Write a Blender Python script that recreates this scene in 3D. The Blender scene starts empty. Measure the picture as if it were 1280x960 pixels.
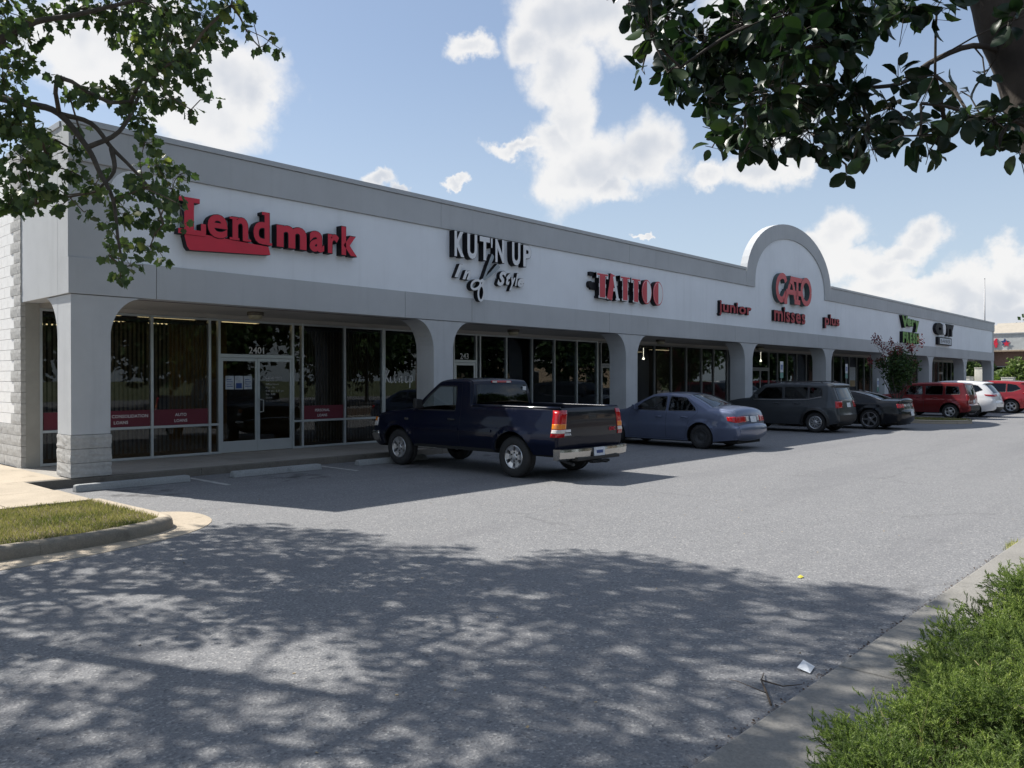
import bpy, bmesh, math, random
import numpy as np
from mathutils import Vector, Matrix
from mathutils.geometry import delaunay_2d_cdt
R = math.radians
random.seed(7); RNG = np.random.default_rng(7)
SC = bpy.context.scene; COL = SC.collection

# ------------------------------------------------------------------ camera
YAW = 42.65
CX, CY, CZ = -4.754, -14.263, 1.77
cam = bpy.data.objects.new('camera', bpy.data.cameras.new('camera')); COL.objects.link(cam)
cam.location = (CX, CY, CZ)
cam.rotation_euler = (R(90 - 0.29), R(0.0), R(YAW - 90))
cam.data.sensor_width = 36; cam.data.lens = 1003 / 1280 * 36
cam.data.clip_start = .05; cam.data.clip_end = 3000
SC.camera = cam
# ------------------------------------------------------------------ light
SUN = Vector((-1.54, 5.21, 6.08)).normalized()
sun = bpy.data.objects.new('sun', bpy.data.lights.new('sun', 'SUN')); COL.objects.link(sun)
sun.rotation_euler = SUN.to_track_quat('Z', 'Y').to_euler()
sun.location = (0, 0, 40)
sun.data.energy = 4.7; sun.data.angle = R(.53); sun.data.color = (1, .955, .885)
SC.view_settings.view_transform = 'Standard'; SC.view_settings.look = 'None'
SC.view_settings.exposure = 0.70; SC.view_settings.gamma = 1; SC.view_settings.use_curve_mapping = False
SC.cycles.use_denoising = True
SC.cycles.max_bounces = 8; SC.cycles.transparent_max_bounces = 24
SC.cycles.sample_clamp_indirect = 6

W = bpy.data.worlds.new('World'); SC.world = W; W.use_nodes = True

class NT:
    """small node-tree writer"""
    def __init__(s, t): s.t = t; s.n = t.nodes; s.l = t.links
    def add(s, typ, **k):
        n = s.n.new(typ)
        for a, v in k.items(): setattr(n, a, v)
        return n
    def set(s, sock, v):
        if isinstance(v, bpy.types.NodeSocket): s.l.new(v, sock)
        elif v is not None: sock.default_value = v
    def math(s, op, a, b=None, c=None, clamp=False):
        n = s.add('ShaderNodeMath', operation=op, use_clamp=clamp)
        s.set(n.inputs[0], a); s.set(n.inputs[1], b)
        if c is not None: s.set(n.inputs[2], c)
        return n.outputs[0]
    def vmath(s, op, a, b=None):
        n = s.add('ShaderNodeVectorMath', operation=op)
        s.set(n.inputs[0], a); s.set(n.inputs[1], b)
        return n.outputs[1] if op in ('LENGTH', 'DOT_PRODUCT', 'DISTANCE') else n.outputs[0]
    def noise(s, vec, scale, detail=4, rough=.55, col=False):
        n = s.add('ShaderNodeTexNoise'); s.set(n.inputs['Vector'], vec)
        n.inputs['Scale'].default_value = scale; n.inputs['Detail'].default_value = detail; n.inputs['Roughness'].default_value = rough
        return n.outputs[1] if col else n.outputs[0]
    def ramp(s, f, pts):
        n = s.add('ShaderNodeValToRGB'); s.set(n.inputs[0], f); e = n.color_ramp.elements
        while len(e) < len(pts): e.new(.5)
        for q, (p, c) in zip(e, pts):
            q.position = p; q.color = tuple(c) + (1,) if len(c) == 3 else c
        return n.outputs[0]
    def mix(s, f, a, b, mode='MIX'):
        n = s.add('ShaderNodeMix', data_type='RGBA', blend_type=mode)
        s.set(n.inputs[0], f); s.set(n.inputs[6], a if isinstance(a, bpy.types.NodeSocket) else tuple(a) + (1,)); s.set(n.inputs[7], b if isinstance(b, bpy.types.NodeSocket) else tuple(b) + (1,))
        return n.outputs[2]
    def sstep(s, v, lo, hi, a=0., b=1.):
        n = s.add('ShaderNodeMapRange', interpolation_type='SMOOTHSTEP')
        s.set(n.inputs[0], v); n.inputs[1].default_value = lo; n.inputs[2].default_value = hi; n.inputs[3].default_value = a; n.inputs[4].default_value = b
        return n.outputs[0]

def make_sky():
    t = NT(W.node_tree); t.n.clear()
    out = t.add('ShaderNodeOutputWorld'); bg = t.add('ShaderNodeBackground'); t.l.new(bg.outputs[0], out.inputs[0])
    bg.inputs[1].default_value = SKY_STRENGTH
    sky = t.add('ShaderNodeTexSky', sky_type='NISHITA', sun_disc=False)
    sky.sun_elevation = math.asin(SUN.z); sky.sun_rotation = math.atan2(SUN.x, SUN.y)
    sky.air_density = 1.0; sky.dust_density = .9; sky.ozone_density = 2.4
    gen = t.add('ShaderNodeTexCoord').outputs['Generated']
    sp = t.add('ShaderNodeSeparateXYZ'); t.l.new(gen, sp.inputs[0])
    az = t.math('ARCTAN2', sp.outputs[1], sp.outputs[0]); el = t.math('ARCSINE', sp.outputs[2])
    cv = t.add('ShaderNodeCombineXYZ'); t.l.new(az, cv.inputs[0]); t.l.new(el, cv.inputs[1]); p = cv.outputs[0]
    wn = t.vmath('SUBTRACT', t.noise(gen, 9, 6, .62, True), (.5, .5, .5))
    sc = t.add('ShaderNodeVectorMath', operation='SCALE'); t.l.new(wn, sc.inputs[0]); sc.inputs[3].default_value = .11
    pw = t.vmath('ADD', p, sc.outputs[0])
    def field(q):
        f = None
        for a, e, sa, se in CLOUDS:
            d = t.vmath('LENGTH', t.vmath('MULTIPLY', t.vmath('SUBTRACT', q, (a, e, 0)), (1 / sa, 1 / se, 0)))
            f = d if f is None else t.math('MINIMUM', f, d)
        return t.math('SUBTRACT', 1., f)
    f = field(pw)
    puff = t.noise(gen, 10, 11, .62)
    fine = t.math('MULTIPLY', t.math('SUBTRACT', puff, .5), 1.6)
    dens = t.math('ADD', t.math('MULTIPLY', f, 1.9), fine)
    # the same kind of scattered cumulus for the rest of the sky, away from the part of it listed above
    away = t.sstep(t.math('ABSOLUTE', t.math('SUBTRACT', az, R(YAW))), .66, 1.1)
    up = t.sstep(el, .46, .75)
    sel = t.math('MAXIMUM', away, up)
    gd = t.math('ADD', t.math('MULTIPLY', t.math('SUBTRACT', t.noise(gen, 3.2, 8, .58), .505), 4.5), t.math('MULTIPLY', sel, 1.))
    gd = t.math('SUBTRACT', gd, 1.)
    dens = t.math('MAXIMUM', dens, gd)
    alpha = t.sstep(dens, -.12, .85)
    alpha = t.math('MULTIPLY', alpha, t.sstep(el, .0, .05))
    # billows: compare the cloud with itself a little further towards the sun
    toward = t.vmath('ADD', gen, (SUN.x * .035, SUN.y * .035, SUN.z * .05))
    relief = t.math('SUBTRACT', t.noise(toward, 7, 4, .5), t.noise(gen, 7, 4, .5))
    shade = t.math('ADD', t.math('MULTIPLY', relief, 2.6), t.math('MULTIPLY', t.sstep(dens, .5, 1.7), .36))
    shade = t.math('MULTIPLY', t.sstep(shade, .0, .75), .9)
    ccol = t.mix(shade, (5.75, 5.7, 5.65), (3.7, 3.95, 4.4))
    # milky air low over the horizon
    hz = t.sstep(el, .0, .45, .62, .06)
    base = t.mix(.5, sky.outputs[0], (1.95, 2.5, 3.5))
    base = t.mix(hz, base, (4.1, 4.8, 5.4))
    col = t.mix(t.math('MULTIPLY', alpha, .93), base, ccol)
    t.l.new(col, bg.inputs[0])
SKY_STRENGTH = .10
CLOUDS = [(0.6946, 0.4254, 0.0837, 0.054), (0.6351, 0.4277, 0.0936, 0.0471), (0.5862, 0.4046, 0.0792, 0.0535), (0.7344, 0.3965, 0.0473, 0.0406), (0.6946, 0.3617, 0.0566, 0.0513), (0.6797, 0.3127, 0.0431, 0.054), (0.6946, 0.2857, 0.0608, 0.0297), (0.7444, 0.2815, 0.0406, 0.0122), (0.6499, 0.2618, 0.0832, 0.0565), (0.6204, 0.2331, 0.0466, 0.0242), (0.5716, 0.2684, 0.0551, 0.0506), (0.6846, 0.2532, 0.0472, 0.0337), (0.5001, 0.24, 0.0332, 0.021), (0.4492, 0.2431, 0.0595, 0.0284), (0.4086, 0.2533, 0.0362, 0.0204), (1.0712, 0.3445, 0.0703, 0.0615), (1.1065, 0.3027, 0.071, 0.0506), (1.0532, 0.3337, 0.0368, 0.0516), (1.2227, 0.352, 0.0959, 0.054), (1.1578, 0.3622, 0.0681, 0.0496), (0.9045, 0.2441, 0.0237, 0.0133), (0.8782, 0.2356, 0.0159, 0.008), (0.818, 0.2427, 0.0162, 0.0067), (0.8041, 0.3917, 0.0296, 0.0189), (0.3606, 0.1694, 0.0349, 0.0401), (0.3822, 0.1435, 0.0473, 0.0253), (0.3352, 0.1319, 0.0512, 0.031), (0.3062, 0.1213, 0.0499, 0.0294), (0.2661, 0.1537, 0.0362, 0.0288), (0.2819, 0.1374, 0.0487, 0.0194), (0.1907, 0.1182, 0.0313, 0.0322), (0.209, 0.0983, 0.0451, 0.0326), (0.2428, 0.0872, 0.0728, 0.0261), (0.298, 0.0986, 0.0661, 0.0195), (0.198, 0.0765, 0.0592, 0.0289), (0.4537, 0.418, 0.0621, 0.0518), (0.391, 0.3206, 0.0358, 0.019), (0.4265, 0.2899, 0.061, 0.0205), (0.5862, 0.1706, 0.0105, 0.004)]
make_sky()

# ------------------------------------------------------------------ materials
MATS = {}
def srgb(r, g, b):
    return tuple(((c / 255 + .055) / 1.055) ** 2.4 if c > 10 else c / 255 / 12.92 for c in (r, g, b))
def mat(name, color, rough=.6, metal=0., var=.12, vscale=3., bump=0., bscale=60., coat=0., spec=.5, grime=0., emit=None, dark=None):
    """principled material with large-scale and small-scale colour variation and fine relief"""
    if name in MATS: return MATS[name]
    m = bpy.data.materials.new(name); m.use_nodes = True; t = NT(m.node_tree)
    b = t.n['Principled BSDF']; co = t.add('ShaderNodeTexCoord').outputs['Object']
    v = t.noise(co, vscale, 6, .6)
    lo = tuple(c * (1 - var) for c in color); hi = tuple(min(1, c * (1 + var)) for c in color)
    c = t.ramp(v, [(.3, lo), (.7, hi)])
    if grime:
        st = t.add('ShaderNodeMapping'); st.inputs['Scale'].default_value = (2.2, 2.2, .18); t.l.new(co, st.inputs[0])
        g = t.sstep(t.noise(st.outputs[0], 2.0, 5, .6), .5, .75)
        c = t.mix(t.math('MULTIPLY', g, grime), c, dark or tuple(q * .45 for q in color))
    t.l.new(c, b.inputs['Base Color'])
    b.inputs['Roughness'].default_value = rough; b.inputs['Metallic'].default_value = metal
    b.inputs['Specular IOR Level'].default_value = spec
    if coat: b.inputs['Coat Weight'].default_value = coat; b.inputs['Coat Roughness'].default_value = .04
    if bump:
        bp = t.add('ShaderNodeBump'); bp.inputs['Strength'].default_value = bump; bp.inputs['Distance'].default_value = .01
        t.l.new(t.noise(co, bscale, 4, .6), bp.inputs['Height']); t.l.new(bp.outputs[0], b.inputs['Normal'])
    if emit:
        b.inputs['Emission Color'].default_value = tuple(emit[0]) + (1,); b.inputs['Emission Strength'].default_value = emit[1]
    MATS[name] = m
    return m
def glass(name, tint, refl=1.0, rough=.0):
    m = bpy.data.materials.new(name); m.use_nodes = True; t = NT(m.node_tree); t.n.clear()
    o = t.add('ShaderNodeOutputMaterial'); mx = t.add('ShaderNodeMixShader'); tr = t.add('ShaderNodeBsdfTransparent'); gl = t.add('ShaderNodeBsdfGlossy')
    tr.inputs[0].default_value = tuple(tint) + (1,); gl.inputs['Roughness'].default_value = rough; gl.inputs[0].default_value = (.92, .95, .97, 1)
    co = t.add('ShaderNodeTexCoord').outputs['Object']
    bp = t.add('ShaderNodeBump'); bp.inputs['Strength'].default_value = .02; bp.inputs['Distance'].default_value = .02
    t.l.new(t.noise(co, 1.2, 2, .5), bp.inputs['Height']); t.l.new(bp.outputs[0], gl.inputs['Normal'])
    fr = t.add('ShaderNodeFresnel'); bk = t.add('ShaderNodeNewGeometry').outputs['Backfacing']
    t.l.new(t.math('MULTIPLY_ADD', bk, 1 / 1.52 - 1.52, 1.52), fr.inputs[0])   # the same pane from either side
    t.l.new(t.math('MULTIPLY', fr.outputs[0], refl, clamp=True), mx.inputs[0])
    t.l.new(tr.outputs[0], mx.inputs[1]); t.l.new(gl.outputs[0], mx.inputs[2]); t.l.new(mx.outputs[0], o.inputs[0])
    MATS[name] = m
    return m
def leafmat(name, ramp, rough=.45, trans=.3, attr='tint'):
    m = bpy.data.materials.new(name); m.use_nodes = True; t = NT(m.node_tree); t.n.clear()
    o = t.add('ShaderNodeOutputMaterial'); b = t.add('ShaderNodeBsdfPrincipled'); tl = t.add('ShaderNodeBsdfTranslucent'); mx = t.add('ShaderNodeMixShader')
    if attr: f = t.add('ShaderNodeAttribute', attribute_name=attr).outputs['Fac']
    else: f = t.add('ShaderNodeObjectInfo').outputs['Random']
    c = t.ramp(f, ramp)
    t.l.new(c, b.inputs['Base Color']); b.inputs['Roughness'].default_value = rough; b.inputs['Specular IOR Level'].default_value = .35
    t.l.new(t.mix(1., c, (1.15, 1.35, .7), 'MULTIPLY'), tl.inputs[0])
    mx.inputs[0].default_value = trans
    t.l.new(b.outputs[0], mx.inputs[1]); t.l.new(tl.outputs[0], mx.inputs[2]); t.l.new(mx.outputs[0], o.inputs[0])
    MATS[name] = m
    return m
def asphalt(name):
    m = bpy.data.materials.new(name); m.use_nodes = True; t = NT(m.node_tree); b = t.n['Principled BSDF']
    co = t.add('ShaderNodeTexCoord').outputs['Object']
    big = t.noise(co, .22, 6, .62); mid = t.noise(co, 2.3, 5, .6); fine = t.noise(co, 52, 4, .72)
    vo = t.add('ShaderNodeTexVoronoi'); vo.inputs['Scale'].default_value = 62; t.l.new(co, vo.inputs['Vector'])
    vs = t.add('ShaderNodeSeparateColor'); t.l.new(vo.outputs['Color'], vs.inputs[0])
    c = t.ramp(big, [(.3, (.166, .170, .180)), (.52, (.198, .202, .212)), (.72, (.225, .227, .235))])
    c = t.mix(.35, c, t.ramp(mid, [(.25, (.146, .15, .158)), (.75, (.243, .245, .252))]))
    c = t.mix(.5, c, t.ramp(fine, [(.32, (.08, .08, .084)), (.55, (.2, .2, .2)), (.72, (.36, .35, .34))]))
    c = t.mix(t.sstep(vs.outputs[0], .84, .98, 0, .5), c, (.42, .41, .39))
    c = t.mix(t.sstep(vs.outputs[1], .85, .98, 0, .5), c, (.05, .05, .055))
    ln = t.add('ShaderNodeMapping'); ln.inputs['Scale'].default_value = (.05, .55, 1); t.l.new(co, ln.inputs[0])   # wear along the driving lane
    c = t.mix(t.math('MULTIPLY', t.sstep(t.noise(ln.outputs[0], 1.6, 5, .6), .47, .68), .34), c, (.13, .13, .138))
    c = t.mix(t.math('MULTIPLY', t.sstep(t.noise(co, .9, 6, .7), .60, .72), .28), c, (.11, .11, .115))
    # oil drips along the parking bays
    sp = t.add('ShaderNodeSeparateXYZ'); t.l.new(co, sp.inputs[0])
    bay = t.math('SUBTRACT', t.math('MODULO', t.math('ADD', sp.outputs[0], 100 * 2.75 - 1.95), 2.75), 1.37)
    d = t.math('ADD', t.math('POWER', t.math('DIVIDE', bay, .62), 2.), t.math('POWER', t.math('DIVIDE', t.math('ADD', sp.outputs[1], 1.5), .75), 2.))
    oil = t.math('MULTIPLY', t.sstep(d, 1.3, .1), t.sstep(t.noise(co, 2.6, 5, .65), .44, .66))
    c = t.mix(t.math('MULTIPLY', oil, .75), c, (.03, .03, .033))
    # thin cracks
    vc = t.add('ShaderNodeTexVoronoi', feature='DISTANCE_TO_EDGE'); vc.inputs['Scale'].default_value = .23
    wv = t.vmath('ADD', co, t.vmath('MULTIPLY', t.noise(co, 1.4, 4, .6, True), (.9, .9, 0))); t.l.new(wv, vc.inputs['Vector'])
    crack = t.math('MULTIPLY', t.sstep(vc.outputs[0], .010, .003), t.sstep(t.noise(co, .35, 2), .5, .6))
    c = t.mix(t.math('MULTIPLY', crack, .2), c, (.05, .05, .052))
    t.l.new(c, b.inputs['Base Color']); b.inputs['Roughness'].default_value = .86; b.inputs['Specular IOR Level'].default_value = .3
    bp = t.add('ShaderNodeBump'); bp.inputs['Strength'].default_value = .4; bp.inputs['Distance'].default_value = .010
    h = t.math('ADD', t.math('MULTIPLY', fine, .7), t.math('MULTIPLY', vo.outputs['Distance'], 1.2))
    t.l.new(h, bp.inputs['Height']); t.l.new(bp.outputs[0], b.inputs['Normal'])
    MATS[name] = m
    return m
def concrete(name, color, bump=.35):
    m = bpy.data.materials.new(name); m.use_nodes = True; t = NT(m.node_tree); b = t.n['Principled BSDF']
    co = t.add('ShaderNodeTexCoord').outputs['Object']
    c = t.ramp(t.noise(co, 1.1, 7, .65), [(.28, tuple(q * .68 for q in color)), (.52, color), (.75, tuple(q * 1.16 for q in color))])
    c = t.mix(.4, c, t.ramp(t.noise(co, 48, 3, .7), [(.3, tuple(q * .55 for q in color)), (.7, tuple(q * 1.3 for q in color))]))
    st = t.sstep(t.noise(co, 3.1, 6, .7), .56, .72)
    c = t.mix(t.math('MULTIPLY', st, .5), c, tuple(q * .38 for q in color))
    t.l.new(c, b.inputs['Base Color']); b.inputs['Roughness'].default_value = .88; b.inputs['Specular IOR Level'].default_value = .25
    bp = t.add('ShaderNodeBump'); bp.inputs['Strength'].default_value = bump; bp.inputs['Distance'].default_value = .01
    t.l.new(t.noise(co, 60, 5, .65), bp.inputs['Height']); t.l.new(bp.outputs[0], b.inputs['Normal'])
    MATS[name] = m
    return m
M = MATS
asphalt('asphalt')
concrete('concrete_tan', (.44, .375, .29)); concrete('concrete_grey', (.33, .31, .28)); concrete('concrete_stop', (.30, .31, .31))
concrete('kerb_dark', (.17, .155, .135)); concrete('kerb_weathered', (.24, .215, .175), .5); concrete('concrete_strip', (.25, .24, .22), .5)
mat('soil', (.10, .075, .05), .95, var=.4, vscale=8, bump=.6, bscale=30)
mat('earth_green', (.085, .10, .04), .95, var=.35, vscale=.6, bump=.5, bscale=20)
mat('stucco_grey', (.455, .47, .485), .85, var=.07, vscale=.7, bump=.25, bscale=220, grime=.13)
mat('stucco_white', (.79, .825, .87), .85, var=.05, vscale=.6, bump=.22, bscale=220, grime=.10)
mat('stucco_pillar', (.49, .505, .52), .85, var=.07, vscale=1.2, bump=.25, bscale=220, grime=.15)
mat('coping_metal', (.40, .41, .42), .45, metal=.3, var=.05)
mat('joint_dark', (.07, .07, .075), .9, var=.1)
mat('soffit', (.42, .40, .37), .8, var=.07, vscale=1.5)
mat('soffit_trim', (.16, .14, .14), .7, var=.1)
mat('block_grey', (.42, .415, .40), .92, var=.16, vscale=14, bump=.8, bscale=26, grime=.2)
mat('block_white', (.80, .79, .77), .9, var=.04, vscale=5, bump=.35, bscale=26, grime=.08)
mat('wall_plain', (.30, .295, .27), .9, var=.12, vscale=2, bump=.2, grime=.25)
mat('mortar', (.30, .295, .28), .95, var=.1, bump=.3)
mat('roofing', (.22, .22, .22), .9)
mat('aluminium', (.52, .56, .58), .38, metal=.75, var=.05)
mat('aluminium_grey', (.30, .31, .31), .45, metal=.6, var=.06)
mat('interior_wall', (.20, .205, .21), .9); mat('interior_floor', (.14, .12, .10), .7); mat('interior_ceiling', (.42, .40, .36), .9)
mat('wood_panel', (.34, .25, .13), .6, var=.2, vscale=2)
mat('blind_cloth', (.62, .58, .48), .8, var=.2, vscale=4)
mat('lamp_tube', (.9, .85, .7), .5, emit=((1, .74, .36), 1.8))
mat('lamp_panel', (.9, .85, .7), .5, emit=((1, .78, .45), .7))
mat('lamp_dot', (.9, .9, .8), .5, emit=((1, .9, .7), 5.))
mat('fixture_body', (.10, .085, .065), .5, var=.1); mat('fixture_lens', (.35, .32, .22), .35, var=.1)
mat('banner_red', (.115, .009, .022), .5, var=.05); mat('print_white', (.75, .75, .74), .6, var=.02)
mat('poster', (.42, .46, .5), .6, var=.25, vscale=14); mat('print_grey', (.45, .45, .45), .6)
mat('sign_red', (.62, .022, .05), .42, var=.06, spec=.5); mat('sign_black', (.010, .010, .014), .6, var=.2, spec=.25)
mat('sign_white', (.74, .75, .77), .5, var=.03); mat('sign_maroon', (.38, .022, .035), .5, var=.08)
mat('sign_tattoo', (.56, .05, .07), .5, var=.08); mat('sign_rose', (.60, .09, .10), .5, var=.08); mat('sign_edge', (.06, .085, .09), .5)
mat('sign_green', (.13, .29, .045), .5, var=.3, vscale=5); mat('sign_steel', (.30, .34, .37), .4, metal=.3, var=.1)
mat('sign_blue', (.02, .06, .22), .5); mat('star_blue', (.02, .05, .16), .5)
mat('rubber', (.022, .022, .023), .75, var=.25, vscale=18, bump=.3, bscale=90)
mat('alloy', (.62, .62, .63), .3, metal=.85, var=.06); mat('alloy_dark', (.26, .26, .27), .35, metal=.7)
mat('steel_wheel', (.045, .047, .05), .6, metal=.3, var=.2)
mat('chrome', (.50, .49, .47), .16, metal=1., var=.03)
mat('plastic_black', (.02, .02, .021), .55, var=.15, bump=.15); mat('under_black', (.012, .012, .012), .9)
mat('car_inside', (.05, .05, .052), .85, var=.2)
mat('lamp_red', (.42, .008, .012), .15, coat=.6, var=.15, vscale=25); mat('lamp_amber', (.75, .22, .015), .15, coat=.6, var=.1)
mat('lamp_clear', (.62, .60, .58), .12, coat=.6, var=.1); mat('plate_white', (.62, .66, .72), .4, var=.15, vscale=18)
def paint(n, c, metal=.55, rough=.34, coat=.8, spec=.4): return mat(n, c, rough, metal=metal, var=.05, vscale=1.5, coat=coat, spec=spec)
paint('paint_navy', (.002, .0045, .017), .0, .3, .38, .12); paint('paint_tailgate', (.007, .009, .016), .0, .3, .5, .2); paint('paint_blue', (.125, .15, .23), .5, .34, .7, .3); paint('paint_graphite', (.055, .061, .068), .4, .34, .5, .25)
paint('paint_black', (.007, .008, .010), .0, .25, .4, .15); paint('paint_maroon', (.19, .016, .018)); paint('paint_white', (.74, .74, .75), .0); paint('paint_red', (.33, .02, .025))
glass('shop_glass', (.50, .52, .53), .95); glass('car_glass', (.38, .42, .42), 1.1); glass('car_glass_dark', (.06, .065, .07), 1.0)
glass('car_glass_door', (.60, .64, .64), 1.2)
mat('brick', (.20, .125, .10), .9, var=.2, vscale=9, bump=.4); mat('band_white', (.46, .47, .46), .8); mat('tan_wall', (.36, .28, .20), .85)
mat('cream_roof', (.36, .325, .27), .8); mat('pole_metal', (.30, .30, .31), .5, metal=.5); mat('cabinet_white', (.68, .66, .58), .6)
mat('line_paint', (.38, .38, .365), .8, var=.3, vscale=9); mat('sticker_white', (.7, .72, .74), .5); mat('hc_blue', (.03, .12, .38), .5); mat('hc_green', (.16, .34, .28), .5)
mat('bark', (.085, .072, .06), .9, var=.35, vscale=9, bump=.9, bscale=22); mat('bark_myrtle', (.045, .037, .031), .85, var=.6, vscale=5, bump=.5, bscale=14)
mat('twig', (.10, .075, .055), .9, var=.3); mat('dry_twig', (.36, .28, .17), .9, var=.25); mat('mulch', (.075, .05, .035), .95, var=.5, vscale=30, bump=1., bscale=40)
leafmat('leaf_maple', [(0, (.045, .072, .038)), (.5, (.072, .110, .050)), (.85, (.12, .16, .058)), (1, (.20, .21, .07))], .45, .42)
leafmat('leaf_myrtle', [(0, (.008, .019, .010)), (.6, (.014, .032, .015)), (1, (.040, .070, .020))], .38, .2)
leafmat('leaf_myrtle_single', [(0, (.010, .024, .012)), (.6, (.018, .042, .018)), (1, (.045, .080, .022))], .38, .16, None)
leafmat('leaf_juniper', [(0, (.034, .055, .022)), (.4, (.115, .165, .048)), (.75, (.235, .295, .080)), (1, (.38, .42, .14))], .65, .38)
leafmat('leaf_far', [(0, (.016, .038, .014)), (.5, (.038, .075, .022)), (1, (.085, .13, .035))], .6, .25)
leafmat('leaf_light', [(0, (.05, .085, .025)), (.5, (.10, .15, .04)), (1, (.19, .23, .08))], .6, .3)
leafmat('blossom', [(0, (.08, .015, .022)), (.6, (.16, .03, .045)), (1, (.30, .09, .10))], .7, .3)
leafmat('grass', [(0, (.07, .095, .03)), (.35, (.13, .145, .05)), (.65, (.25, .22, .10)), (1, (.38, .31, .17))], .8, .35)
leafmat('straw', [(0, (.30, .30, .10)), (1, (.42, .40, .20))], .7, .3)

# ------------------------------------------------------------------ mesh helpers
class MB:
    def __init__(s): s.v = []; s.f = []; s.m = []
    def face(s, pts, m=0):
        k = len(s.v); s.v += [tuple(p) for p in pts]; s.f.append(tuple(range(k, k + len(pts)))); s.m.append(m)
    def add(s, vs, fs, m=0):
        k = len(s.v); s.v += [tuple(p) for p in vs]
        for f in fs: s.f.append(tuple(i + k for i in f)); s.m.append(m)
    def box(s, x0, x1, y0, y1, z0, z1, m=0):
        s.add([(x0, y0, z0), (x1, y0, z0), (x1, y1, z0), (x0, y1, z0), (x0, y0, z1), (x1, y0, z1), (x1, y1, z1), (x0, y1, z1)],
              [(0, 3, 2, 1), (4, 5, 6, 7), (0, 1, 5, 4), (1, 2, 6, 5), (2, 3, 7, 6), (3, 0, 4, 7)], m)
    def prism(s, poly, y0, y1, m=0, ms=None):
        """(x,z) polygon, counter-clockwise seen from -y, extruded from y0 (front) to y1"""
        n = len(poly); ms = m if ms is None else ms
        s.face([(x, y0, z) for x, z in poly], m); s.face([(x, y1, z) for x, z in reversed(poly)], ms)
        for i in range(n):
            (a, b), (c, d) = poly[i], poly[(i + 1) % n]
            s.face([(a, y0, b), (a, y1, b), (c, y1, d), (c, y0, d)], ms)
    def tube(s, pts, rad, n=6, m=0, cap=True):
        pts = [Vector(p) for p in pts]; k0 = len(s.v); N = len(pts)
        rad = rad if isinstance(rad, (list, tuple)) else [rad] * N
        up = Vector((.31, .17, .93))
        for i, p in enumerate(pts):
            d = (pts[min(i + 1, N - 1)] - pts[max(i - 1, 0)]).normalized()
            a = d.cross(up); a = a.normalized() if a.length > .05 else d.cross(Vector((1, 0, 0))).normalized(); b = d.cross(a)
            for j in range(n):
                q = 2 * math.pi * j / n; s.v.append(tuple(p + (a * math.cos(q) + b * math.sin(q)) * rad[i]))
        for i in range(N - 1):
            for j in range(n):
                s.f.append((k0 + i * n + j, k0 + i * n + (j + 1) % n, k0 + (i + 1) * n + (j + 1) % n, k0 + (i + 1) * n + j)); s.m.append(m)
        if cap:
            s.f.append(tuple(k0 + j for j in range(n - 1, -1, -1))); s.m.append(m); s.f.append(tuple(k0 + (N - 1) * n + j for j in range(n))); s.m.append(m)
    def lathe(s, prof, c=(0, 0, 0), axis='z', n=24, m=0):
        k0 = len(s.v); N = len(prof)
        for r, h in prof:
            for j in range(n):
                q = 2 * math.pi * j / n; a, b = r * math.cos(q), r * math.sin(q)
                p = (a, b, h) if axis == 'z' else (a, h, b)
                s.v.append((c[0] + p[0], c[1] + p[1], c[2] + p[2]))
        for i in range(N - 1):
            for j in range(n):
                f = (k0 + i * n + j, k0 + i * n + (j + 1) % n, k0 + (i + 1) * n + (j + 1) % n, k0 + (i + 1) * n + j)
                s.f.append(f if axis == 'z' else f[::-1]); s.m.append(m)
    def mesh(s, name, mats, smooth=False, auto=None):
        me = bpy.data.meshes.new(name); me.from_pydata(s.v, [], s.f)
        for q in mats: me.materials.append(M[q])
        if len(mats) > 1: me.polygons.foreach_set('material_index', s.m)
        if smooth: me.polygons.foreach_set('use_smooth', [True] * len(s.f))
        me.validate(); me.update()
        return me
def tag(o, label=None, cat=None, group=None, kind=None):
    if label: o['label'] = label
    if cat: o['category'] = cat
    if group: o['group'] = group
    if kind: o['kind'] = kind
    return o
def link(name, me, parent=None, bevel=0, seg=2):
    o = bpy.data.objects.new(name, me); COL.objects.link(o)
    if parent is not None:
        o.parent = parent
        if parent.get('_root'): o.matrix_parent_inverse = Matrix.Translation(-parent.location)
    if bevel:
        b = o.modifiers.new('bevel', 'BEVEL'); b.width = bevel; b.segments = seg; b.limit_method = 'ANGLE'; b.angle_limit = R(40)
    return o
def obj(name, mb, mats, parent=None, smooth=False, bevel=0, seg=2):
    mats = [mats] if isinstance(mats, str) else mats
    return link(name, mb.mesh(name, mats, smooth), parent, bevel, seg)
def thing(name, label, cat, loc=(0, 0, 0), group=None, world=True):
    """Empty at the base of a thing; with world=True its parts are given in world coordinates"""
    o = bpy.data.objects.new(name, None); COL.objects.link(o); o.location = loc; o.empty_display_size = .2
    if world: o['_root'] = 1
    return tag(o, label, cat, group)
def box(name, x0, x1, y0, y1, z0, z1, mats, parent=None, bevel=0):
    b = MB(); b.box(x0, x1, y0, y1, z0, z1); return obj(name, b, mats, parent, bevel=bevel)
def cat_rom(pts, n=6, closed=False):
    P = [np.array(p, float) for p in pts]; out = []; N = len(P)
    rng = range(N) if closed else range(N - 1)
    for i in rng:
        p0 = P[i - 1] if (closed or i > 0) else P[0] * 2 - P[1]; p1 = P[i]; p2 = P[(i + 1) % N]
        p3 = P[(i + 2) % N] if (closed or i + 2 < N) else p2 * 2 - p1
        for k in range(n):
            t = k / n; out.append(tuple(.5 * (2 * p1 + (p2 - p0) * t + (2 * p0 - 5 * p1 + 4 * p2 - p3) * t * t + (3 * p1 - p0 - 3 * p2 + p3) * t ** 3)))
    if not closed: out.append(tuple(P[-1]))
    return out
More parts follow.
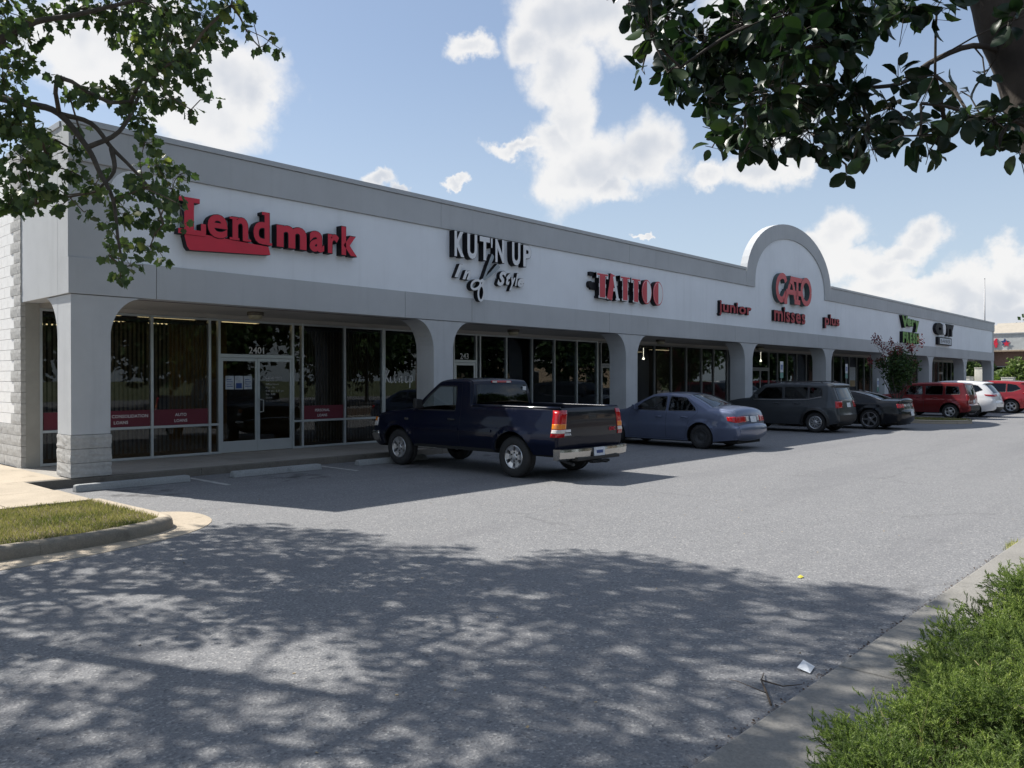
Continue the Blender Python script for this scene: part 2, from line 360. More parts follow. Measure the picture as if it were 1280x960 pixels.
def np_mesh(name, V, F, mats, tint=None, smooth=False):
    me = bpy.data.meshes.new(name); V = np.asarray(V, np.float32); F = np.asarray(F, np.int32)
    me.vertices.add(len(V)); me.vertices.foreach_set('co', V.ravel())
    me.loops.add(F.size); me.loops.foreach_set('vertex_index', F.ravel())
    me.polygons.add(len(F)); me.polygons.foreach_set('loop_start', np.arange(0, F.size, F.shape[1], dtype=np.int32))
    try: me.polygons.foreach_set('loop_total', np.full(len(F), F.shape[1], np.int32))
    except Exception: pass
    for q in mats: me.materials.append(M[q])
    if smooth: me.polygons.foreach_set('use_smooth', np.ones(len(F), bool))
    if tint is not None:
        a = me.attributes.new('tint', 'FLOAT', 'POINT'); a.data.foreach_set('value', np.asarray(tint, np.float32))
    me.update(); me.validate()
    return me
def scatter(name, tv, tf, pos, fwd, nrm, size, mats, tint, parent=None, smooth=False):
    """copies of one leaf template joined in one mesh; fwd = leaf axis, nrm = approximate leaf normal"""
    tv = np.asarray(tv, float); tf = np.asarray(tf); n = len(pos)
    f = fwd / np.maximum(np.linalg.norm(fwd, axis=1, keepdims=True), 1e-6)
    s = np.cross(f, nrm); s /= np.maximum(np.linalg.norm(s, axis=1, keepdims=True), 1e-6); u = np.cross(s, f)
    V = pos[:, None, :] + size[:, None, None] * (tv[None, :, 0:1] * s[:, None, :] + tv[None, :, 1:2] * f[:, None, :] + tv[None, :, 2:3] * u[:, None, :])
    F = tf[None] + (np.arange(n) * len(tv))[:, None, None]
    me = np_mesh(name, V.reshape(-1, 3), F.reshape(-1, tf.shape[1]), mats, np.repeat(tint, len(tv)), smooth)
    return link(name, me, parent)
def unit(a): return a / np.maximum(np.linalg.norm(a, axis=-1, keepdims=True), 1e-6)

# lettering ---------------------------------------------------------
def glyphs(text, extrude=.05, offset=0., res=3, shear=0.):
    cu = bpy.data.curves.new('lettering', 'FONT'); cu.body = text; cu.extrude = extrude; cu.offset = offset; cu.resolution_u = res; cu.shear = shear
    ob = bpy.data.objects.new('lettering', cu); me = bpy.data.meshes.new_from_object(ob)
    v = np.array([q.co for q in me.vertices]); f = [tuple(p.vertices) for p in me.polygons]; nz = [p.normal.z for p in me.polygons]
    bpy.data.objects.remove(ob); bpy.data.curves.remove(cu); bpy.data.meshes.remove(me)
    return v, f, nz
def letter_mb(mb, text, x0, x1, z0, z1, yf, yb, mf=0, ms=1, offset=0., shear=0., own=True):
    """lettering fitted to the box x0..x1, z0..z1, front face at y=yf, back at yb"""
    v, f, nz = glyphs(text, .05, offset, 4, shear)
    a, b = v.min(0), v.max(0); w = (v - a) / (b - a)
    P = np.stack([x0 + w[:, 0] * (x1 - x0), yb + w[:, 2] * (yf - yb), z0 + w[:, 1] * (z1 - z0)], 1); k = len(mb.v)
    mb.v += [tuple(p) for p in P]
    for q, n in zip(f, nz): mb.f.append(tuple(i + k for i in q)); mb.m.append(mf if n > .7 else ms)
def letter(text, x0, x1, z0, z1, yf, yb, mats, parent, name='letter', offset=0., shear=0., extra=()):
    mb = MB(); letter_mb(mb, text, x0, x1, z0, z1, yf, yb, offset=offset, shear=shear)
    for e in extra: mb.box(*e[:6])
    for e in extra: pass
    return obj(name, mb, mats, parent)
def print_line(mb, text, xc, zc, h, y, d=.002, w=None, shear=0., offset=0., m=0):
    v, f, nz = glyphs(text, .0, offset, 2, shear); a, b = v.min(0), v.max(0); cap = .7
    sx = h / cap if w is None else w / (b[0] - a[0]); sz = h / cap; k = len(mb.v)
    mb.v += [(xc + (p[0] - (a[0] + b[0]) / 2) * sx, y, zc + (p[1] - .35) * sz) for p in v]
    for q, n in zip(f, nz):
        mb.f.append(tuple(i + k for i in q)); mb.m.append(m)
def stroke(mb, pts, w, yf, yb, m=0, ms=1):
    """flat brush stroke along (x,z) points, extruded"""
    P = [np.array(p) for p in pts]; L = []; Rr = []
    for i, p in enumerate(P):
        d = P[min(i + 1, len(P) - 1)] - P[max(i - 1, 0)]; d = d / max(1e-9, np.hypot(*d)); n = np.array((-d[1], d[0]))
        ww = w if not isinstance(w, (list, tuple)) else w[0] + (w[1] - w[0]) * i / (len(P) - 1)
        L.append(p + n * ww / 2); Rr.append(p - n * ww / 2)
    k = len(mb.v); n = len(P)
    for a, b in zip(L, Rr): mb.v += [(a[0], yf, a[1]), (b[0], yf, b[1]), (a[0], yb, a[1]), (b[0], yb, b[1])]
    for i in range(n - 1):
        a = k + i * 4; b = a + 4
        for q, mm in (((a, a + 1, b + 1, b), m), ((a + 3, a + 2, b + 2, b + 3), ms), ((a + 2, a, b, b + 2), ms), ((a + 1, a + 3, b + 3, b + 1), ms)): mb.f.append(q); mb.m.append(mm)
    e = k + (n - 1) * 4
    for q in ((k, k + 2, k + 3, k + 1), (e, e + 1, e + 3, e + 2)): mb.f.append(q); mb.m.append(ms)

# ------------------------------------------------------------------ ground
b = MB(); b.face([(-900, -900, -.03), (1500, -900, -.03), (1500, 1500, -.03), (-900, 1500, -.03)])
tag(obj('ground', b, 'earth_green'), kind='structure')
b = MB(); b.face([(-60, -12.42, 0), (220, -12.42, 0), (220, 90, 0), (-60, 90, 0)])
lot = tag(obj('parking_lot', b, 'asphalt'), kind='structure')
b = MB(); b.face([(-60, -52, 0), (220, -52, 0), (220, -19, 0), (-60, -19, 0)])
tag(obj('road', b, 'asphalt'), kind='structure')
SW = .14
walk = MB(); walk.box(-.74, 64.9, 0.02, 2.6, -.05, SW - .03)
sidewalk = tag(obj('sidewalk', walk, 'concrete_grey'), kind='structure')
rr = random.Random(3)
def slab(x0, x1, y0, y1, parent, m='concrete_grey', z=SW, nm='slab'):
    g = .006; dz = rr.uniform(-.002, .002)
    return box(nm, x0 + g, x1 - g, y0 + g, y1 - g, -.04, z + dz, m, parent, bevel=.008)
x = -.74
for i in range(44):
    x1 = x + (1.5 if i else 1.2)
    slab(x, min(x1, 64.9), .16, 2.62, sidewalk); x = x1
    if x > 64.8: break
x = -.74
for i in range(30):
    slab(x, min(x + 3.0, 64.9), 0.0, .16, sidewalk, 'kerb_dark', SW + .001, 'kerb'); x += 3.0
    if x > 64.8: break
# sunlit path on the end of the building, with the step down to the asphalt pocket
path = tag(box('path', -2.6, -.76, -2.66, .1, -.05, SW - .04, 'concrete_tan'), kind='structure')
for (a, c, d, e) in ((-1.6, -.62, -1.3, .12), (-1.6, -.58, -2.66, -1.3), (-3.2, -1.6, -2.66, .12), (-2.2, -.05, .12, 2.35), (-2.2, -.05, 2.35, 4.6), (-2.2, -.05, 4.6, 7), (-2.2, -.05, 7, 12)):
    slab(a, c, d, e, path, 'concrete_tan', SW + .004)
b = MB()
for X, y0, y1 in [(1.95, -.2, -1.6), (4.7, -.2, -1.45)] :
    b.box(X - .045, X + .045, y1, y0, .0, .004)
tag(obj('painted_line', b, 'line_paint'), kind='structure')

# island with kerb and gutter --------------------------------------
face = cat_rom([(-.41, -2.6), (-.39, -3.4), (-.36, -4.3), (-.42, -4.75), (-.72, -5.04), (-1.2, -5.22), (-1.7, -5.32), (-2.4, -5.36), (-4, -5.38), (-9, -5.4)], 5)
def offset_path(P, d):
    out = []
    for i, p in enumerate(P):
        a, c = np.array(P[max(i - 1, 0)]), np.array(P[min(i + 1, len(P) - 1)]); t = (c - a) / np.linalg.norm(c - a); n = np.array((-t[1], t[0]))
        out.append(tuple(np.array(p) + n * d))
    return out
def kerb_mesh(P, h=.14, wtop=.17):
    b = MB(); n = len(P)
    rings = [(0.0, -.05), (-.005, .03), (-.018, h * .72), (-.04, h * .93), (-.07, h), (-wtop, h + .004), (-wtop - .005, -.03)]
    Q = [offset_path(P, o) for o, z in rings]
    for r, (o, z) in enumerate(rings):
        for p in Q[r]: b.v.append((p[0], p[1], z))
    for r in range(len(rings) - 1):
        for i in range(n - 1): b.f.append((r * n + i, r * n + i + 1, (r + 1) * n + i + 1, (r + 1) * n + i)); b.m.append(0)
    return b
island = thing('parking_island', 'curved kerbed grass island at the left corner of the parking lot', 'traffic island', (-3, -4, 0))
seg = [0, 16, 27, 33, len(face) - 1]
for a, c in zip(seg, seg[1:]):
    P = face[a:c + 1]
    # sections butt with a hairline joint
    P = [P[0]] + P[1:-1] + [tuple(np.array(P[-1]) + (np.array(P[-2]) - np.array(P[-1])) * .02)]
    obj('kerb', kerb_mesh(P), 'concrete_tan' if a == 0 else 'kerb_weathered', island, smooth=True)
inner = face[15:]
outer = cat_rom([(-.36, -3.42), (.0, -3.58), (.22, -3.86), (.20, -4.4), (-.02, -4.85), (-.48, -5.25), (-1.08, -5.5), (-1.7, -5.66), (-2.4, -5.73), (-4, -5.77), (-9, -5.8)], 5)
def resample(P, n):
    P = np.array(P); L = np.r_[0, np.cumsum(np.hypot(*np.diff(P, axis=0).T))]; s = np.linspace(0, L[-1], n)
    return np.stack([np.interp(s, L, P[:, 0]), np.interp(s, L, P[:, 1])], 1)
def gutter(i0, i1):
    b = MB()
    I, O = gin[i0:i1 + 1], gout[i0:i1 + 1]
    for p in I: b.v.append((p[0], p[1], .012))
    for p in O: b.v.append((p[0], p[1], .006))
    for p in O: b.v.append((p[0], p[1], -.03))
    n = len(I)
    for i in range(n - 1): b.f += [(i, n + i, n + i + 1, i + 1), (n + i, 2 * n + i, 2 * n + i + 1, n + i + 1)]; b.m += [0, 0]
    return b
gi_path = face[13:]
nI = 60
gout = resample(outer, nI)
gin = []
fd = resample(gi_path, 400)
last = 0
for i, p in enumerate(gout):
    d = np.hypot(*(fd - p).T); d[:last] = 9; j = int(np.argmin(d)); last = j; gin.append(fd[j])
gin = np.array(gin)
for a, c in ((0, 11), (11, 27), (27, 59)):
    obj('gutter', gutter(a, c), 'concrete_tan', island)
ins = offset_path(face, -.168)
b = MB(); b.v = [(p[0], p[1], .115) for p in ins] + [(-9, -2.67, .115)]; b.f = [tuple(range(len(b.v) - 1, -1, -1))]; b.m = [0]
obj('turf_soil', b, 'soil', island)
def in_poly(pts, poly):
    x, y = pts[:, 0], pts[:, 1]; r = np.zeros(len(pts), bool); n = len(poly)
    for i in range(n):
        (x1, y1), (x2, y2) = poly[i], poly[i - 1]
        if y1 == y2: continue
        r ^= ((y1 > y) != (y2 > y)) & (x < (x2 - x1) * (y - y1) / (y2 - y1) + x1)
    return r
def grass_patch(name, poly, z, n, h, label=None, bare=.0, m='grass', parent=None):
    P = np.array(poly); q = RNG.uniform(P.min(0), P.max(0), (n, 2)); q = q[in_poly(q, poly)]
    pat = np.sin(q[:, 0] * 3.1 + 1.3 * np.sin(q[:, 1] * 2.3)) * np.sin(q[:, 1] * 3.7 + q[:, 0] * 1.7) + RNG.normal(0, .35, len(q))
    q = q[pat > -1.1 + bare]; pat = pat[pat > -1.1 + bare]; n = len(q)
    pos = np.c_[q, np.full(n, z)]; a = RNG.uniform(0, 6.28, n); lean = RNG.uniform(.1, .9, n)
    fwd = np.c_[np.cos(a) * lean, np.sin(a) * lean, np.ones(n)]; nr = np.c_[np.cos(a + 1.5), np.sin(a + 1.5), np.zeros(n)]
    tv = [(-.055, 0, 0), (.055, 0, 0), (.04, .6, .05), (0, 1, .16), (-.04, .6, .05)]; tf = [(0, 1, 2), (0, 2, 4), (4, 2, 3)]
    tint = np.clip(.60 - .28 * pat + RNG.normal(0, .16, n), 0, 1)
    return scatter(name, tv, tf, pos, fwd, nr, h * RNG.uniform(.5, 1.3, n), [m], tint, parent)
tag(grass_patch('turf', [p for p in ins if p[0] > -6] + [(-6, -2.67)], .113, 42000, .055, parent=island), kind='stuff')
# far kerbed island between the parked cars
isl2 = thing('parking_island', 'narrow far grass island beside the dark red vehicle with a kerb round it', 'traffic island', (31.9, -3, 0))
fp = cat_rom([(30.6, -.2), (30.5, -2), (30.5, -4.2), (30.7, -5.2), (31.6, -5.9), (32.6, -5.7), (33.1, -5), (33.2, -4), (33.2, -2), (33.2, -.2)], 4)
fq = fp[::-1]
obj('kerb', kerb_mesh(fq), 'concrete_tan', isl2, smooth=True)
b = MB(); b.v = [(p[0], p[1], .115) for p in fp]; b.f = [tuple(range(len(fp)))]; b.m = [0]; obj('turf_soil', b, 'earth_green', isl2)
tag(grass_patch('turf', [(p[0] * .9 + 3.19, p[1]) for p in fp], .11, 7000, .09, parent=isl2), kind='stuff')
# near kerb: flat concrete strip in front of the planting bed
bed = tag(box('kerb_strip', -60, 220, -13.08, -12.42, -.1, .0, 'kerb_dark'), kind='structure')
xx = -9.0
while xx < 40:
    L = 3.05
    box('slab', xx + .004, xx + L - .004, -13.07, -12.425, -.06, .045 + rr.uniform(-.003, .003), 'concrete_strip', bed, bevel=.018); xx += L
b = MB(); NX = 90
xs = np.linspace(-30, 60, NX); ys = np.linspace(-19.2, -13.06, 16)
for yy in ys:
    for xq in xs: b.v.append((xq, yy, .02 + .10 * min(1, (-13.06 - yy) / 1.2) + .03 * math.sin(xq * 1.7) * math.sin(yy * 2.1) * min(1, (-13.06 - yy))))
for j in range(15):
    for i in range(NX - 1): b.f.append((j * NX + i, j * NX + i + 1, (j + 1) * NX + i + 1, (j + 1) * NX + i)); b.m.append(0)
tag(obj('planting_bed', b, 'mulch', smooth=True), kind='structure')
# concrete wheel stops
def wheel_stop(x0, x1, yc, label):
    b = MB(); pr = [(-.10, 0), (.10, 0), (.085, .06), (.06, .115), (-.06, .115), (-.085, .06)]
    for xx_, sc_ in ((x0, .92), (x0 + .05, 1), (x1 - .05, 1), (x1, .92)):
        for y, z in pr: b.v.append((xx_, yc + y * sc_, z * sc_))
    for s in range(3):
        for i in range(6): b.f.append((s * 6 + i, (s + 1) * 6 + i, (s + 1) * 6 + (i + 1) % 6, s * 6 + (i + 1) % 6)); b.m.append(0)
    b.f += [(0, 1, 2, 3, 4, 5), (23, 22, 21, 20, 19, 18)]; b.m += [0, 0]
    o = obj('wheel_stop', b, 'concrete_stop', bevel=.012)
    tag(o, label, 'wheel stop', 'concrete wheel stops along the shop front')
wheel_stop(-.13, 1.72, -.62, 'grey concrete wheel stop in front of the corner pillar')
wheel_stop(2.5, 4.36, -.68, 'pale concrete wheel stop facing the white double doors, left of the pickup')
wheel_stop(5.25, 7.1, -.70, 'concrete wheel stop at the front wheels of the dark blue pickup')
for k, X in enumerate((13.6, 22.0, 25.3)):
    wheel_stop(X, X + 1.83, -.62, ['concrete wheel stop under the nose of the blue sedan', 'concrete wheel stop under the nose of the grey boxy vehicle', 'concrete wheel stop under the nose of the black coupe'][k])

# ------------------------------------------------------------------ building
shop = thing('strip_mall_building', 'long single storey grey and white shopping building with arched arcade and rounded parapet gable', 'building', (0, 2, 0))
P0 = 7.97; PW = .62; PD = .64; ZB = 3.2; XE = 64.38
# pillars: shaft with flared head, split-face block foot
def flare_poly(x0, x1, l, r, zb, zt, rx=.56, rz=.72):
    poly = [(x0, zb), (x1, zb)]
    if r:
        for i in range(1, 11):
            q = math.pi / 2 * i / 10; poly.append((x1 + rx * (1 - math.cos(q)), zt - rz + rz * math.sin(q)))
    else: poly.append((x1, zt))
    if l:
        for i in range(10, -1, -1):
            q = math.pi / 2 * i / 10; poly.append((x0 - rx * (1 - math.cos(q)), zt - rz + rz * math.sin(q)))
    else: poly.append((x0, zt))
    return [p for i, p in enumerate(poly) if p != poly[i - 1]]
for k in range(9):
    x0 = P0 * k + .04; x1 = x0 + PW
    if k == 8: x1 = XE - .02; x0 = x1 - PW
    foot = SW + .72
    b = MB(); b.prism(flare_poly(x0, x1, k > 0, k < 8, foot, ZB - .012), .02, PD)
    if k in (0, 8):   # end pillars also flare sideways, into the end arches
        sx0, sx1 = (x0 - .003, x0 + .5) if k == 0 else (x1 - .5, x1 + .003)
        pl = [(PD - .02, 2.45)] + [(PD + .62 * (1 - math.cos(math.pi / 2 * i / 10)), ZB - .013 - .72 + .72 * math.sin(math.pi / 2 * i / 10)) for i in range(11)] + [(PD - .02, ZB - .013)]
        n = len(pl); kk = len(b.v)
        for X in (sx0, sx1): b.v += [(X, y, z) for y, z in pl]
        b.f += [tuple(kk + i for i in range(n))[::-1], tuple(kk + n + i for i in range(n))]
        b.f += [(kk + i, kk + (i + 1) % n, kk + n + (i + 1) % n, kk + n + i) for i in range(n)]; b.m += [0] * (n + 2)
    p = obj('pillar', b, 'stucco_pillar', shop, bevel=.012)
    for c in range(4):
        z0 = (SW - .02 if c == 0 else SW + .015 + .235 * (c - 1) + .0); z1 = SW + .015 if c == 0 else z0 + .227
        if c == 0: bb = MB(); bb.box(x0 + .03, x1 - .03, .05, PD - .03, z0 - .1, z1 + .7); obj('core', bb, 'mortar', p); continue
        bm = bmesh.new(); bmesh.ops.create_cube(bm, size=1)
        bmesh.ops.subdivide_edges(bm, edges=bm.edges[:], cuts=4 if k < 2 else 1, use_grid_fill=True)
        e = .018; rq = random.Random(k * 7 + c)
        for v in bm.verts:
            f = v.co.copy(); out = max(abs(f.x), abs(f.y)) > .49 and abs(f.z) < .49
            j = rq.uniform(-.003, .010) if out else 0
            v.co = ((x0 + x1) / 2 + f.x * (PW + .02) + (j if f.x > .49 else -j if f.x < -.49 else 0), PD / 2 + .01 + f.y * (PD + .0) + (-j if f.y < -.49 else j if f.y > .49 else 0), (z0 + z1) / 2 + f.z * (z1 - z0))
        me = bpy.data.meshes.new('block'); bm.to_mesh(me); bm.free(); me.materials.append(M['block_grey']); link('block', me, p)
# fascia: grey bottom band in panels, white sign field with rounded ends, grey top band, metal coping
FB = (.36 - .36)
joints = [.0, 1.44, 7.12, 9.26, 15.08, 17.18, 23.11, 25.1, 31.0, 33.2, 39, 41.1, 47, 49.1, 55, 57, XE]
for a, c in zip(joints, joints[1:]):
    box('fascia_panel', a + (.005 if a else 0), c - (.005 if c < XE else 0), 0, .3, ZB, 3.8, 'stucco_grey', shop, bevel=.004)
WL, WR, ZT = .66, XE - .5, 5.40
ARX0, ARX1, AZ = 24.70, 31.67, 6.02   # inner arch
def rounded(x0, x1, z0, z1, r, n=6):
    o = []
    for cx_, cz_, a0 in ((x0 + r, z0 + r, 180), (x1 - r, z0 + r, 270), (x1 - r, z1 - r, 0), (x0 + r, z1 - r, 90)):
        o += [(cx_ + r * math.cos(R(a0 + 90 * i / n)), cz_ + r * math.sin(R(a0 + 90 * i / n))) for i in range(n + 1)]
    return o
def arch_pts(x0, x1, zs, zt, n=28):
    c = (x0 + x1) / 2; a = (x1 - x0) / 2
    return [(c + a * math.cos(math.pi * i / n), zs + (zt - zs) * math.sin(math.pi * i / n) ** .94) for i in range(n + 1)]   # right to left
r_ = .42
field = [(WL + r_ - r_ * math.cos(R(90 * i / 6)), 3.803 + .0 + (.0)) for i in range(0)]
fieldp = []
# counter-clockwise: bottom-left corner, bottom-right, top-right, arch, top-left
def corner(cx_, cz_, a0, r, n=6): return [(cx_ + r * math.cos(R(a0 + 90 * i / n)), cz_ + r * math.sin(R(a0 + 90 * i / n))) for i in range(n + 1)]
fieldp += corner(WL + .12, 3.803 + .12, 180, .12) + corner(WR - .25, 3.803 + .25, 270, .25) + corner(WR - .25, ZT - .004 - .25, 0, .25)
fieldp += [(ARX1, ZT - .004)] + arch_pts(ARX0, ARX1, 5.62, 7.66) + [(ARX0, ZT - .004)] + corner(WL + r_, ZT - .004 - r_, 90, r_)
b = MB(); b.prism(fieldp, .018, .28); obj('sign_field', b, 'stucco_white', shop)
# grey frame behind and round the field: end margins and the arch ring
b = MB(); b.prism([(0, 3.8005), (1.2, 3.8005), (1.2, ZT - .003), (0, ZT - .003)], .022, .3); obj('fascia_end', b, 'stucco_grey', shop)
b = MB(); b.prism([(XE - .9, 3.8005), (XE, 3.8005), (XE, ZT - .003), (XE - .9, ZT - .003)], .022, .3); obj('fascia_end', b, 'stucco_grey', shop)
TX = [0, 8.2, 16.1, 23.95]; TY = [32.38, 40.2, 48.1, 56.1, XE]
for xs_ in (TX, TY):
    for a, c in zip(xs_, xs_[1:]):
        box('fascia_top', a + (.003 if a else 0), c - (.003 if c < XE else 0), -.03, .3, ZT, 5.985, 'stucco_grey', shop, bevel=.004)
        box('coping', a, c - .002, -.055, .34, 5.99, 6.09, 'coping_metal', shop, bevel=.006)
for X0, X1 in ((23.953, ARX0), (ARX1, 32.377)):
    box('fascia_top', X0, X1, -.03, .26, ZT, 5.62, 'stucco_grey', shop)
ring = arch_pts(23.95, 32.38, 5.62, 8.26) + arch_pts(ARX0, ARX1, 5.62, 7.66)[::-1]
b = MB(); n = 29; A = arch_pts(23.95, 32.38, 5.622, 8.26); I = arch_pts(ARX0, ARX1, 5.622, 7.66)
for y in (-.03, .26):
    b.v += [(x, y, z) for x, z in A] + [(x, y, z) for x, z in I]
for i in range(n - 1):
    b.f += [(i, n + i, n + i + 1, i + 1), (2 * n + i, 2 * n + i + 1, 3 * n + i + 1, 3 * n + i), (i, i + 1, 2 * n + i + 1, 2 * n + i), (n + i, 3 * n + i, 3 * n + i + 1, n + i + 1)]
b.m = [0] * len(b.f); obj('arch_trim', b, 'stucco_grey', shop)
b = MB(); b.prism(arch_pts(ARX0 - .1, ARX1 + .1, 5.5, 7.7), .262, .29); obj('arch_back', b, 'stucco_grey', shop)
# end return of the fascia, with its joint
box('fascia_end', .001, .30, .302, .50, ZB, 5.985, 'stucco_grey', shop); box('fascia_end', .001, .30, .508, 3.24, ZB, 5.985, 'stucco_grey', shop)
box('coping', -.02, .34, .345, 3.24, 5.99, 6.09, 'coping_metal', shop, bevel=.006)
box('fascia_end', XE - .3, XE - .001, .302, 3.24, ZB, 5.985, 'stucco_grey', shop)
box('soffit_trim', .31, XE - .31, .305, .42, ZB - .004, ZB + .2, 'soffit_trim', shop)
b = MB(); b.box(.31, XE - .31, .425, 2.6, ZB + .012, ZB + .1); obj('soffit', b, 'soffit', shop)
b = MB(); b.box(.02, XE, 2.62, 26, 5.2, 5.35); b.box(.31, XE - .31, .31, 3.2, 5.36, 5.5); obj('roof', b, 'roofing', shop)
# block wall on the left end: every block its own piece; painted white above and behind
wl = MB(); wl.box(.06, .28, 2.42, 26, 0, 5.98); end_wall = obj('end_wall', wl, 'block_white', shop)
box('pier_face', .061, .30, 2.395, 2.418, SW, ZB - .002, 'wall_plain', end_wall)
blk = {}
for c in range(29):
    z0 = SW + .004 + .2 * c
    off = 0 if c % 2 else .2
    y = 2.392
    first = True; ncol = 0
    while y < (9.5 if c < 16 else 7.5):
        w = .4 if not (first and off) else .2
        grey = z0 < .9 or y < 2.78
        key = (w, grey, rr.randrange(3))
        if key not in blk:
            bm = bmesh.new(); bmesh.ops.create_cube(bm, size=1); bmesh.ops.subdivide_edges(bm, edges=bm.edges[:], cuts=2, use_grid_fill=True)
            for v in bm.verts:
                j = rr.uniform(.0, .010) if (v.co.x < -.4 and abs(v.co.z) < .49) and (grey) else rr.uniform(0, .001) if v.co.x < -.4 else 0
                v.co = (v.co.x * .09 - j, v.co.y * (w - .007), v.co.z * .193)
            me = bpy.data.meshes.new('block'); bm.to_mesh(me); bm.free(); me.materials.append(M['block_grey' if grey else 'block_white']); blk[key] = me
        o = link('block', blk[key], end_wall); o.location = (.042 - (.012 if grey else 0) + shop.location.x, y + w / 2, z0 + .0965)
        y += w; first = False
rear = MB(); rear.box(.3, XE, 25.7, 26, 0, 5.6); rear.box(XE - .2, XE, 2.62, 25.7, 0, 5.6); obj('rear_wall', rear, 'block_grey', shop)
box('coping', .0, .3, 3.25, 26.02, 5.985, 6.06, 'coping_metal', shop)

# shop fronts ------------------------------------------------------
YS = 2.5
def D(x0, x1, leaves=1): return (x0, x1, leaves)
SHOPS = [
 dict(b=[.31, 1.22, 2.41, 3.66, 3.88, 5.73, 5.99, 7.21, 8.43], doors=[D(3.88, 5.73, 2)], rail=.79),
 dict(b=[8.43, 9.7, 10.75, 10.95, 11.85, 12.01, 13.15, 14.34, 15.45, 16.63, 17.8], doors=[D(10.95, 11.85)], rail=0),
 dict(b=[17.8, 17.99, 18.9, 19.1, 20.22, 21.42, 22.62, 23.77, 24.98, 25.99, 27.2, 28.3], doors=[D(17.99, 18.9)], rail=0),
 dict(b=[28.3, 29.46, 31.27, 32.22, 33.31, 34.43, 35.61, 36.8, 38, 39.19, 40.4, 41.55, 42.73, 43.95, 45.04, 46.2], doors=[D(29.46, 31.27, 2)], rail=0),
 dict(b=[46.2, 47.4, 48.4, 49.4, 50.6, 51.76, 52.95, 54.2, 55.5], doors=[D(48.4, 49.4)], rail=0),
 dict(b=[55.5, 56.75, 58.0, 59.2, 60.3, 61.4, 62.6, 64.1], doors=[D(59.2, 60.3)], rail=0)]
fm = .026
for si, S in enumerate(SHOPS):
    f = MB(); bs = S['b']; z0, z1 = SW + .05, 3.12
    fr = 'aluminium' if si < 2 else 'aluminium_grey'
    din = lambda a, c: any(abs(a - d[0]) < .02 and abs(c - d[1]) < .02 for d in S['doors'])
    for i, X in enumerate(bs):
        e0, e1 = (X, X + 2 * fm) if i == 0 else (X - 2 * fm, X) if i == len(bs) - 1 else (X - fm, X + fm)
        if i == 0 and si: e0 += .004
        f.box(e0, e1, YS - .06, YS + .05, SW + .002, z1)
    for a, c in zip(bs, bs[1:]):
        f.box(a + fm, c - fm, YS - .056, YS + .046, z1 - .05, z1 - .003)
        if din(a, c):
            f.box(a + fm, c - fm, YS - .058, YS + .046, 2.27, 2.35)
        else:
            f.box(a + fm, c - fm, YS - .056, YS + .046, SW + .003, z0)
            if S['rail']: f.box(a + fm, c - fm, YS - .056, YS + .046, S['rail'] - .025, S['rail'] + .025)
    front = obj('storefront_frame', f, fr, shop, bevel=.004)
    box('header', bs[0], bs[-1] - .003, YS - .055, YS + .05, z1 + .002, ZB + .01, 'soffit', front)
    def pane(a, c, za, zb):
        b = MB(); b.box(a, c, YS - .006, YS + .0, za, zb); obj('window_pane', b, 'shop_glass', front)
    for a, c in zip(bs, bs[1:]):
        a, c = a + fm + .001, c - fm - .001
        if din(a - fm, c + fm):
            pane(a, c, 2.352, z1 - .052)
            continue
        if S['rail']: pane(a, c, z0 + .001, S['rail'] - .026); pane(a, c, S['rail'] + .026, z1 - .052)
        else: pane(a, c, z0 + .001, z1 - .052)
    for x0, x1, lv in S['doors']:
        w = (x1 - x0 - 2 * fm - .01) / lv
        for l in range(lv):
            a = x0 + fm + .004 + l * (w + .003); c = a + w - .003; d = MB(); s = .055 if lv == 2 else .07
            za, zb = SW + .012, 2.266
            d.box(a, a + s, YS - .05, YS + .0, za, zb); d.box(c - s, c, YS - .05, YS, za, zb)
            d.box(a + s, c - s, YS - .049, YS - .001, za, za + .25); d.box(a + s, c - s, YS - .049, YS - .001, zb - .075, zb)
            door = obj('door', d, fr, shop, bevel=.004)
            g = MB(); g.box(a + s + .001, c - s - .001, YS - .03, YS - .024, za + .251, zb - .076); obj('door_pane', g, 'shop_glass', door)
            hx = (a + s * .5) if l == 1 else (c - s * .5) if lv == 1 else None
            if hx is not None:
                h = MB(); sg = 1 if l == 1 else -1
                h.tube([(hx, YS - .05, 1.02), (hx, YS - .11, 1.04), (hx + sg * .07, YS - .13, 1.05), (hx + sg * .07, YS - .13, 1.31), (hx, YS - .11, 1.32), (hx, YS - .05, 1.34)], .013, 6)
                obj('handle', h, 'aluminium', door, smooth=True)
    # room behind the glass
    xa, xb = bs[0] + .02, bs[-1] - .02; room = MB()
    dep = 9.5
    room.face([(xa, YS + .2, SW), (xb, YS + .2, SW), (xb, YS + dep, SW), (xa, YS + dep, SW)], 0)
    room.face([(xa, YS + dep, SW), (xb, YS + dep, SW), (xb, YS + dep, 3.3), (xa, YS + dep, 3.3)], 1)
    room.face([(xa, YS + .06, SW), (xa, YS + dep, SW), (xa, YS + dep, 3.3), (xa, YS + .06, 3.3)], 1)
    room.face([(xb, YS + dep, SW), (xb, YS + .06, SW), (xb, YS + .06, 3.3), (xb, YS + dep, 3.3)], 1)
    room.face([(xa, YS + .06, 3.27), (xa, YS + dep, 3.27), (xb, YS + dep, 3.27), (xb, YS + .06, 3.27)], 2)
    obj('shop_interior', room, ['interior_floor', 'interior_wall', 'interior_ceiling'], shop)
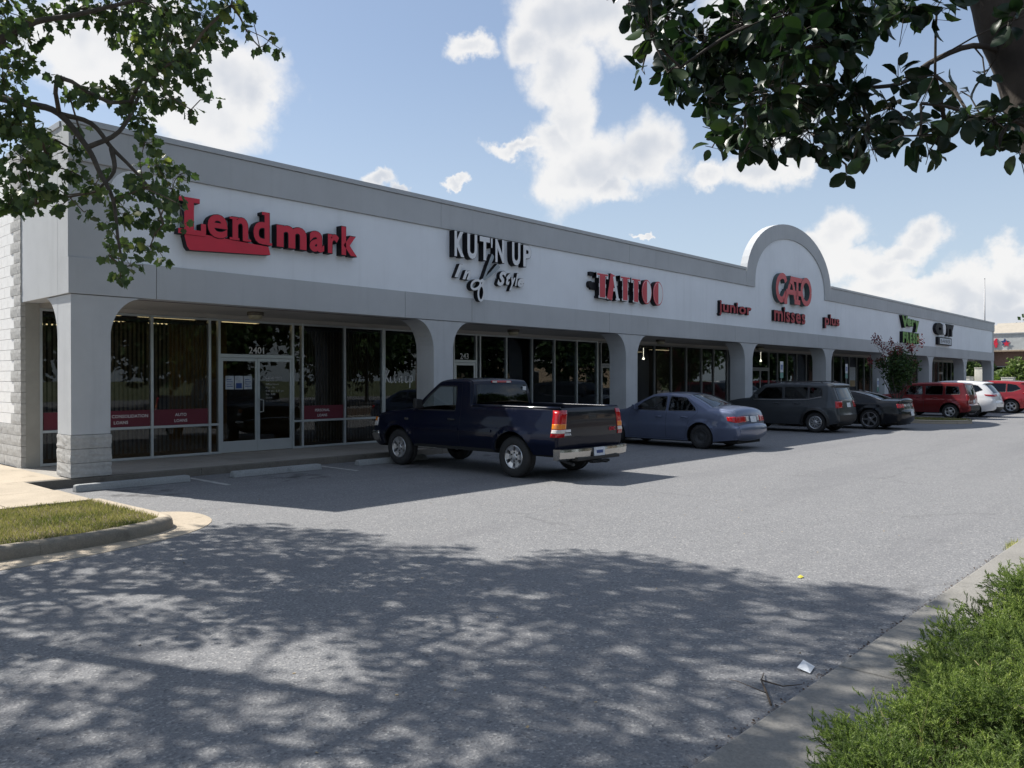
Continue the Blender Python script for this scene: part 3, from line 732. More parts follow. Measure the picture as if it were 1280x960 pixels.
# ceiling light strips inside the shops (lit)
def strip_light(x0, x1, y, z, label, m='lamp_tube'):
    t = thing('ceiling_light', label, 'ceiling light', ((x0 + x1) / 2, y, z), 'lit ceiling lights inside the shops')
    n = 9; b = MB()
    for i in range(n): b.box(x0 + (x1 - x0) * i / n + .012, x0 + (x1 - x0) * (i + 1) / n - .012, y - .16, y + .16, z - .012, z)
    obj('diffuser', b, m, t); box('housing', x0 - .03, x1 + .03, y - .19, y + .19, z + .001, z + .09, 'fixture_lens', t)
LN = 'louvred strip light glowing inside the corner shop, '
for x0, x1, y, lab in ((1.0, 2.25, 3.5, 'in the first window nearest the glass'), (2.6, 3.9, 3.5, 'in the second window nearest the glass'), (1.7, 3.0, 5.4, 'middle row over the first window'), (3.6, 4.9, 5.4, 'middle row over the second window'), (1.6, 3.2, 7.8, 'rear row over the first window'), (4.6, 5.5, 3.6, 'above the white double doors')):
    strip_light(x0, x1, y, 3.16, LN + lab)
for x0, x1, y, z, lab in ((25.2, 26.6, 5.0, 3.1, 'lit ceiling panel behind the windows beyond the third pillar'), (26.3, 27.6, 7.2, 3.1, 'farther lit ceiling panel behind the windows beyond the third pillar')):
    strip_light(x0, x1, y, z, lab, 'lamp_panel')
for x, y, lab in ((22.6, 4.2, 'first bright lamp spot behind the glass above the blue sedan'), (26.8, 6.5, 'second bright lamp spot behind the glass above the blue sedan'), (34.5, 4.4, 'bright lamp spot behind the glass beside the blue parking sign')):
    b = MB(); b.lathe([(0, -.05), (.05, -.03), (.06, 0), (.02, .08)], (x, y, 2.75), n=10); b.tube([(x, y, 2.82), (x, y, 3.26)], .008, 5)
    tag(obj('ceiling_lamp', b, 'lamp_dot', smooth=True), lab, 'ceiling lamp')
# surface lights under the arcade soffit
for X, lab in ((4.1, 'round brown ceiling light under the arcade above the white double doors'), (12.2, 'round brown ceiling light under the arcade behind the pickup cab'), (20.0, 'round brown ceiling light under the arcade above the blue sedan'), (27.9, 'round brown ceiling light under the arcade just past the third pillar from the pickup')):
    t = thing('soffit_light', lab, 'ceiling light', (X, 1.3, ZB), 'arcade soffit lights')
    b = MB(); b.lathe([(.0, ZB + .011), (.165, ZB + .011), (.175, ZB - .005), (.175, ZB - .06), (.15, ZB - .065)], (X, 1.3, 0), n=20); obj('housing', b, 'fixture_body', t, smooth=True)
    b = MB(); b.lathe([(.148, ZB - .06), (.14, ZB - .12), (.10, ZB - .145), (.0, ZB - .15)], (X, 1.3, 0), n=20); obj('lens', b, 'fixture_lens', t, smooth=True)
# vertical blinds behind the corner shop's glass
for (a, c, lab) in ((.36, 3.62, 'brown vertical blinds behind the first windows of the corner shop'), (6.02, 8.38, 'brown vertical blinds behind the PERSONAL LOANS window')):
    t = thing('vertical_blinds', lab, 'blinds', ((a + c) / 2, 2.72, .25)); b = MB(); x = a
    while x < c:
        q = R(rr.uniform(30, 50)); dx, dy = .045 * math.cos(q), .045 * math.sin(q); w = rr.uniform(-.006, .006)
        b.face([(x - dx + w, 2.62 - dy, .26), (x + dx + w, 2.62 + dy, .26), (x + dx, 2.62 + dy, 2.96), (x - dx, 2.62 - dy, 2.96)]); x += .088
    obj('slats', b, 'blind_cloth', t); box('head_rail', a, c, 2.58, 2.66, 2.965, 3.02, 'aluminium_grey', t)
# counter and partition seen through the transom of the corner shop
tag(box('partition', 4.0, 5.5, 5.2, 5.3, SW, 3.2, 'wood_panel'), 'brown partition wall seen through the glass above the white double doors', 'partition')

# flat print on the glass ------------------------------------------
def window_print(name, label, cat, parts, y=YS - .0095):
    t = thing(name, label, cat, parts[0][1][:1] + (y, .8) if False else (0, y, 1)); t.location = ((parts[0][0] + parts[0][1]) / 2, y, parts[0][2])
    return t
def banner(x0, x1, lines, label):
    t = thing('window_banner', label, 'window banner', ((x0 + x1) / 2, YS - .01, .82), 'red banners along the corner shop windows')
    box('sheet', x0 + .028, x1 - .028, YS - .009, YS - .007, .818, 1.15, 'banner_red', t)
    if lines:
        for i, (s, xc) in enumerate(lines):
            b = MB(); print_line(b, s, xc, 1.035 - .125 * i if len(lines) > 1 else .90, .062, YS - .0105, offset=.004); obj('lettering', b, 'print_white', t)
banner(.36, 1.22, [('APPLY HERE', .87)], 'red window banner with white lettering just left of the corner pillar')
banner(1.22, 2.41, [('CONSOLIDATION', 1.98), ('LOANS', 1.80)], 'red window banner reading CONSOLIDATION LOANS')
banner(2.41, 3.66, [('AUTO', 3.03), ('LOANS', 3.03)], 'red window banner reading AUTO LOANS')
banner(5.99, 7.21, [('PERSONAL', 6.57), ('LOANS', 6.57)], 'red window banner reading PERSONAL LOANS')
t = thing('house_number', 'white street number 2401 on the glass over the double doors', 'house number', (4.79, YS - .01, 2.4)); b = MB(); print_line(b, '2401', 4.80, 2.45, .15, YS - .0105, offset=.01); obj('lettering', b, 'print_white', t)
t = thing('house_number', 'white street number 243 on the glass over the single door behind the pickup', 'house number', (11.4, YS - .01, 2.4)); b = MB(); print_line(b, '243', 11.4, 2.46, .17, YS - .0105, offset=.01); obj('lettering', b, 'print_white', t)
YD = YS - .0325
t = thing('door_lettering', 'white opening hours lettering on the right leaf of the double doors', 'lettering', (5.25, YD, 1.3)); b = MB()
for i, (s, h) in enumerate((('Lendmark', .075), ('FINANCIAL SERVICES', .022), ('Office Hours', .045), ('Mon - Fri', .045), ('9:00 am - 5:30 pm', .045), ('Sat - 9:00', .045), ('Closed', .04), ('Not all products available', .025))):
    v, f_, nz = glyphs(s, 0.); w = (v.max(0) - v.min(0))[0] * h / .7; print_line(b, s, 5.02 + w / 2, 1.83 - i * .078, h, YD)
obj('lettering', b, 'print_grey', t)
for i, X in enumerate((4.03, 4.25, 4.47)):
    t = thing('notice', ['left paper notice taped on the left door leaf', 'blue paper notice taped between two others on the left door leaf', 'right paper notice taped on the left door leaf'][i], 'notice', (X + .1, YD, 1.55), 'paper notices on the double doors')
    box('sheet', X, X + .2, YD - .001, YD + .001, 1.56, 1.86, 'poster', t)
    b = MB(); b.box(X + .03, X + .17, YD - .0025, YD - .0015, 1.58, 1.70) if i == 1 else [b.box(X + .03, X + .17 - .03 * (q % 2), YD - .0025, YD - .0015, 1.62 + q * .05, 1.635 + q * .05) for q in range(4)]
    obj('print', b, 'sign_blue', t)
t = thing('window_script', 'white handwritten script Kut n up on the dark glass left of the pickup cab', 'lettering', (8.9, YS - .01, 1.8)); b = MB()
def script(b, lines, w, x0, z0, sx, sz, y):
    for L in lines: stroke(b, [(x0 + a * sx, z0 + c * sz) for a, c in cat_rom(L, 5)], w, y, y + .001)
KUT = [[(.05, 0), (.12, .5), (.2, 1)], [(.55, 1), (.2, .5), (.15, .48), (.4, .2), (.6, 0)], [(.72, .5), (.72, .1), (.85, 0), (1, .2), (1.05, .5), (1.02, .1), (1.12, .05)], [(1.3, .9), (1.25, .2), (1.35, 0), (1.45, .1)], [(1.12, .55), (1.5, .62)],
       [(1.85, 0), (1.9, .5), (1.95, .4), (2.1, .52), (2.2, .4), (2.18, 0), (2.3, .05)], [(2.72, .5), (2.7, .1), (2.85, 0), (3, .2), (3.05, .5), (3.02, .1), (3.12, .05)], [(3.3, .5), (3.26, -.45)], [(3.3, .4), (3.5, .55), (3.62, .3), (3.5, .05), (3.3, .1)]]
script(b, KUT, .032, 8.5, 1.70, .26, .33, YS - .0105); obj('lettering', b, 'print_white', t)
t = thing('window_panel', 'blue rectangular lettered board high in the window behind the pickup bed', 'sign', (16.7, YS - .1, 2.3)); box('board', 16.2, 16.95, YS + .06, YS + .08, 2.25, 2.7, 'sign_blue', t)  # blue board with pale lettering just inside the glass
b = MB(); print_line(b, 'NOW', 16.6, 2.57, .12, YS + .058); print_line(b, 'OPEN', 16.6, 2.38, .12, YS + .058); obj('lettering', b, 'poster', t)
t = thing('window_panel', 'white and yellow printed notice in the window left of the flowering tree', 'sign', (42.2, YS, 1.8)); box('sheet', 41.7, 42.6, YS - .012, YS - .009, 1.4, 2.5, 'poster', t); box('sheet', 41.75, 42.55, YS - .014, YS - .0125, 1.4, 1.75, 'wood_panel', t)

# ------------------------------------------------------------------ big signs on the fascia
YF, YB = -.15, .016
def sign(name, label, x, z): return thing(name, label, 'sign', (x, 0, z))
t = sign('shop_sign', 'red channel letter sign reading Lendmark with a red swoosh under it', 3.7, 4.3)
def serif(mb, boxes, m=0):
    for i, (x0, x1, z0, z1) in enumerate(boxes):
        mb.prism([(x0, z0), (x1, z0), (x1, z1), (x0, z1)], YF - .007 - .0008 * i, YB, m, 1)
def L3(ch, x0, x1, z0, z1, mats, par, offset=.0, shear=0, ser=(), yf=None):
    mb = MB(); f = YF if yf is None else yf; e = .011 * min(1, (z1 - z0) / .45)
    letter_mb(mb, ch, x0, x1, z0, z1, f, YB, 1, 1, offset=offset + .012, shear=shear)     # dark can with its trim edge
    letter_mb(mb, ch, x0 + e, x1 - e, z0 + e, z1 - e, f - .006, f + .004, 0, 1, offset=offset - .008, shear=shear)
    serif(mb, [(a + e, c - e, d + e * .6, g - e * .6) for a, c, d, g in ser]); return obj('letter', mb, mats, par)
RB = ['sign_red', 'sign_black']
mb = MB(); serif(mb, [(1.87, 2.05, 4.40, 5.06), (1.76, 2.16, 4.98, 5.064), (1.76, 2.27, 4.398, 4.49), (2.18, 2.277, 4.44, 4.62)]); obj('letter', mb, RB, t)
L3('e', 2.30, 2.712, 4.392, 4.846, RB, t, .035)
L3('n', 2.79, 3.13, 4.41, 4.861, RB, t, .04, ser=[(2.73, 2.86, 4.79, 4.845), (2.73, 2.95, 4.405, 4.46), (3.0, 3.19, 4.405, 4.46)])
L3('d', 3.22, 3.585, 4.39, 5.033, RB, t, .035, ser=[(3.40, 3.56, 4.965, 5.036), (3.5, 3.64, 4.39, 4.45)])
for ch, a in (('m', (3.72, 4.419, 4.39, 4.846)), ('a', (4.47, 4.838, 4.385, 4.829)), ('r', (4.91, 5.206, 4.40, 4.822)), ('k', (5.25, 5.665, 4.40, 5.02))): L3(ch, *a, RB, t, .045)
mb = MB(); mb.prism([(1.98, 4.12), (3.45, 4.20), (3.60, 4.215), (3.56, 4.37), (2.9, 4.40), (2.2, 4.44), (1.90, 4.43), (1.88, 4.37), (1.93, 4.18)], YF + .01, YB, 0, 1); obj('swoosh', mb, RB, t)

t = sign('shop_sign', 'white letter sign reading KUT N UP In Style with a pair of scissors', 9.9, 4.2)
WB = ['sign_white', 'sign_black']
for ch, a in (('K', (8.51, 8.86, 4.743, 5.377)), ('U', (8.94, 9.30, 4.736, 5.369)), ('T', (9.37, 9.75, 4.751, 5.359)), ("'", (9.77, 9.844, 5.1, 5.348)), ('N', (9.93, 10.277, 4.754, 5.362)), ('U', (10.557, 10.894, 4.743, 5.364)), ('P', (10.993, 11.332, 4.749, 5.34))):
    L3(ch, *a, WB, t, .045)
for ch, a in (('I', (8.57, 8.86, 4.25, 4.60)), ('n', (8.84, 9.15, 4.225, 4.47)), ('S', (10.06, 10.42, 4.17, 4.58)), ('t', (10.39, 10.58, 4.22, 4.55)), ('y', (10.51, 10.77, 4.08, 4.45)), ('l', (10.73, 10.89, 4.22, 4.58)), ('e', (10.84, 11.12, 4.21, 4.46))):
    L3(ch, *a, WB, t, .055, .42, yf=-.09)
mb = MB(); stroke(mb, [(9.53, 4.25), (9.72, 4.62), (9.90, 4.935)], (.05, .12), YF + .03, YB); obj('scissor_blade', mb, ['sign_steel', 'sign_black'], t)
mb = MB(); stroke(mb, [(9.54, 4.26), (9.85, 4.47), (10.12, 4.70)], (.06, .13), YF + .04, YB); obj('scissor_blade', mb, ['sign_steel', 'sign_black'], t)
def loop(cx_, cz_, a, b_, rot, n=20): return [(cx_ + a * math.cos(q) * math.cos(rot) - b_ * math.sin(q) * math.sin(rot), cz_ + a * math.cos(q) * math.sin(rot) + b_ * math.sin(q) * math.cos(rot)) for q in [2 * math.pi * i / n for i in range(n + 1)]]
mb = MB(); stroke(mb, loop(9.27, 4.13, .17, .10, .45), .06, YF + .02, YB); stroke(mb, [(9.42, 4.22), (9.53, 4.27)], .07, YF + .019, YB); obj('scissor_handle', mb, WB, t)
mb = MB(); stroke(mb, loop(9.46, 3.94, .19, .10, 1.45), .06, YF + .024, YB); stroke(mb, [(9.50, 4.12), (9.55, 4.27)], .07, YF + .023, YB); obj('scissor_handle', mb, WB, t)

t = sign('shop_sign', 'tall red and white letter sign reading TATTOO', 16, 4.2)
def tattoo_T(x0, x1, z0, z1):
    xm, w = (x0 + x1) / 2, (x1 - x0)
    mb = MB(); e = .0
    O = [(x0, z1 - .10, x1, z1), (xm - w * .27, z0, xm + w * .27, z1 - .001), (xm - w * .33, z0, xm + w * .33, z0 + .07), (xm - w * .31, (z0 + z1) / 2 - .05, xm + w * .31, (z0 + z1) / 2 + .05), (x0, z1 - .16, x0 + w * .16, z1 - .005), (x1 - w * .16, z1 - .16, x1, z1 - .005)]
    for i, (a, c, d, g) in enumerate(O): mb.prism([(a, c), (d, c), (d, g), (a, g)], YF - .0008 * i, YB, 1, 2)
    k = .028; I = [(x0 + k, z1 - .10 + k, x1 - k, z1 - k), (xm - w * .27 + k, z0 + k, xm + w * .27 - k, z1 - k - .001)]
    for i, (a, c, d, g) in enumerate(I): mb.box(a, d, YF - .012 - .0008 * i, YF + .01, c, g, 0)
    return obj('letter', mb, ['sign_tattoo', 'sign_white', 'sign_black'], t)
tattoo_T(14.22, 14.80, 4.185, 4.93); tattoo_T(15.42, 15.94, 4.186, 4.945); tattoo_T(16.015, 16.52, 4.178, 4.937)
mb = MB(); xa, xb, za, zb = 14.74, 15.385, 4.178, 4.935
stroke(mb, [(xa + .13, za), (xa + .31, zb)], .25, YF, YB, 0, 2); stroke(mb, [(xb - .09, za), (xa + .36, zb - .05)], .12, YF - .003, YB, 1, 2)
for q in ((xa + .2, xb - .15, YF + .002, za + .26, za + .36), (xa, xa + .28, YF + .004, za, za + .06), (xb - .2, xb + .01, YF - .004, za, za + .06)): mb.prism([(q[0], q[3]), (q[1], q[3]), (q[1], q[4]), (q[0], q[4])], q[2], YB, 1, 2)
obj('letter', mb, ['sign_tattoo', 'sign_white', 'sign_black'], t)
for xa, xb in ((16.592, 17.16), (17.241, 17.836)):
    mb = MB(); c = (xa + xb) / 2; el = lambda s, n=24: [(c + (xb - xa) / 2 * s * math.cos(2 * math.pi * i / n), 4.56 + .39 * (s - .0) * math.sin(2 * math.pi * i / n)) for i in range(n)]
    mb.prism(el(1), YF, YB, 0, 2); mb.prism(el(.90), YF - .008, YF + .01, 1, 1)
    mb.prism([(min(x, c + .02), z) for x, z in el(.88)][6:19], YF - .014, YF, 0, 0)
    obj('letter', mb, ['sign_tattoo', 'sign_white', 'sign_black'], t)
mb = MB(); mb.box(14.0, 14.16, YF + .06, YB, 4.82, 4.93); mb.prism(loop(14.02, 4.56, .09, .1, 0)[:-1], YF + .06, YB); mb.box(14.06, 17.6, -.05, YB, 4.42, 4.64); obj('raceway', mb, 'sign_black', t)

t = sign('shop_sign', 'large rose red letter sign reading CATO under the round gable', 28, 5)
CB = ['sign_rose', 'sign_edge']
def big(strokes, i, w=.20):
    mb = MB()
    for k, L in enumerate(strokes): stroke(mb, cat_rom(L, 6) if len(L) > 2 else L, w, YF - .01 - .014 * i - .002 * k, YB)
    return obj('letter', mb, CB, t)
big([[(27.22, 5.80), (27.10, 5.98), (26.82, 6.02), (26.52, 5.86), (26.38, 5.54), (26.46, 5.22), (26.72, 5.05), (27.0, 5.12), (27.22, 5.38)]], 0, .24)
big([[(27.15, 5.02), (27.50, 5.62), (27.72, 6.06)], [(28.12, 5.0), (27.98, 5.5), (27.76, 6.06)], [(27.2, 5.42), (28.2, 5.42)], [(27.0, 5.0), (27.3, 5.0)]], 1)
big([[(27.62, 5.98), (28.80, 5.98)], [(28.28, 6.0), (28.28, 5.02)], [(27.98, 5.04), (28.56, 5.04)], [(27.66, 6.0), (27.62, 5.76)], [(28.8, 6.0), (28.84, 5.76)]], 2)
big([loop(29.16, 5.54, .47, .50, 0), [(28.3, 5.42), (28.75, 5.42)]], 3, .22)
for word, a, lab in (('junior', (21.70, 24.26), 'small dark red word junior at left under the round gable'), ('misses', (26.24, 29.34), 'small dark red word misses below the big rose letters'), ('plus', (31.48, 33.25), 'small dark red word plus at right under the round gable')):
    t2 = sign('shop_sign', lab, (a[0] + a[1]) / 2, 4.2); t2['group'] = 'small red department words'
    ws = [glyphs(c)[0] for c in word]; wid = [w.max(0)[0] - w.min(0)[0] for w in ws]; gap = .07; tot = sum(wid) + gap * (len(word) - 1); sc_ = (a[1] - a[0]) / tot; x = a[0]
    zb_ = 4.28 if word != 'misses' else 4.18; sz = .66 if word != 'misses' else .95
    sz = {'junior': .66, 'misses': .98, 'plus': .72}[word]; zb_ = {'junior': 4.25, 'misses': 4.16, 'plus': 4.28}[word]
    for c, w, q in zip(word, ws, wid):
        L3(c, x, x + q * sc_, zb_ + w.min(0)[1] * sz, zb_ + w.max(0)[1] * sz, ['sign_maroon', 'sign_black'], t2, .03, yf=-.09); x += (q + gap) * sc_
t = sign('shop_sign', 'bright green two line letter sign above the flowering tree', 43.7, 4.4); GB = ['sign_green', 'sign_black']
for ch, a in (('V', (42.19, 43.2, 4.66, 5.34)), ('e', (43.05, 43.84, 4.77, 5.22)), ('r', (43.86, 44.5, 4.79, 5.2)), ('y', (44.5, 45.27, 4.5, 5.17)), ('F', (42.32, 42.85, 3.83, 4.45)), ('R', (42.92, 43.45, 3.83, 4.45)), ('E', (43.52, 44.02, 3.83, 4.45)), ('S', (44.08, 44.62, 3.83, 4.45)), ('H', (44.7, 45.27, 3.83, 4.45))): L3(ch, *a, GB, t, .07)
t = sign('shop_sign', 'black lettered sign with a white striped pole over a small framed sign', 50.5, 4.4)
for ch, a in (('C', (48.53, 50.1, 4.55, 5.29)), ('T', (50.85, 51.75, 4.54, 5.29)), ('Y', (51.6, 52.63, 4.54, 5.29))): L3(ch, *a, ['sign_black', 'sign_black'], t, .13)
mb = MB(); mb.prism(loop(50.52, 4.93, .28, .36, 0)[:-1], YF, YB); obj('pole_emblem', mb, 'sign_white', t)
mb = MB(); mb.box(49.17, 52.14, YF, YB, 3.95, 4.42); obj('name_board', mb, 'sign_black', t)
mb = MB(); mb.box(49.5, 52.0, YF - .006, YF, 4.01, 4.36); pb = obj('name_panel', mb, 'plate_white', t)
mb = MB(); print_line(mb, 'BARBER', 50.75, 4.19, .22, YF - .009, w=2.2); obj('lettering', mb, 'sign_black', t)
# parking signs on posts along the arcade edge
def post_sign(x, y, zt, label, hc=True, w=.305, face=1):
    t = thing('parking_sign', label, 'parking sign', (x, y, SW), 'parking signs along the sidewalk')
    b = MB(); b.box(x - .02, x + .02, y, y + .03, 0, zt - .02); obj('post', b, 'pole_metal', t)
    b = MB(); b.box(x - w / 2, x + w / 2, y - .008, y - .002, zt - .46, zt, 0); 
    pl = obj('sign_plate', b, 'sticker_white', t, bevel=.002)
    b = MB(); b.box(x - .09, x + .09, y - .011, y - .009, zt - .34, zt - .14, 0); obj('wheelchair_panel', b, 'hc_blue', pl)
    b = MB(); b.lathe([(0, -.0125), (.016, -.0125), (.016, -.011)], (x, y, zt - .17), 'y', 10); stroke(b, [(x, zt - .19), (x, zt - .25), (x + .045, zt - .25), (x + .06, zt - .30)], .018, y - .0125, y - .011); stroke(b, loop(x, zt - .275, .05, .05, 0, 14), .014, y - .0128, y - .011); obj('wheelchair_symbol', b, 'sticker_white', pl)
    b = MB(); b.box(x - w / 2, x + w / 2, y - .008, y - .002, zt - .70, zt - .475, 0); obj('lower_plate', b, 'hc_green', t)
post_sign(27.83, .3, 2.55, 'white and blue disabled parking sign behind the grey boxy vehicle')
post_sign(35.2, .3, 2.55, 'white and blue disabled parking sign above the black coupe')
post_sign(39.7, .3, 1.86, 'low parking sign beside the flowering tree trunk')

# ------------------------------------------------------------------ vehicles
def tri_region(outer, holes=(), step=.07, extra=()):
    """triangles of a 2-D polygon with holes, filled with a grid of inner points"""
    pts = []; edges = []
    def fine(L):   # long straight edges get intermediate points, so that curved panels follow them
        o = []
        for i in range(len(L)):
            p, q = np.array(L[i], float), np.array(L[(i + 1) % len(L)], float); m = max(1, int(np.hypot(*(q - p)) / .065)); o += [tuple(p + (q - p) * k / m) for k in range(m)]
        return o
    outer = fine(outer); holes = [fine(h) for h in holes]
    for loop_ in [outer] + list(holes):
        k = len(pts); n = len(loop_); pts += [tuple(p) for p in loop_]; edges += [(k + i, k + (i + 1) % n) for i in range(n)]
    o = np.array(outer); g = np.stack(np.meshgrid(np.arange(o[:, 0].min(), o[:, 0].max(), step), np.arange(o[:, 1].min(), o[:, 1].max(), step)), -1).reshape(-1, 2)
    if len(extra): g = np.r_[g, np.array(extra)]
    ok = in_poly(g, outer)
    for h in holes: ok &= ~in_poly(g, h)
    g = g[ok]
    E = np.array(pts); A = E[[e[0] for e in edges]]; B = E[[e[1] for e in edges]]
    d = B - A; L = np.maximum((d ** 2).sum(1), 1e-12)
    t = np.clip(((g[:, None] - A[None]) * d[None]).sum(2) / L[None], 0, 1)
    dist = np.sqrt((((A[None] + t[..., None] * d[None]) - g[:, None]) ** 2).sum(2)).min(1)
    g = g[dist > .012]
    allp = [Vector(p) for p in pts] + [Vector(p) for p in g]
    v, e, f, *_ = delaunay_2d_cdt(allp, edges, [], 0, 1e-5)
    V = np.array([tuple(p) for p in v]); F = np.array([t for t in f if len(t) == 3]); C = V[F].mean(1)
    k = in_poly(C, outer)
    for h in holes: k &= ~in_poly(C, h)
    return V, F[k]
def inset(poly, d):
    P = [np.array(p, float) for p in poly]; n = len(P); out = []
    area = sum(P[i - 1][0] * P[i][1] - P[i][0] * P[i - 1][1] for i in range(n)); s = 1 if area > 0 else -1
    for i in range(n):
        a = P[i] - P[i - 1]; b = P[(i + 1) % n] - P[i]; a /= np.hypot(*a); b /= np.hypot(*b)
        na, nb = np.array((-a[1], a[0])) * s, np.array((-b[1], b[0])) * s; m = na + nb; m /= max(.35, (m ** 2).sum() / 2) * 1.0
        out.append(tuple(P[i] + m * d))
    return out
def round_poly(P, r, n=4):
    out = []; N = len(P)
    for i in range(N):
        p = np.array(P[i], float); a = np.array(P[i - 1]) - p; b = np.array(P[(i + 1) % N]) - p; la, lb = np.hypot(*a), np.hypot(*b); q = min(r, la * .4, lb * .4)
        A, B = p + a / la * q, p + b / lb * q
        for k in range(n + 1):
            t = k / n; out.append(tuple((1 - t) ** 2 * A + 2 * t * (1 - t) * p + t * t * B))
    return out
WHEELS = {}
def wheel_meshes(r, w, rim, style):
    key = (r, w, rim, style)
    if key in WHEELS: return WHEELS[key]
    b = MB(); h = w / 2   # axle along y, outer face towards +y
    b.lathe([(rim, -h * .8), (rim + .02, -h), (r - .05, -h), (r - .012, -h * .82), (r, -h * .55), (r, -.012), (r - .008, -.008), (r - .008, .008), (r, .012), (r, h * .55), (r - .012, h * .82), (r - .05, h), (rim + .035, h * 1.0), (rim + .012, h * .93), (rim, h * .80)], axis='y', n=36)
    tyre = b.mesh('wheel', ['rubber'], True)
    b = MB(); m = 'alloy' if style not in ('steel', 'dark5') else ('steel_wheel' if style == 'steel' else 'alloy_dark')
    b.lathe([(rim + .006, h * .82), (rim - .008, h * .90), (rim - .02, h * .86), (rim - .028, h * .3), (rim - .03, -h * .6)], axis='y', n=36)
    b.lathe([(rim - .03, -h * .1), (.0, -h * .1)], axis='y', n=24, m=1)
    ns, wd0, wd1, dep = {'truck': (6, .135, .075, .72), 'steel': (12, .10, .09, .6), 'ten': (9, .036, .036, .85), 'five': (5, .10, .055, .8), 'dark5': (5, .085, .05, .85), 'multi': (7, .08, .05, .82)}[style]
    for i in range(ns):
        q = 2 * math.pi * i / ns; c, s = math.cos(q), math.sin(q)
        def P(rad, t, y): return (rad * c - t * s, y, rad * s + t * c)
        r0, r1 = .04, rim - .012; y0, y1 = h * dep, h * .82
        if style == 'ten':
            for sg in (-1, 1):
                k = len(b.v); rm = rim * .62
                pts = [P(r0, sg * .01, y0), P(rm, sg * .012, y0), P(r1, sg * .055, y1)]
                for p, ww in zip(pts, (.012, .013, .015)):
                    for t_ in (-ww, ww):
                        b.v += [(p[0] - t_ * s, p[1], p[2] + t_ * c), (p[0] - t_ * s * 1.5, p[1] - .035, p[2] + t_ * c * 1.5)]
                for a in range(2):
                    j = k + a * 4; b.f += [(j, j + 4, j + 6, j + 2), (j + 1, j + 5, j + 4, j), (j + 2, j + 6, j + 7, j + 3)]; b.m += [0, 0, 0]
        else:
            k = len(b.v)
            for rad, ww, y in ((r0, wd0 * .5, y0), ((r0 + r1) * .5, wd1 * .5, y0 - .004), (r1, wd0 * .55, y1)):
                b.v += [P(rad, -ww, y), P(rad, ww, y), P(rad, -ww * 1.25, y - .05), P(rad, ww * 1.25, y - .05)]
            for a in range(2):
                j = k + a * 4; b.f += [(j, j + 1, j + 5, j + 4), (j + 2, j, j + 4, j + 6), (j + 1, j + 3, j + 7, j + 5)]; b.m += [0, 0, 0]
    b.lathe([(.0, h * dep + .012), (.045, h * dep + .010), (.06, h * dep), (.085, h * dep - .02)], axis='y', n=20)
    if style == 'truck':
        for i in range(6):
            q = 2 * math.pi * (i + .5) / 6; b.lathe([(0, h * dep + .004), (.017, h * dep + .004), (.02, h * dep - .02)], (.075 * math.cos(q), 0, .075 * math.sin(q)), 'y', 8, 1)
    rm_ = b.mesh('rim', [m, 'plastic_black'], False)
    WHEELS[key] = (tyre, rm_)
    return WHEELS[key]

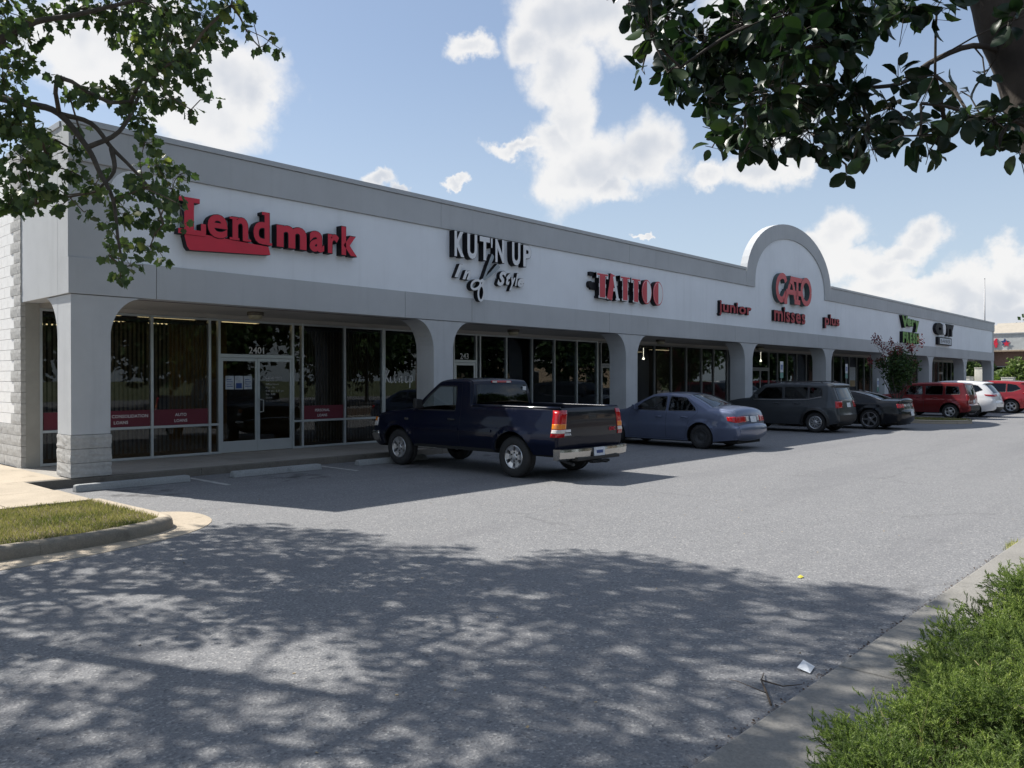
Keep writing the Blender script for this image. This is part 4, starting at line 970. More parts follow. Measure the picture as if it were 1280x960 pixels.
def smooth_side(me, V2, keys): pass
def make_car(name, label, cat, S, pos, group='vehicles parked nose in along the shops'):
    """local frame: x forward from the rear bumper, y to the left, z up"""
    t = bpy.data.objects.new(name, None); COL.objects.link(t); tag(t, label, cat, group); t.empty_display_size = .3
    t.location = (pos[0], pos[1], 0); t.rotation_euler = (0, 0, R(90 + pos[2]))
    L, hw, zb, sill, pm = S['L'], S['hw'], S['zb'], S['sill'], S['paint']
    xr, xf, rw, ra = S['xr'], S['xf'], S['rw'], S['ra']
    prof = []; segr = []
    for nm, mt, pts, crown in S['segs']:
        q = cat_rom(pts, 8) if len(pts) > 2 else [tuple(np.array(pts[0]) * (1 - i / 4) + np.array(pts[1]) * i / 4) for i in range(5)]
        k = len(prof) - 1 if prof else 0
        prof += q if not prof else q[1:]
        segr.append((nm, mt, k, len(prof) - 1, crown))
    PR = np.array(prof); n = len(PR)
    cr = np.zeros(n); cnt = np.zeros(n)
    for nm, mt, a, b_, c in segr: cr[a:b_ + 1] += c; cnt[a:b_ + 1] += 1
    cr /= cnt
    for _ in range(3): cr[1:-1] = (cr[:-2] + 2 * cr[1:-1] + cr[2:]) / 4
    tg = np.gradient(PR, axis=0); tg /= np.maximum(np.hypot(tg[:, 0], tg[:, 1])[:, None], 1e-9); NR = np.stack([-tg[:, 1], tg[:, 0]], 1)
    rd, tum, pr, pf = S.get('round', .08), S['tum'], S.get('pr', .10), S.get('pf', .13); Lr, Lf = S.get('Lr', .9), S.get('Lf', 1.1); zc = S.get('crease', zb * .78)
    rbed = S.get('norm_round')
    A, B = PR[:-1], PR[1:]; dAB = B - A; LL = np.maximum((dAB ** 2).sum(1), 1e-12)
    def width(P, rounding=True):
        P = np.atleast_2d(P); x, z = P[:, 0], P[:, 1]; w = np.full(len(P), hw)
        zm = zb * .62; w -= S.get('tuck', .07) * np.clip((zm - z) / (zm - sill + .01), 0, 1.3) ** 1.7
        w -= tum * np.maximum(0, z - zb) ** 1.0 + .05 * np.clip((z - zm) / (zb - zm + .001), 0, 1) ** 2
        w -= pr * np.clip((Lr - x) / Lr, 0, 1) ** 2.2 + pf * np.clip((x - (L - Lf)) / Lf, 0, 1) ** 2.2
        w += .008 * np.tanh((zc - z) / .03)
        for xw in (xr, xf):
            d = np.hypot(x - xw, z - rw); w += S.get('flare', .016) * np.exp(-((d - ra) / .05) ** 2) * (z < zb)
        if rounding:
            tq = np.clip(((P[:, None] - A[None]) * dAB[None]).sum(2) / LL[None], 0, 1)
            d = np.sqrt((((A[None] + tq[..., None] * dAB[None]) - P[:, None]) ** 2).sum(2)).min(1)
            q = np.clip(1 - d / rd, 0, 1); w -= rd * .85 * (1 - np.sqrt(1 - np.minimum(q, .999) ** 2))
        return w
    def side(P, off=0.): P = np.atleast_2d(np.array(P, float)); return np.c_[P[:, 0], width(P) + off, P[:, 1]]
    We = width(PR)
    def strip(i, v, off=0.):
        p = PR[i] + NR[i] * (cr[i] * (1 - v * v) + off); return (p[0], v * We[i], p[1])
    # underside line with the wheel arches
    fb, rb_ = prof[-1], prof[0]; bot = []
    def arch(xw):
        da = math.sqrt(max(.01, ra ** 2 - (rw - sill) ** 2)); a0 = math.atan2(sill - rw, da)
        return [(xw + ra * math.cos(a0 + (math.pi - 2 * a0) * i / 16), rw + ra * math.sin(a0 + (math.pi - 2 * a0) * i / 16)) for i in range(17)]
    bot += arch(xf) + [(xf - ra - .1 - k * (xf - xr - 2 * ra - .2) / 5, sill) for k in range(6)] + arch(xr)
    outer = [tuple(p) for p in prof] + [p for p in bot]
    wins = [(w[0], round_poly(w[1], w[2] if len(w) > 2 else .05)) for w in S['windows']]
    doors = [(d[0], round_poly(d[1], .03, 3)) for d in S['doors']]
    extra = []
    for q in (.12, .3, .55, .85, 1.2): extra += [tuple(PR[i] - NR[i] * rd * q) for i in range(0, n)]
    dwin = {}; free = []
    for wn, wp in wins:
        c = np.mean(wp, 0)[None]; own = None
        for dn, dp in doors:
            if in_poly(c, dp)[0]: own = dn
        (dwin.setdefault(own, []) if own else free).append(wp)
    def normals(V2):
        e = .006; gx = (width(V2 + (e, 0)) - width(V2 - (e, 0))) / (2 * e); gz = (width(V2 + (0, e)) - width(V2 - (0, e))) / (2 * e)
        return unit(np.c_[-np.clip(gx, -2.5, 2.5), np.ones(len(V2)), -np.clip(gz, -2.5, 2.5)])
    def both(V2, F, off, nm, mt, parent, smooth=True, thick=0):
        obs = []; NN = normals(V2)
        for s in (1, -1):
            P = side(V2, off); P[:, 1] *= s; f = F if s < 0 else F[:, ::-1]
            me = np_mesh(nm, P, f, [mt], None, smooth); Ns = NN.copy(); Ns[:, 1] *= s
            if len(me.vertices) == len(Ns): me.normals_split_custom_set_from_vertices([tuple(q) for q in Ns])
            obs.append(link(nm, me, parent))
        return obs
    V, F = tri_region(outer, [d[1] for d in doors] + free, .075, extra)
    # keep the triangles facing outwards: 2-D ccw (x,z) seen from -y
    a = V[F]; ar = (a[:, 1, 0] - a[:, 0, 0]) * (a[:, 2, 1] - a[:, 0, 1]) - (a[:, 2, 0] - a[:, 0, 0]) * (a[:, 1, 1] - a[:, 0, 1]); F[ar < 0] = F[ar < 0][:, ::-1]
    both(V, F, 0, 'body_side', pm, t)
    Vl, Fl = tri_region([tuple(p) for p in inset(outer, .03)] if False else outer, [w[1] for w in wins], .15)
    a = Vl[Fl]; ar = (a[:, 1, 0] - a[:, 0, 0]) * (a[:, 2, 1] - a[:, 0, 1]) - (a[:, 2, 0] - a[:, 0, 0]) * (a[:, 1, 1] - a[:, 0, 1]); Fl[ar < 0] = Fl[ar < 0][:, ::-1]
    both(Vl, Fl, -.035, 'inner_panel', 'car_inside', t)
    for dn, dp in doors:
        g = inset(dp, .0045); hol = [w for w in dwin.get(dn, [])]
        V, F = tri_region(g, hol, .075, extra); a = V[F]; ar = (a[:, 1, 0] - a[:, 0, 0]) * (a[:, 2, 1] - a[:, 0, 1]) - (a[:, 2, 0] - a[:, 0, 0]) * (a[:, 1, 1] - a[:, 0, 1]); F[ar < 0] = F[ar < 0][:, ::-1]
        ds = both(V, F, .001, 'door', pm, t)
        hx = min(p[0] for p in dp) + S.get('hx', .12) + (0 if dn != 'rear' else .16); hz = S.get('hz', zb - .11)
        for o, s in zip(ds, (1, -1)):
            y = float(width([(hx, hz)])[0]); b = MB(); b.tube([(hx - .0, s * (y - .005), hz), (hx + .02, s * (y + .028), hz + .003), (hx + .17, s * (y + .030), hz + .006), (hx + .20, s * (y - .005), hz + .006)], .016, 6); obj('handle', b, S.get('handle', pm), o, smooth=True)
    gm = S.get('glass', 'car_glass')
    for wn, wp in wins:
        V, F = tri_region(inset(wp, -.004), [], .12); a = V[F]; ar = (a[:, 1, 0] - a[:, 0, 0]) * (a[:, 2, 1] - a[:, 0, 1]) - (a[:, 2, 0] - a[:, 0, 0]) * (a[:, 1, 1] - a[:, 0, 1]); F[ar < 0] = F[ar < 0][:, ::-1]
        both(V, F, -.012, 'side_window', S.get('wglass', {}).get(wn, gm), t)
        # rubber seal round the pane
        if 1:
            for s in (1, -1):
                b = MB(); o_, i_ = inset(wp, -.010), inset(wp, .012); PO, PI = side(o_, .003), side(i_, -.004); PO[:, 1] *= s; PI[:, 1] *= s; k = len(wp)
                b.v = [tuple(p) for p in PO] + [tuple(p) for p in PI]
                for i in range(k): b.f.append((i, (i + 1) % k, k + (i + 1) % k, k + i)[::s]); b.m.append(0)
                obj('window_seal', b, S.get('seal', 'plastic_black'), t, smooth=True)
    # panels across the car
    vs = np.array([-1, -.93, -.8, -.6, -.3, 0, .3, .6, .8, .93, 1])
    for nm, mt, a, c, crown in segr:
        if nm == 'skip': continue
        isg = mt in ('GLASS', 'GLASSD')
        ed = S.get('glass_edge', .86)
        def sheet(vv, off=0.):
            b = MB(); m = len(vv)
            for i in range(a, c + 1):
                for v in vv: b.v.append(strip(i, v, off))
            for i in range(c - a):
                for j in range(m - 1): b.f.append((i * m + j, i * m + j + 1, (i + 1) * m + j + 1, (i + 1) * m + j)); b.m.append(0)
            return b
        if isg:
            for vv in ((-1, -.94, -ed), (ed, .94, 1)): obj('pillar', sheet(vv), S.get('frame', pm), t, smooth=True)
            obj(nm, sheet(np.linspace(-ed, ed, 9), -.006), gm if mt == 'GLASS' else S.get('rglass', 'car_glass_dark'), t, smooth=True)
            for v0 in (-1, 1):
                b = MB(); q = [strip(i, v0 * ed, -.001) for i in range(a, c + 1)]; b.tube(q, .010, 4); obj('window_seal', b, 'plastic_black', t)
        else: obj(nm, sheet(vs), pm if mt == 'PAINT' else mt, t, smooth=True)
    # underbody
    b = MB(); b.box(S.get('ubx', .14), L - .15, -hw + .27, hw - .27, sill - .04, S.get('ubz', zb - .25)); obj('underbody', b, 'under_black', t)
    b = MB(); b.box(xr + ra, xf - ra, -hw + .06, hw - .06, sill - .012, sill + .05); obj('floor', b, 'under_black', t)
    # seats
    b = MB()
    for sx in S['seats']:
        for sy in ((-.36, .36) if sx[1] else (-.33, .33)):
            w = .25
            b.add([(sx[0] - .1, sy - w, sill + .1), (sx[0] + .5, sy - w, sill + .1), (sx[0] + .5, sy + w, sill + .1), (sx[0] - .1, sy + w, sill + .1), (sx[0] - .1, sy - w, zb - .35), (sx[0] + .5, sy - w, zb - .3), (sx[0] + .5, sy + w, zb - .3), (sx[0] - .1, sy + w, zb - .35)], [(0, 3, 2, 1), (4, 5, 6, 7), (0, 1, 5, 4), (1, 2, 6, 5), (2, 3, 7, 6), (3, 0, 4, 7)])
            zt = zb + .10
            b.add([(sx[0] - .02, sy - w, zb - .4), (sx[0] + .12, sy - w, zb - .4), (sx[0] + .12, sy + w, zb - .4), (sx[0] - .02, sy + w, zb - .4), (sx[0] - .16, sy - w * .8, zt), (sx[0] - .06, sy - w * .8, zt), (sx[0] - .06, sy + w * .8, zt), (sx[0] - .16, sy + w * .8, zt)], [(0, 3, 2, 1), (4, 5, 6, 7), (0, 1, 5, 4), (1, 2, 6, 5), (2, 3, 7, 6), (3, 0, 4, 7)])
            b.box(sx[0] - .17, sx[0] - .08, sy - .12, sy + .12, zt + .03, zt + .19)
    obj('seat', b, 'car_inside', t, bevel=.03)
    # wheels
    ty, rm_ = wheel_meshes(rw, S.get('tw', .215), S.get('rim', .2), S['wheel'])
    tr = hw - S.get('tw', .215) / 2 - S.get('inw', .035)
    for x in (xr, xf):
        for s in (1, -1):
            o = link('wheel', ty, t); o.location = (x, s * tr, rw); o.rotation_euler = (0, 0, 0 if s > 0 else math.pi)
            link('rim', rm_, o)
    # mirrors
    mx, mz = S['mirror']; y0 = float(width([(mx, mz)])[0])
    for s in (1, -1):
        b = MB(); b.add([(mx - .05, s * (y0 + .03), mz), (mx + .05, s * (y0 + .03), mz), (mx + .06, s * (y0 + .21), mz + .01), (mx - .06, s * (y0 + .22), mz + .01), (mx - .05, s * (y0 + .03), mz + S.get('mh', .13)), (mx + .04, s * (y0 + .03), mz + S.get('mh', .13)), (mx + .05, s * (y0 + .20), mz + S.get('mh', .13) + .02), (mx - .06, s * (y0 + .21), mz + S.get('mh', .13) + .02)], [f if s > 0 else f[::-1] for f in [(0, 3, 2, 1), (4, 5, 6, 7), (0, 1, 5, 4), (1, 2, 6, 5), (2, 3, 7, 6), (3, 0, 4, 7)]])
        b.box(mx - .03, mx + .03, min(s * (y0 - .04), s * (y0 + .04)), max(s * (y0 - .04), s * (y0 + .04)), mz + .02, mz + .06)
        obj('mirror', b, S.get('mirror_mat', pm), t, bevel=.02)
    # rear lamps: a patch on the flank joined to a patch on the tail
    rear_i = [i for i in range(n) if PR[i][0] < L * .35]
    zz = PR[rear_i][:, 1]; mono = np.maximum.accumulate(zz + np.arange(len(zz)) * 1e-6)
    def rear(z, v, off):
        fi = np.interp(z, mono, np.arange(len(zz))); i = int(min(fi, len(zz) - 2)); u = fi - i
        a_, b_ = np.array(strip(i, v, off)), np.array(strip(i + 1, v, off)); return tuple(a_ + (b_ - a_) * u)
    def lamp(nm, mt, z0, z1, v0, v1, xs=0., off=.012, sides=(1, -1), parent=t, z1b=None, nb=6):
        for s in sides:
            b = MB(); nu = 5
            for i in range(nb + 1):
                u = i / nb
                row = []
                zl = z0 + (z1 - z0) * u
                for j in range(nu + 1): row.append(rear(zl, s * (v0 + (v1 - v0) * j / nu), off))
                if xs:
                    base = rear(zl, s * 1., 0)[0]
                    zq = zl if z1b is None else (z1b[0] + (z1b[1] - z1b[0]) * u)
                    for q in (.03, .08, .16, .3, .6, 1.):
                        zz_ = zl + (zq - zl) * q; p = side([(base + .012 + xs * q, zz_)], off)[0]; row.append((p[0], s * p[1], p[2]))
                b.v += row; m = len(row)
            for i in range(nb):
                for j in range(m - 1): f = (i * m + j, i * m + j + 1, (i + 1) * m + j + 1, (i + 1) * m + j); b.f.append(f if s < 0 else f[::-1]); b.m.append(0)
            # edge skirt for thickness
            o = obj(nm, b, mt, parent, smooth=True); sm = o.modifiers.new('thick', 'SOLIDIFY'); sm.thickness = .016; sm.offset = -1
    for a_ in S.get('lamps', ()): lamp(*a_[:6], **a_[6])
    if 'plate' in S:
        z0, off = S['plate'][:2]; y = S['plate'][2] if len(S['plate']) > 2 else 0.
        c = np.array(rear(z0 + .075, y / hw, off)); c2 = np.array(rear(z0, y / hw, off)); c3 = np.array(rear(z0 + .15, y / hw, off)); dx = float(np.clip((c3 - c2)[0] / .15, -.5, .6))
        b = MB(); b.add([(c[0] - dx * .075, y - .152, z0), (c[0] - dx * .075, y + .152, z0), (c[0] + dx * .075, y + .152, z0 + .15), (c[0] + dx * .075, y - .152, z0 + .15), (c[0] - dx * .075 + .01, y - .152, z0), (c[0] - dx * .075 + .01, y + .152, z0), (c[0] + dx * .075 + .01, y + .152, z0 + .15), (c[0] + dx * .075 + .01, y - .152, z0 + .15)], [(0, 1, 2, 3)[::-1], (4, 5, 6, 7), (0, 1, 5, 4), (1, 2, 6, 5), (2, 3, 7, 6), (3, 0, 4, 7)])
        obj('number_plate', b, 'plate_white', t)
    return t, dict(side=side, rear=rear, strip=strip, width=width, PR=PR, segr=segr)
def rear_text(parent, text, x, y0, z0, h, m, lean=0.):
    """lettering on a tail panel: reads left to right seen from behind (towards -y)"""
    v, f, nz = glyphs(text, .01, .01, 2); b = MB(); b.v = [(x - .004 - p[2] * .3 + p[1] * h / .7 * lean, y0 - p[0] * h / .7, z0 + p[1] * h / .7) for p in v]; b.f = f; b.m = [0] * len(f)
    return obj('lettering', b, m, parent)

# dark blue regular-cab pickup
TR = dict(L=5.40, hw=.985, zb=1.14, sill=.44, xr=1.18, xf=4.42, rw=.375, ra=.47, tw=.245, rim=.215, wheel='truck', paint='paint_navy', tum=.22, tuck=.10, pr=.02, pf=.10, Lf=.9, round=.055, crease=.86, flare=.022, ubz=.75, ubx=.32,
  segs=[('tail_panel', 'PAINT', [(.16, .46), (.14, .60), (.125, .765)], .0), ('tailgate', 'paint_tailgate', [(.125, .765), (.11, .9), (.115, 1.16), (.14, 1.275)], .012), ('skip', 'PAINT', [(.14, 1.275), (.6, 1.285), (1.2, 1.29), (2.30, 1.29)], .0),
        ('rear_window', 'GLASSD', [(2.30, 1.29), (2.325, 1.48), (2.37, 1.68)], .03), ('roof', 'PAINT', [(2.37, 1.68), (2.43, 1.755), (2.65, 1.785), (3.0, 1.785), (3.27, 1.745), (3.36, 1.70)], .025),
        ('windscreen', 'GLASS', [(3.36, 1.70), (3.66, 1.47), (3.98, 1.18)], .07), ('hood', 'PAINT', [(3.98, 1.18), (4.45, 1.14), (4.95, 1.09), (5.20, 1.02)], .05), ('grille', 'plastic_black', [(5.20, 1.02), (5.27, .9), (5.28, .72)], .07), ('front_bumper', 'chrome', [(5.28, .72), (5.40, .68), (5.40, .50), (5.30, .36)], .08)],
  windows=[('front', [(2.72, 1.17), (2.76, 1.65), (3.28, 1.65), (3.56, 1.45), (3.84, 1.17)], .05)], doors=[('front', [(2.56, .47), (2.56, 1.15), (2.63, 1.705), (3.33, 1.705), (3.70, 1.42), (3.90, 1.15), (3.88, .47)])],
  seats=[(2.75, 0)], mirror=(3.70, 1.19), mirror_mat='plastic_black', mh=.19, glass='car_glass_door', rglass='car_glass_dark', glass_edge=.90, hz=1.00, hx=.14, handle='plastic_black',
  lamps=[('tail_light', 'lamp_red', .775, 1.24, .845, 1.0, dict(xs=.13)), ('indicator_lamp', 'lamp_amber', .915, 1.005, .85, 1.0, dict(xs=.125, off=.016)), ('reversing_lamp', 'lamp_clear', .845, .905, .85, 1.0, dict(xs=.125, off=.016))])
XT = 6.0
truck, kt = make_car('pickup_truck', 'dark blue single cab pickup truck with an open bed and alloy wheels', 'pickup truck', TR, (6.88, -5.62, 0))
rear = kt['rear']
b = MB()   # bed: inner walls, floor, front board, rails
for s in (1, -1):
    ys = [s * (.985 - .10), s * (.985 - .16)]
    b.add([(.17, s * .90, 1.27), (2.28, s * .90, 1.285), (2.28, s * .80, 1.285), (.17, s * .80, 1.27), (.17, s * .80, .82), (2.28, s * .80, .82)], [(0, 1, 2, 3)[::-s], (3, 2, 5, 4)[::-s]])
b.face([(.17, -.8, .82), (2.28, -.8, .82), (2.28, .8, .82), (.17, .8, .82)][::-1]); b.face([(2.275, -.9, .82), (2.275, .9, .82), (2.275, .9, 1.285), (2.275, -.9, 1.285)]); b.face([(.19, -.85, .82), (.19, .85, .82), (.19, .85, 1.27), (.19, -.85, 1.27)])
b.face([(.14, -.9, 1.274), (.19, -.9, 1.27), (.19, .9, 1.27), (.14, .9, 1.274)])
obj('cargo_bed', b, 'paint_tailgate', truck)
PRt, Wt = kt['PR'], kt['width']
for s in (1, -1):   # rolled rail along the top of the bed
    pts = [(x, s * (float(Wt([(x, 1.27)], True)[0]) - .015), 1.268 + .015 * (x / 2.3)) for x in np.linspace(.16, 2.27, 8)]
    b = MB(); b.tube(pts, .03, 8); obj('bed_rail', b, 'paint_navy', truck, smooth=True)
b = MB(); pts = []   # chrome rear bumper with dark step pad, hitch
def bump_prof(y): return -.02 + .10 * (abs(y) / 1.0) ** 3
n = 24; pr_ = [(.0, .57), (-.03, .565), (-.035, .52), (-.02, .41), (.04, .37), (.12, .38), (.12, .565)]
for i in range(n + 1):
    y = -.99 + 1.98 * i / n
    dip = .06 if abs(y) < .22 else 0
    for dx, z in pr_: b.v.append((bump_prof(y) + dx + (.03 if abs(y) < .2 and dx < .02 else 0), y, z))
m = len(pr_)
for i in range(n):
    for j in range(m - 1): b.f.append((i * m + j, i * m + j + 1, (i + 1) * m + j + 1, (i + 1) * m + j)); b.m.append(1 if j == 0 or j >= 4 else 0)
    b.f.append((i * m + m - 1, i * m, (i + 1) * m, (i + 1) * m + m - 1)); b.m.append(1)
b.f += [tuple(range(m))[::-1], tuple(n * m + j for j in range(m))]; b.m += [0, 0]
bumper = obj('rear_bumper', b, ['chrome', 'plastic_black'], truck, smooth=False)
b = MB(); b.box(-.06, .1, -.62, .62, .355, .415); obj('step_pad', b, 'plastic_black', bumper, bevel=.01)
b = MB(); b.box(-.06, .35, -.06, .06, .29, .36); b.box(-.10, -.02, -.25, .25, .30, .345); b.box(-.22, -.05, -.03, .03, .305, .34); obj('tow_hitch', b, 'under_black', truck)
b = MB(); b.tube([(.5, .52, .36), (.1, .6, .30), (.03, .63, .29)], .028, 8); obj('exhaust', b, 'steel_wheel', truck)
b = MB(); b.box(-.062, -.045, -.16, .15, .42, .57); obj('number_plate', b, 'plate_white', truck); box('plate_print', -.0655, -.0625, -.10, .09, .465, .52, 'sign_blue', truck)
b = MB(); b.box(.095, .118, -.11, .11, .98 + .08, 1.05 + .09); obj('tailgate_handle', b, 'plastic_black', truck, bevel=.012)
rear_text(truck, 'GMC', .10, -.50, .84, .065, 'sign_red'); box('badge', .103, .112, .62, .76, .86, .905, 'sticker_white', truck); rear_text(truck, 'SIERRA', .104, .80, .80, .042, 'sticker_white')
b = MB(); b.tube([(2.375, -.28, 1.735), (2.375, .28, 1.735)], .024, 6); obj('brake_lamp', b, 'lamp_red', truck); 
for y in (.2, -.2): box('cargo_lamp', 2.35, 2.37, y - .06, y + .06, 1.715, 1.752, 'lamp_clear', truck)
for s in (1, -1): b = MB(); P = kt['side']([(4.12, .98), (4.2, .98)], .005); b.box(4.08, 4.2, min(s * (P[0][1] - .004), s * (P[0][1] + .004)), max(s * (P[0][1] - .004), s * (P[0][1] + .004)), .955, .995); obj('badge', b, 'chrome', truck)
for s in (1, -1):
    b = MB()
    for x0, x1 in ((1.70, 2.54), (2.58, 3.86)):
        for i in range(8): pass
        P = kt['side']([(x0 + (x1 - x0) * i / 8, .80) for i in range(9)], .006); Q = kt['side']([(x0 + (x1 - x0) * i / 8, .845) for i in range(9)], .006); k = len(b.v)
        for p, q in zip(P, Q): b.v += [(p[0], s * p[1], p[2]), (q[0], s * q[1], q[2])]
        for i in range(8): b.f.append((k + 2 * i, k + 2 * i + 1, k + 2 * i + 3, k + 2 * i + 2)[::s]); b.m.append(0)
    o = obj('side_moulding', b, 'paint_navy', truck); q = o.modifiers.new('thick', 'SOLIDIFY'); q.thickness = .014; q.offset = 1
def side_patch(parent, nm, k, x0, x1, z0, z1, mt, off=.012, n=6):
    for s in (1, -1):
        b = MB()
        for i in range(n + 1):
            for z in np.linspace(z0, z1, 4): p = k['side']([(x0 + (x1 - x0) * i / n, z)], off)[0]; b.v.append((p[0], s * p[1], p[2]))
        for i in range(n):
            for j in range(3): f = (i * 4 + j, i * 4 + j + 1, i * 4 + j + 5, i * 4 + j + 4); b.f.append(f[::s]); b.m.append(0)
        o = obj(nm, b, mt, parent, smooth=True); q = o.modifiers.new('thick', 'SOLIDIFY'); q.thickness = .014; q.offset = -1
side_patch(truck, 'headlight', kt, 5.10, 5.255, .80, .97, 'lamp_clear'); side_patch(truck, 'indicator_lamp', kt, 5.13, 5.25, .90, .985, 'lamp_amber', .016); side_patch(truck, 'bumper_end', kt, 5.04, 5.36, .47, .69, 'chrome', .02)
b = MB(); b.box(2.325, 2.331, -.70, -.60, 1.56, 1.64); obj('window_sticker', b, 'sticker_white', truck)

# blue four-door saloon
SE = dict(L=4.79, hw=.89, zb=.93, sill=.20, xr=1.06, xf=3.73, rw=.315, ra=.375, tw=.205, rim=.185, wheel='steel', paint='paint_blue', tum=.42, pr=.10, pf=.14, crease=.60, round=.085, Lr=.8,
  segs=[('rear_bumper', 'PAINT', [(.12, .27), (.03, .36), (.0, .48), (.03, .60), (.08, .63)], .065), ('boot_lid', 'PAINT', [(.08, .63), (.10, .74), (.14, .90), (.20, .985), (.34, 1.02), (.82, 1.055)], .07), ('rear_window', 'GLASSD', [(.82, 1.055), (1.10, 1.20), (1.48, 1.365)], .05),
        ('roof', 'PAINT', [(1.48, 1.365), (1.85, 1.415), (2.3, 1.42), (2.62, 1.37)], .025), ('windscreen', 'GLASS', [(2.62, 1.37), (3.0, 1.19), (3.42, .965)], .07), ('hood', 'PAINT', [(3.42, .965), (3.95, .90), (4.45, .77)], .05), ('front_bumper', 'PAINT', [(4.45, .77), (4.70, .66), (4.79, .48), (4.76, .30), (4.66, .22)], .12)],
  windows=[('front', [(2.10, .955), (2.13, 1.335), (2.55, 1.325), (2.84, 1.19), (3.12, .965)], .05), ('rear', [(1.20, .975), (1.25, 1.05), (1.56, 1.31), (2.03, 1.335), (2.03, .958)], .05)],
  doors=[('front', [(2.07, .24), (2.07, 1.37), (2.58, 1.36), (2.9, 1.2), (3.22, .95), (3.24, .24)]), ('rear', [(1.46, .42), (1.40, .70), (1.14, .93), (1.18, 1.06), (1.54, 1.345), (2.066, 1.37), (2.066, .24), (1.52, .24)])],
  seats=[(2.15, 0), (1.30, 1)], mirror=(3.0, .96), plate=(.70, .02), hz=.80, glass='car_glass', rglass='car_glass',
  lamps=[('tail_light', 'lamp_red', .70, .85, .50, 1.0, dict(xs=.20, z1b=(.74, .84))), ('reversing_lamp', 'lamp_clear', .72, .84, .32, .49, {})])
sedan, ks = make_car('sedan_car', 'metallic blue four door saloon car with dark steel wheels', 'car', SE, (14.47, -4.95, 0))
box('boot_badge', .125, .135, -.06, .06, .93, .965, 'chrome', sedan)
# grey boxy small utility vehicle
JR = dict(L=4.25, hw=.90, zb=1.08, sill=.27, xr=.80, xf=3.37, rw=.345, ra=.42, tw=.22, rim=.215, wheel='ten', paint='paint_graphite', tum=.19, tuck=.05, pr=.07, pf=.08, round=.09, crease=.9, flare=.03, Lr=.5, Lf=.7,
  segs=[('rear_bumper', 'plastic_black', [(.10, .33), (.02, .42), (.0, .60)], .07), ('tailgate', 'PAINT', [(.0, .60), (.03, .72), (.07, .95), (.10, 1.10)], .06), ('rear_window', 'GLASSD', [(.10, 1.10), (.19, 1.32), (.27, 1.52)], .05), ('roof', 'PAINT', [(.27, 1.52), (.22, 1.60), (.5, 1.655), (1.4, 1.685), (2.2, 1.67), (2.68, 1.60)], .02),
        ('windscreen', 'GLASS', [(2.68, 1.60), (2.95, 1.38), (3.18, 1.13)], .06), ('hood', 'PAINT', [(3.18, 1.13), (3.6, 1.09), (4.05, 1.0)], .04), ('front', 'PAINT', [(4.05, 1.0), (4.18, .85), (4.22, .6), (4.2, .42)], .07), ('front_bumper', 'plastic_black', [(4.2, .42), (4.15, .33)], .07)],
  windows=[('front', [(1.95, 1.115), (1.97, 1.53), (2.58, 1.51), (2.98, 1.12)], .05), ('rear', [(1.08, 1.125), (1.08, 1.53), (1.90, 1.535), (1.88, 1.115)], .05), ('quarter', [(.56, 1.23), (.62, 1.50), (1.02, 1.525), (1.02, 1.15)], .06)],
  doors=[('front', [(1.925, .33), (1.925, 1.57), (2.6, 1.56), (3.06, 1.1), (3.02, .33)]), ('rear', [(1.24, .62), (1.05, .86), (1.05, 1.57), (1.922, 1.575), (1.922, .33), (1.32, .33)])],
  seats=[(2.1, 0), (1.2, 1)], mirror=(2.86, 1.12), plate=(.86, .012), hz=.97, glass='car_glass_dark', rglass='car_glass', seal='plastic_black',
  lamps=[('tail_light', 'lamp_red', .84, 1.06, .66, 1.0, dict(xs=.05))])
jeep, kj = make_car('utility_vehicle', 'dark grey boxy utility vehicle with roof rails and bright lattice wheels', 'car', JR, (22.75, -4.32, 0))
for s in (1, -1):
    b = MB(); b.tube([(.6, s * .60, 1.64), (.72, s * .60, 1.72), (2.3, s * .58, 1.72), (2.42, s * .58, 1.66)], .016, 6); obj('roof_rail', b, 'plastic_black', jeep)
    for xw in (.80, 3.37):
        b = MB(); P = [(xw + .42 * math.cos(q), .345 + .42 * math.sin(q)) for q in np.linspace(-.25, math.pi + .25, 18)]; Q = [(xw + .49 * math.cos(q), .345 + .49 * math.sin(q)) for q in np.linspace(-.25, math.pi + .25, 18)]
        A_, B_ = kj['side'](P, .02), kj['side'](Q, .012)
        for p, q in zip(A_, B_): b.v += [(p[0], s * p[1], p[2]), (q[0], s * q[1], q[2])]
        for i in range(17): b.f.append((2 * i, 2 * i + 1, 2 * i + 3, 2 * i + 2)[::s]); b.m.append(0)
        o = obj('arch_trim', b, 'plastic_black', jeep); q = o.modifiers.new('thick', 'SOLIDIFY'); q.thickness = .02; q.offset = 0
    P = kj['side']([(x, z) for x, z in ((.60, 1.205), (1.02, 1.12), (1.5, 1.098), (2.0, 1.09), (2.6, 1.09), (3.0, 1.095))], .006); b = MB(); b.tube([(p[0], s * p[1], p[2]) for p in P], .012, 5); obj('belt_moulding', b, 'alloy', jeep)
rear_text(jeep, 'Jeep', .045, .16, .78, .05, 'chrome')
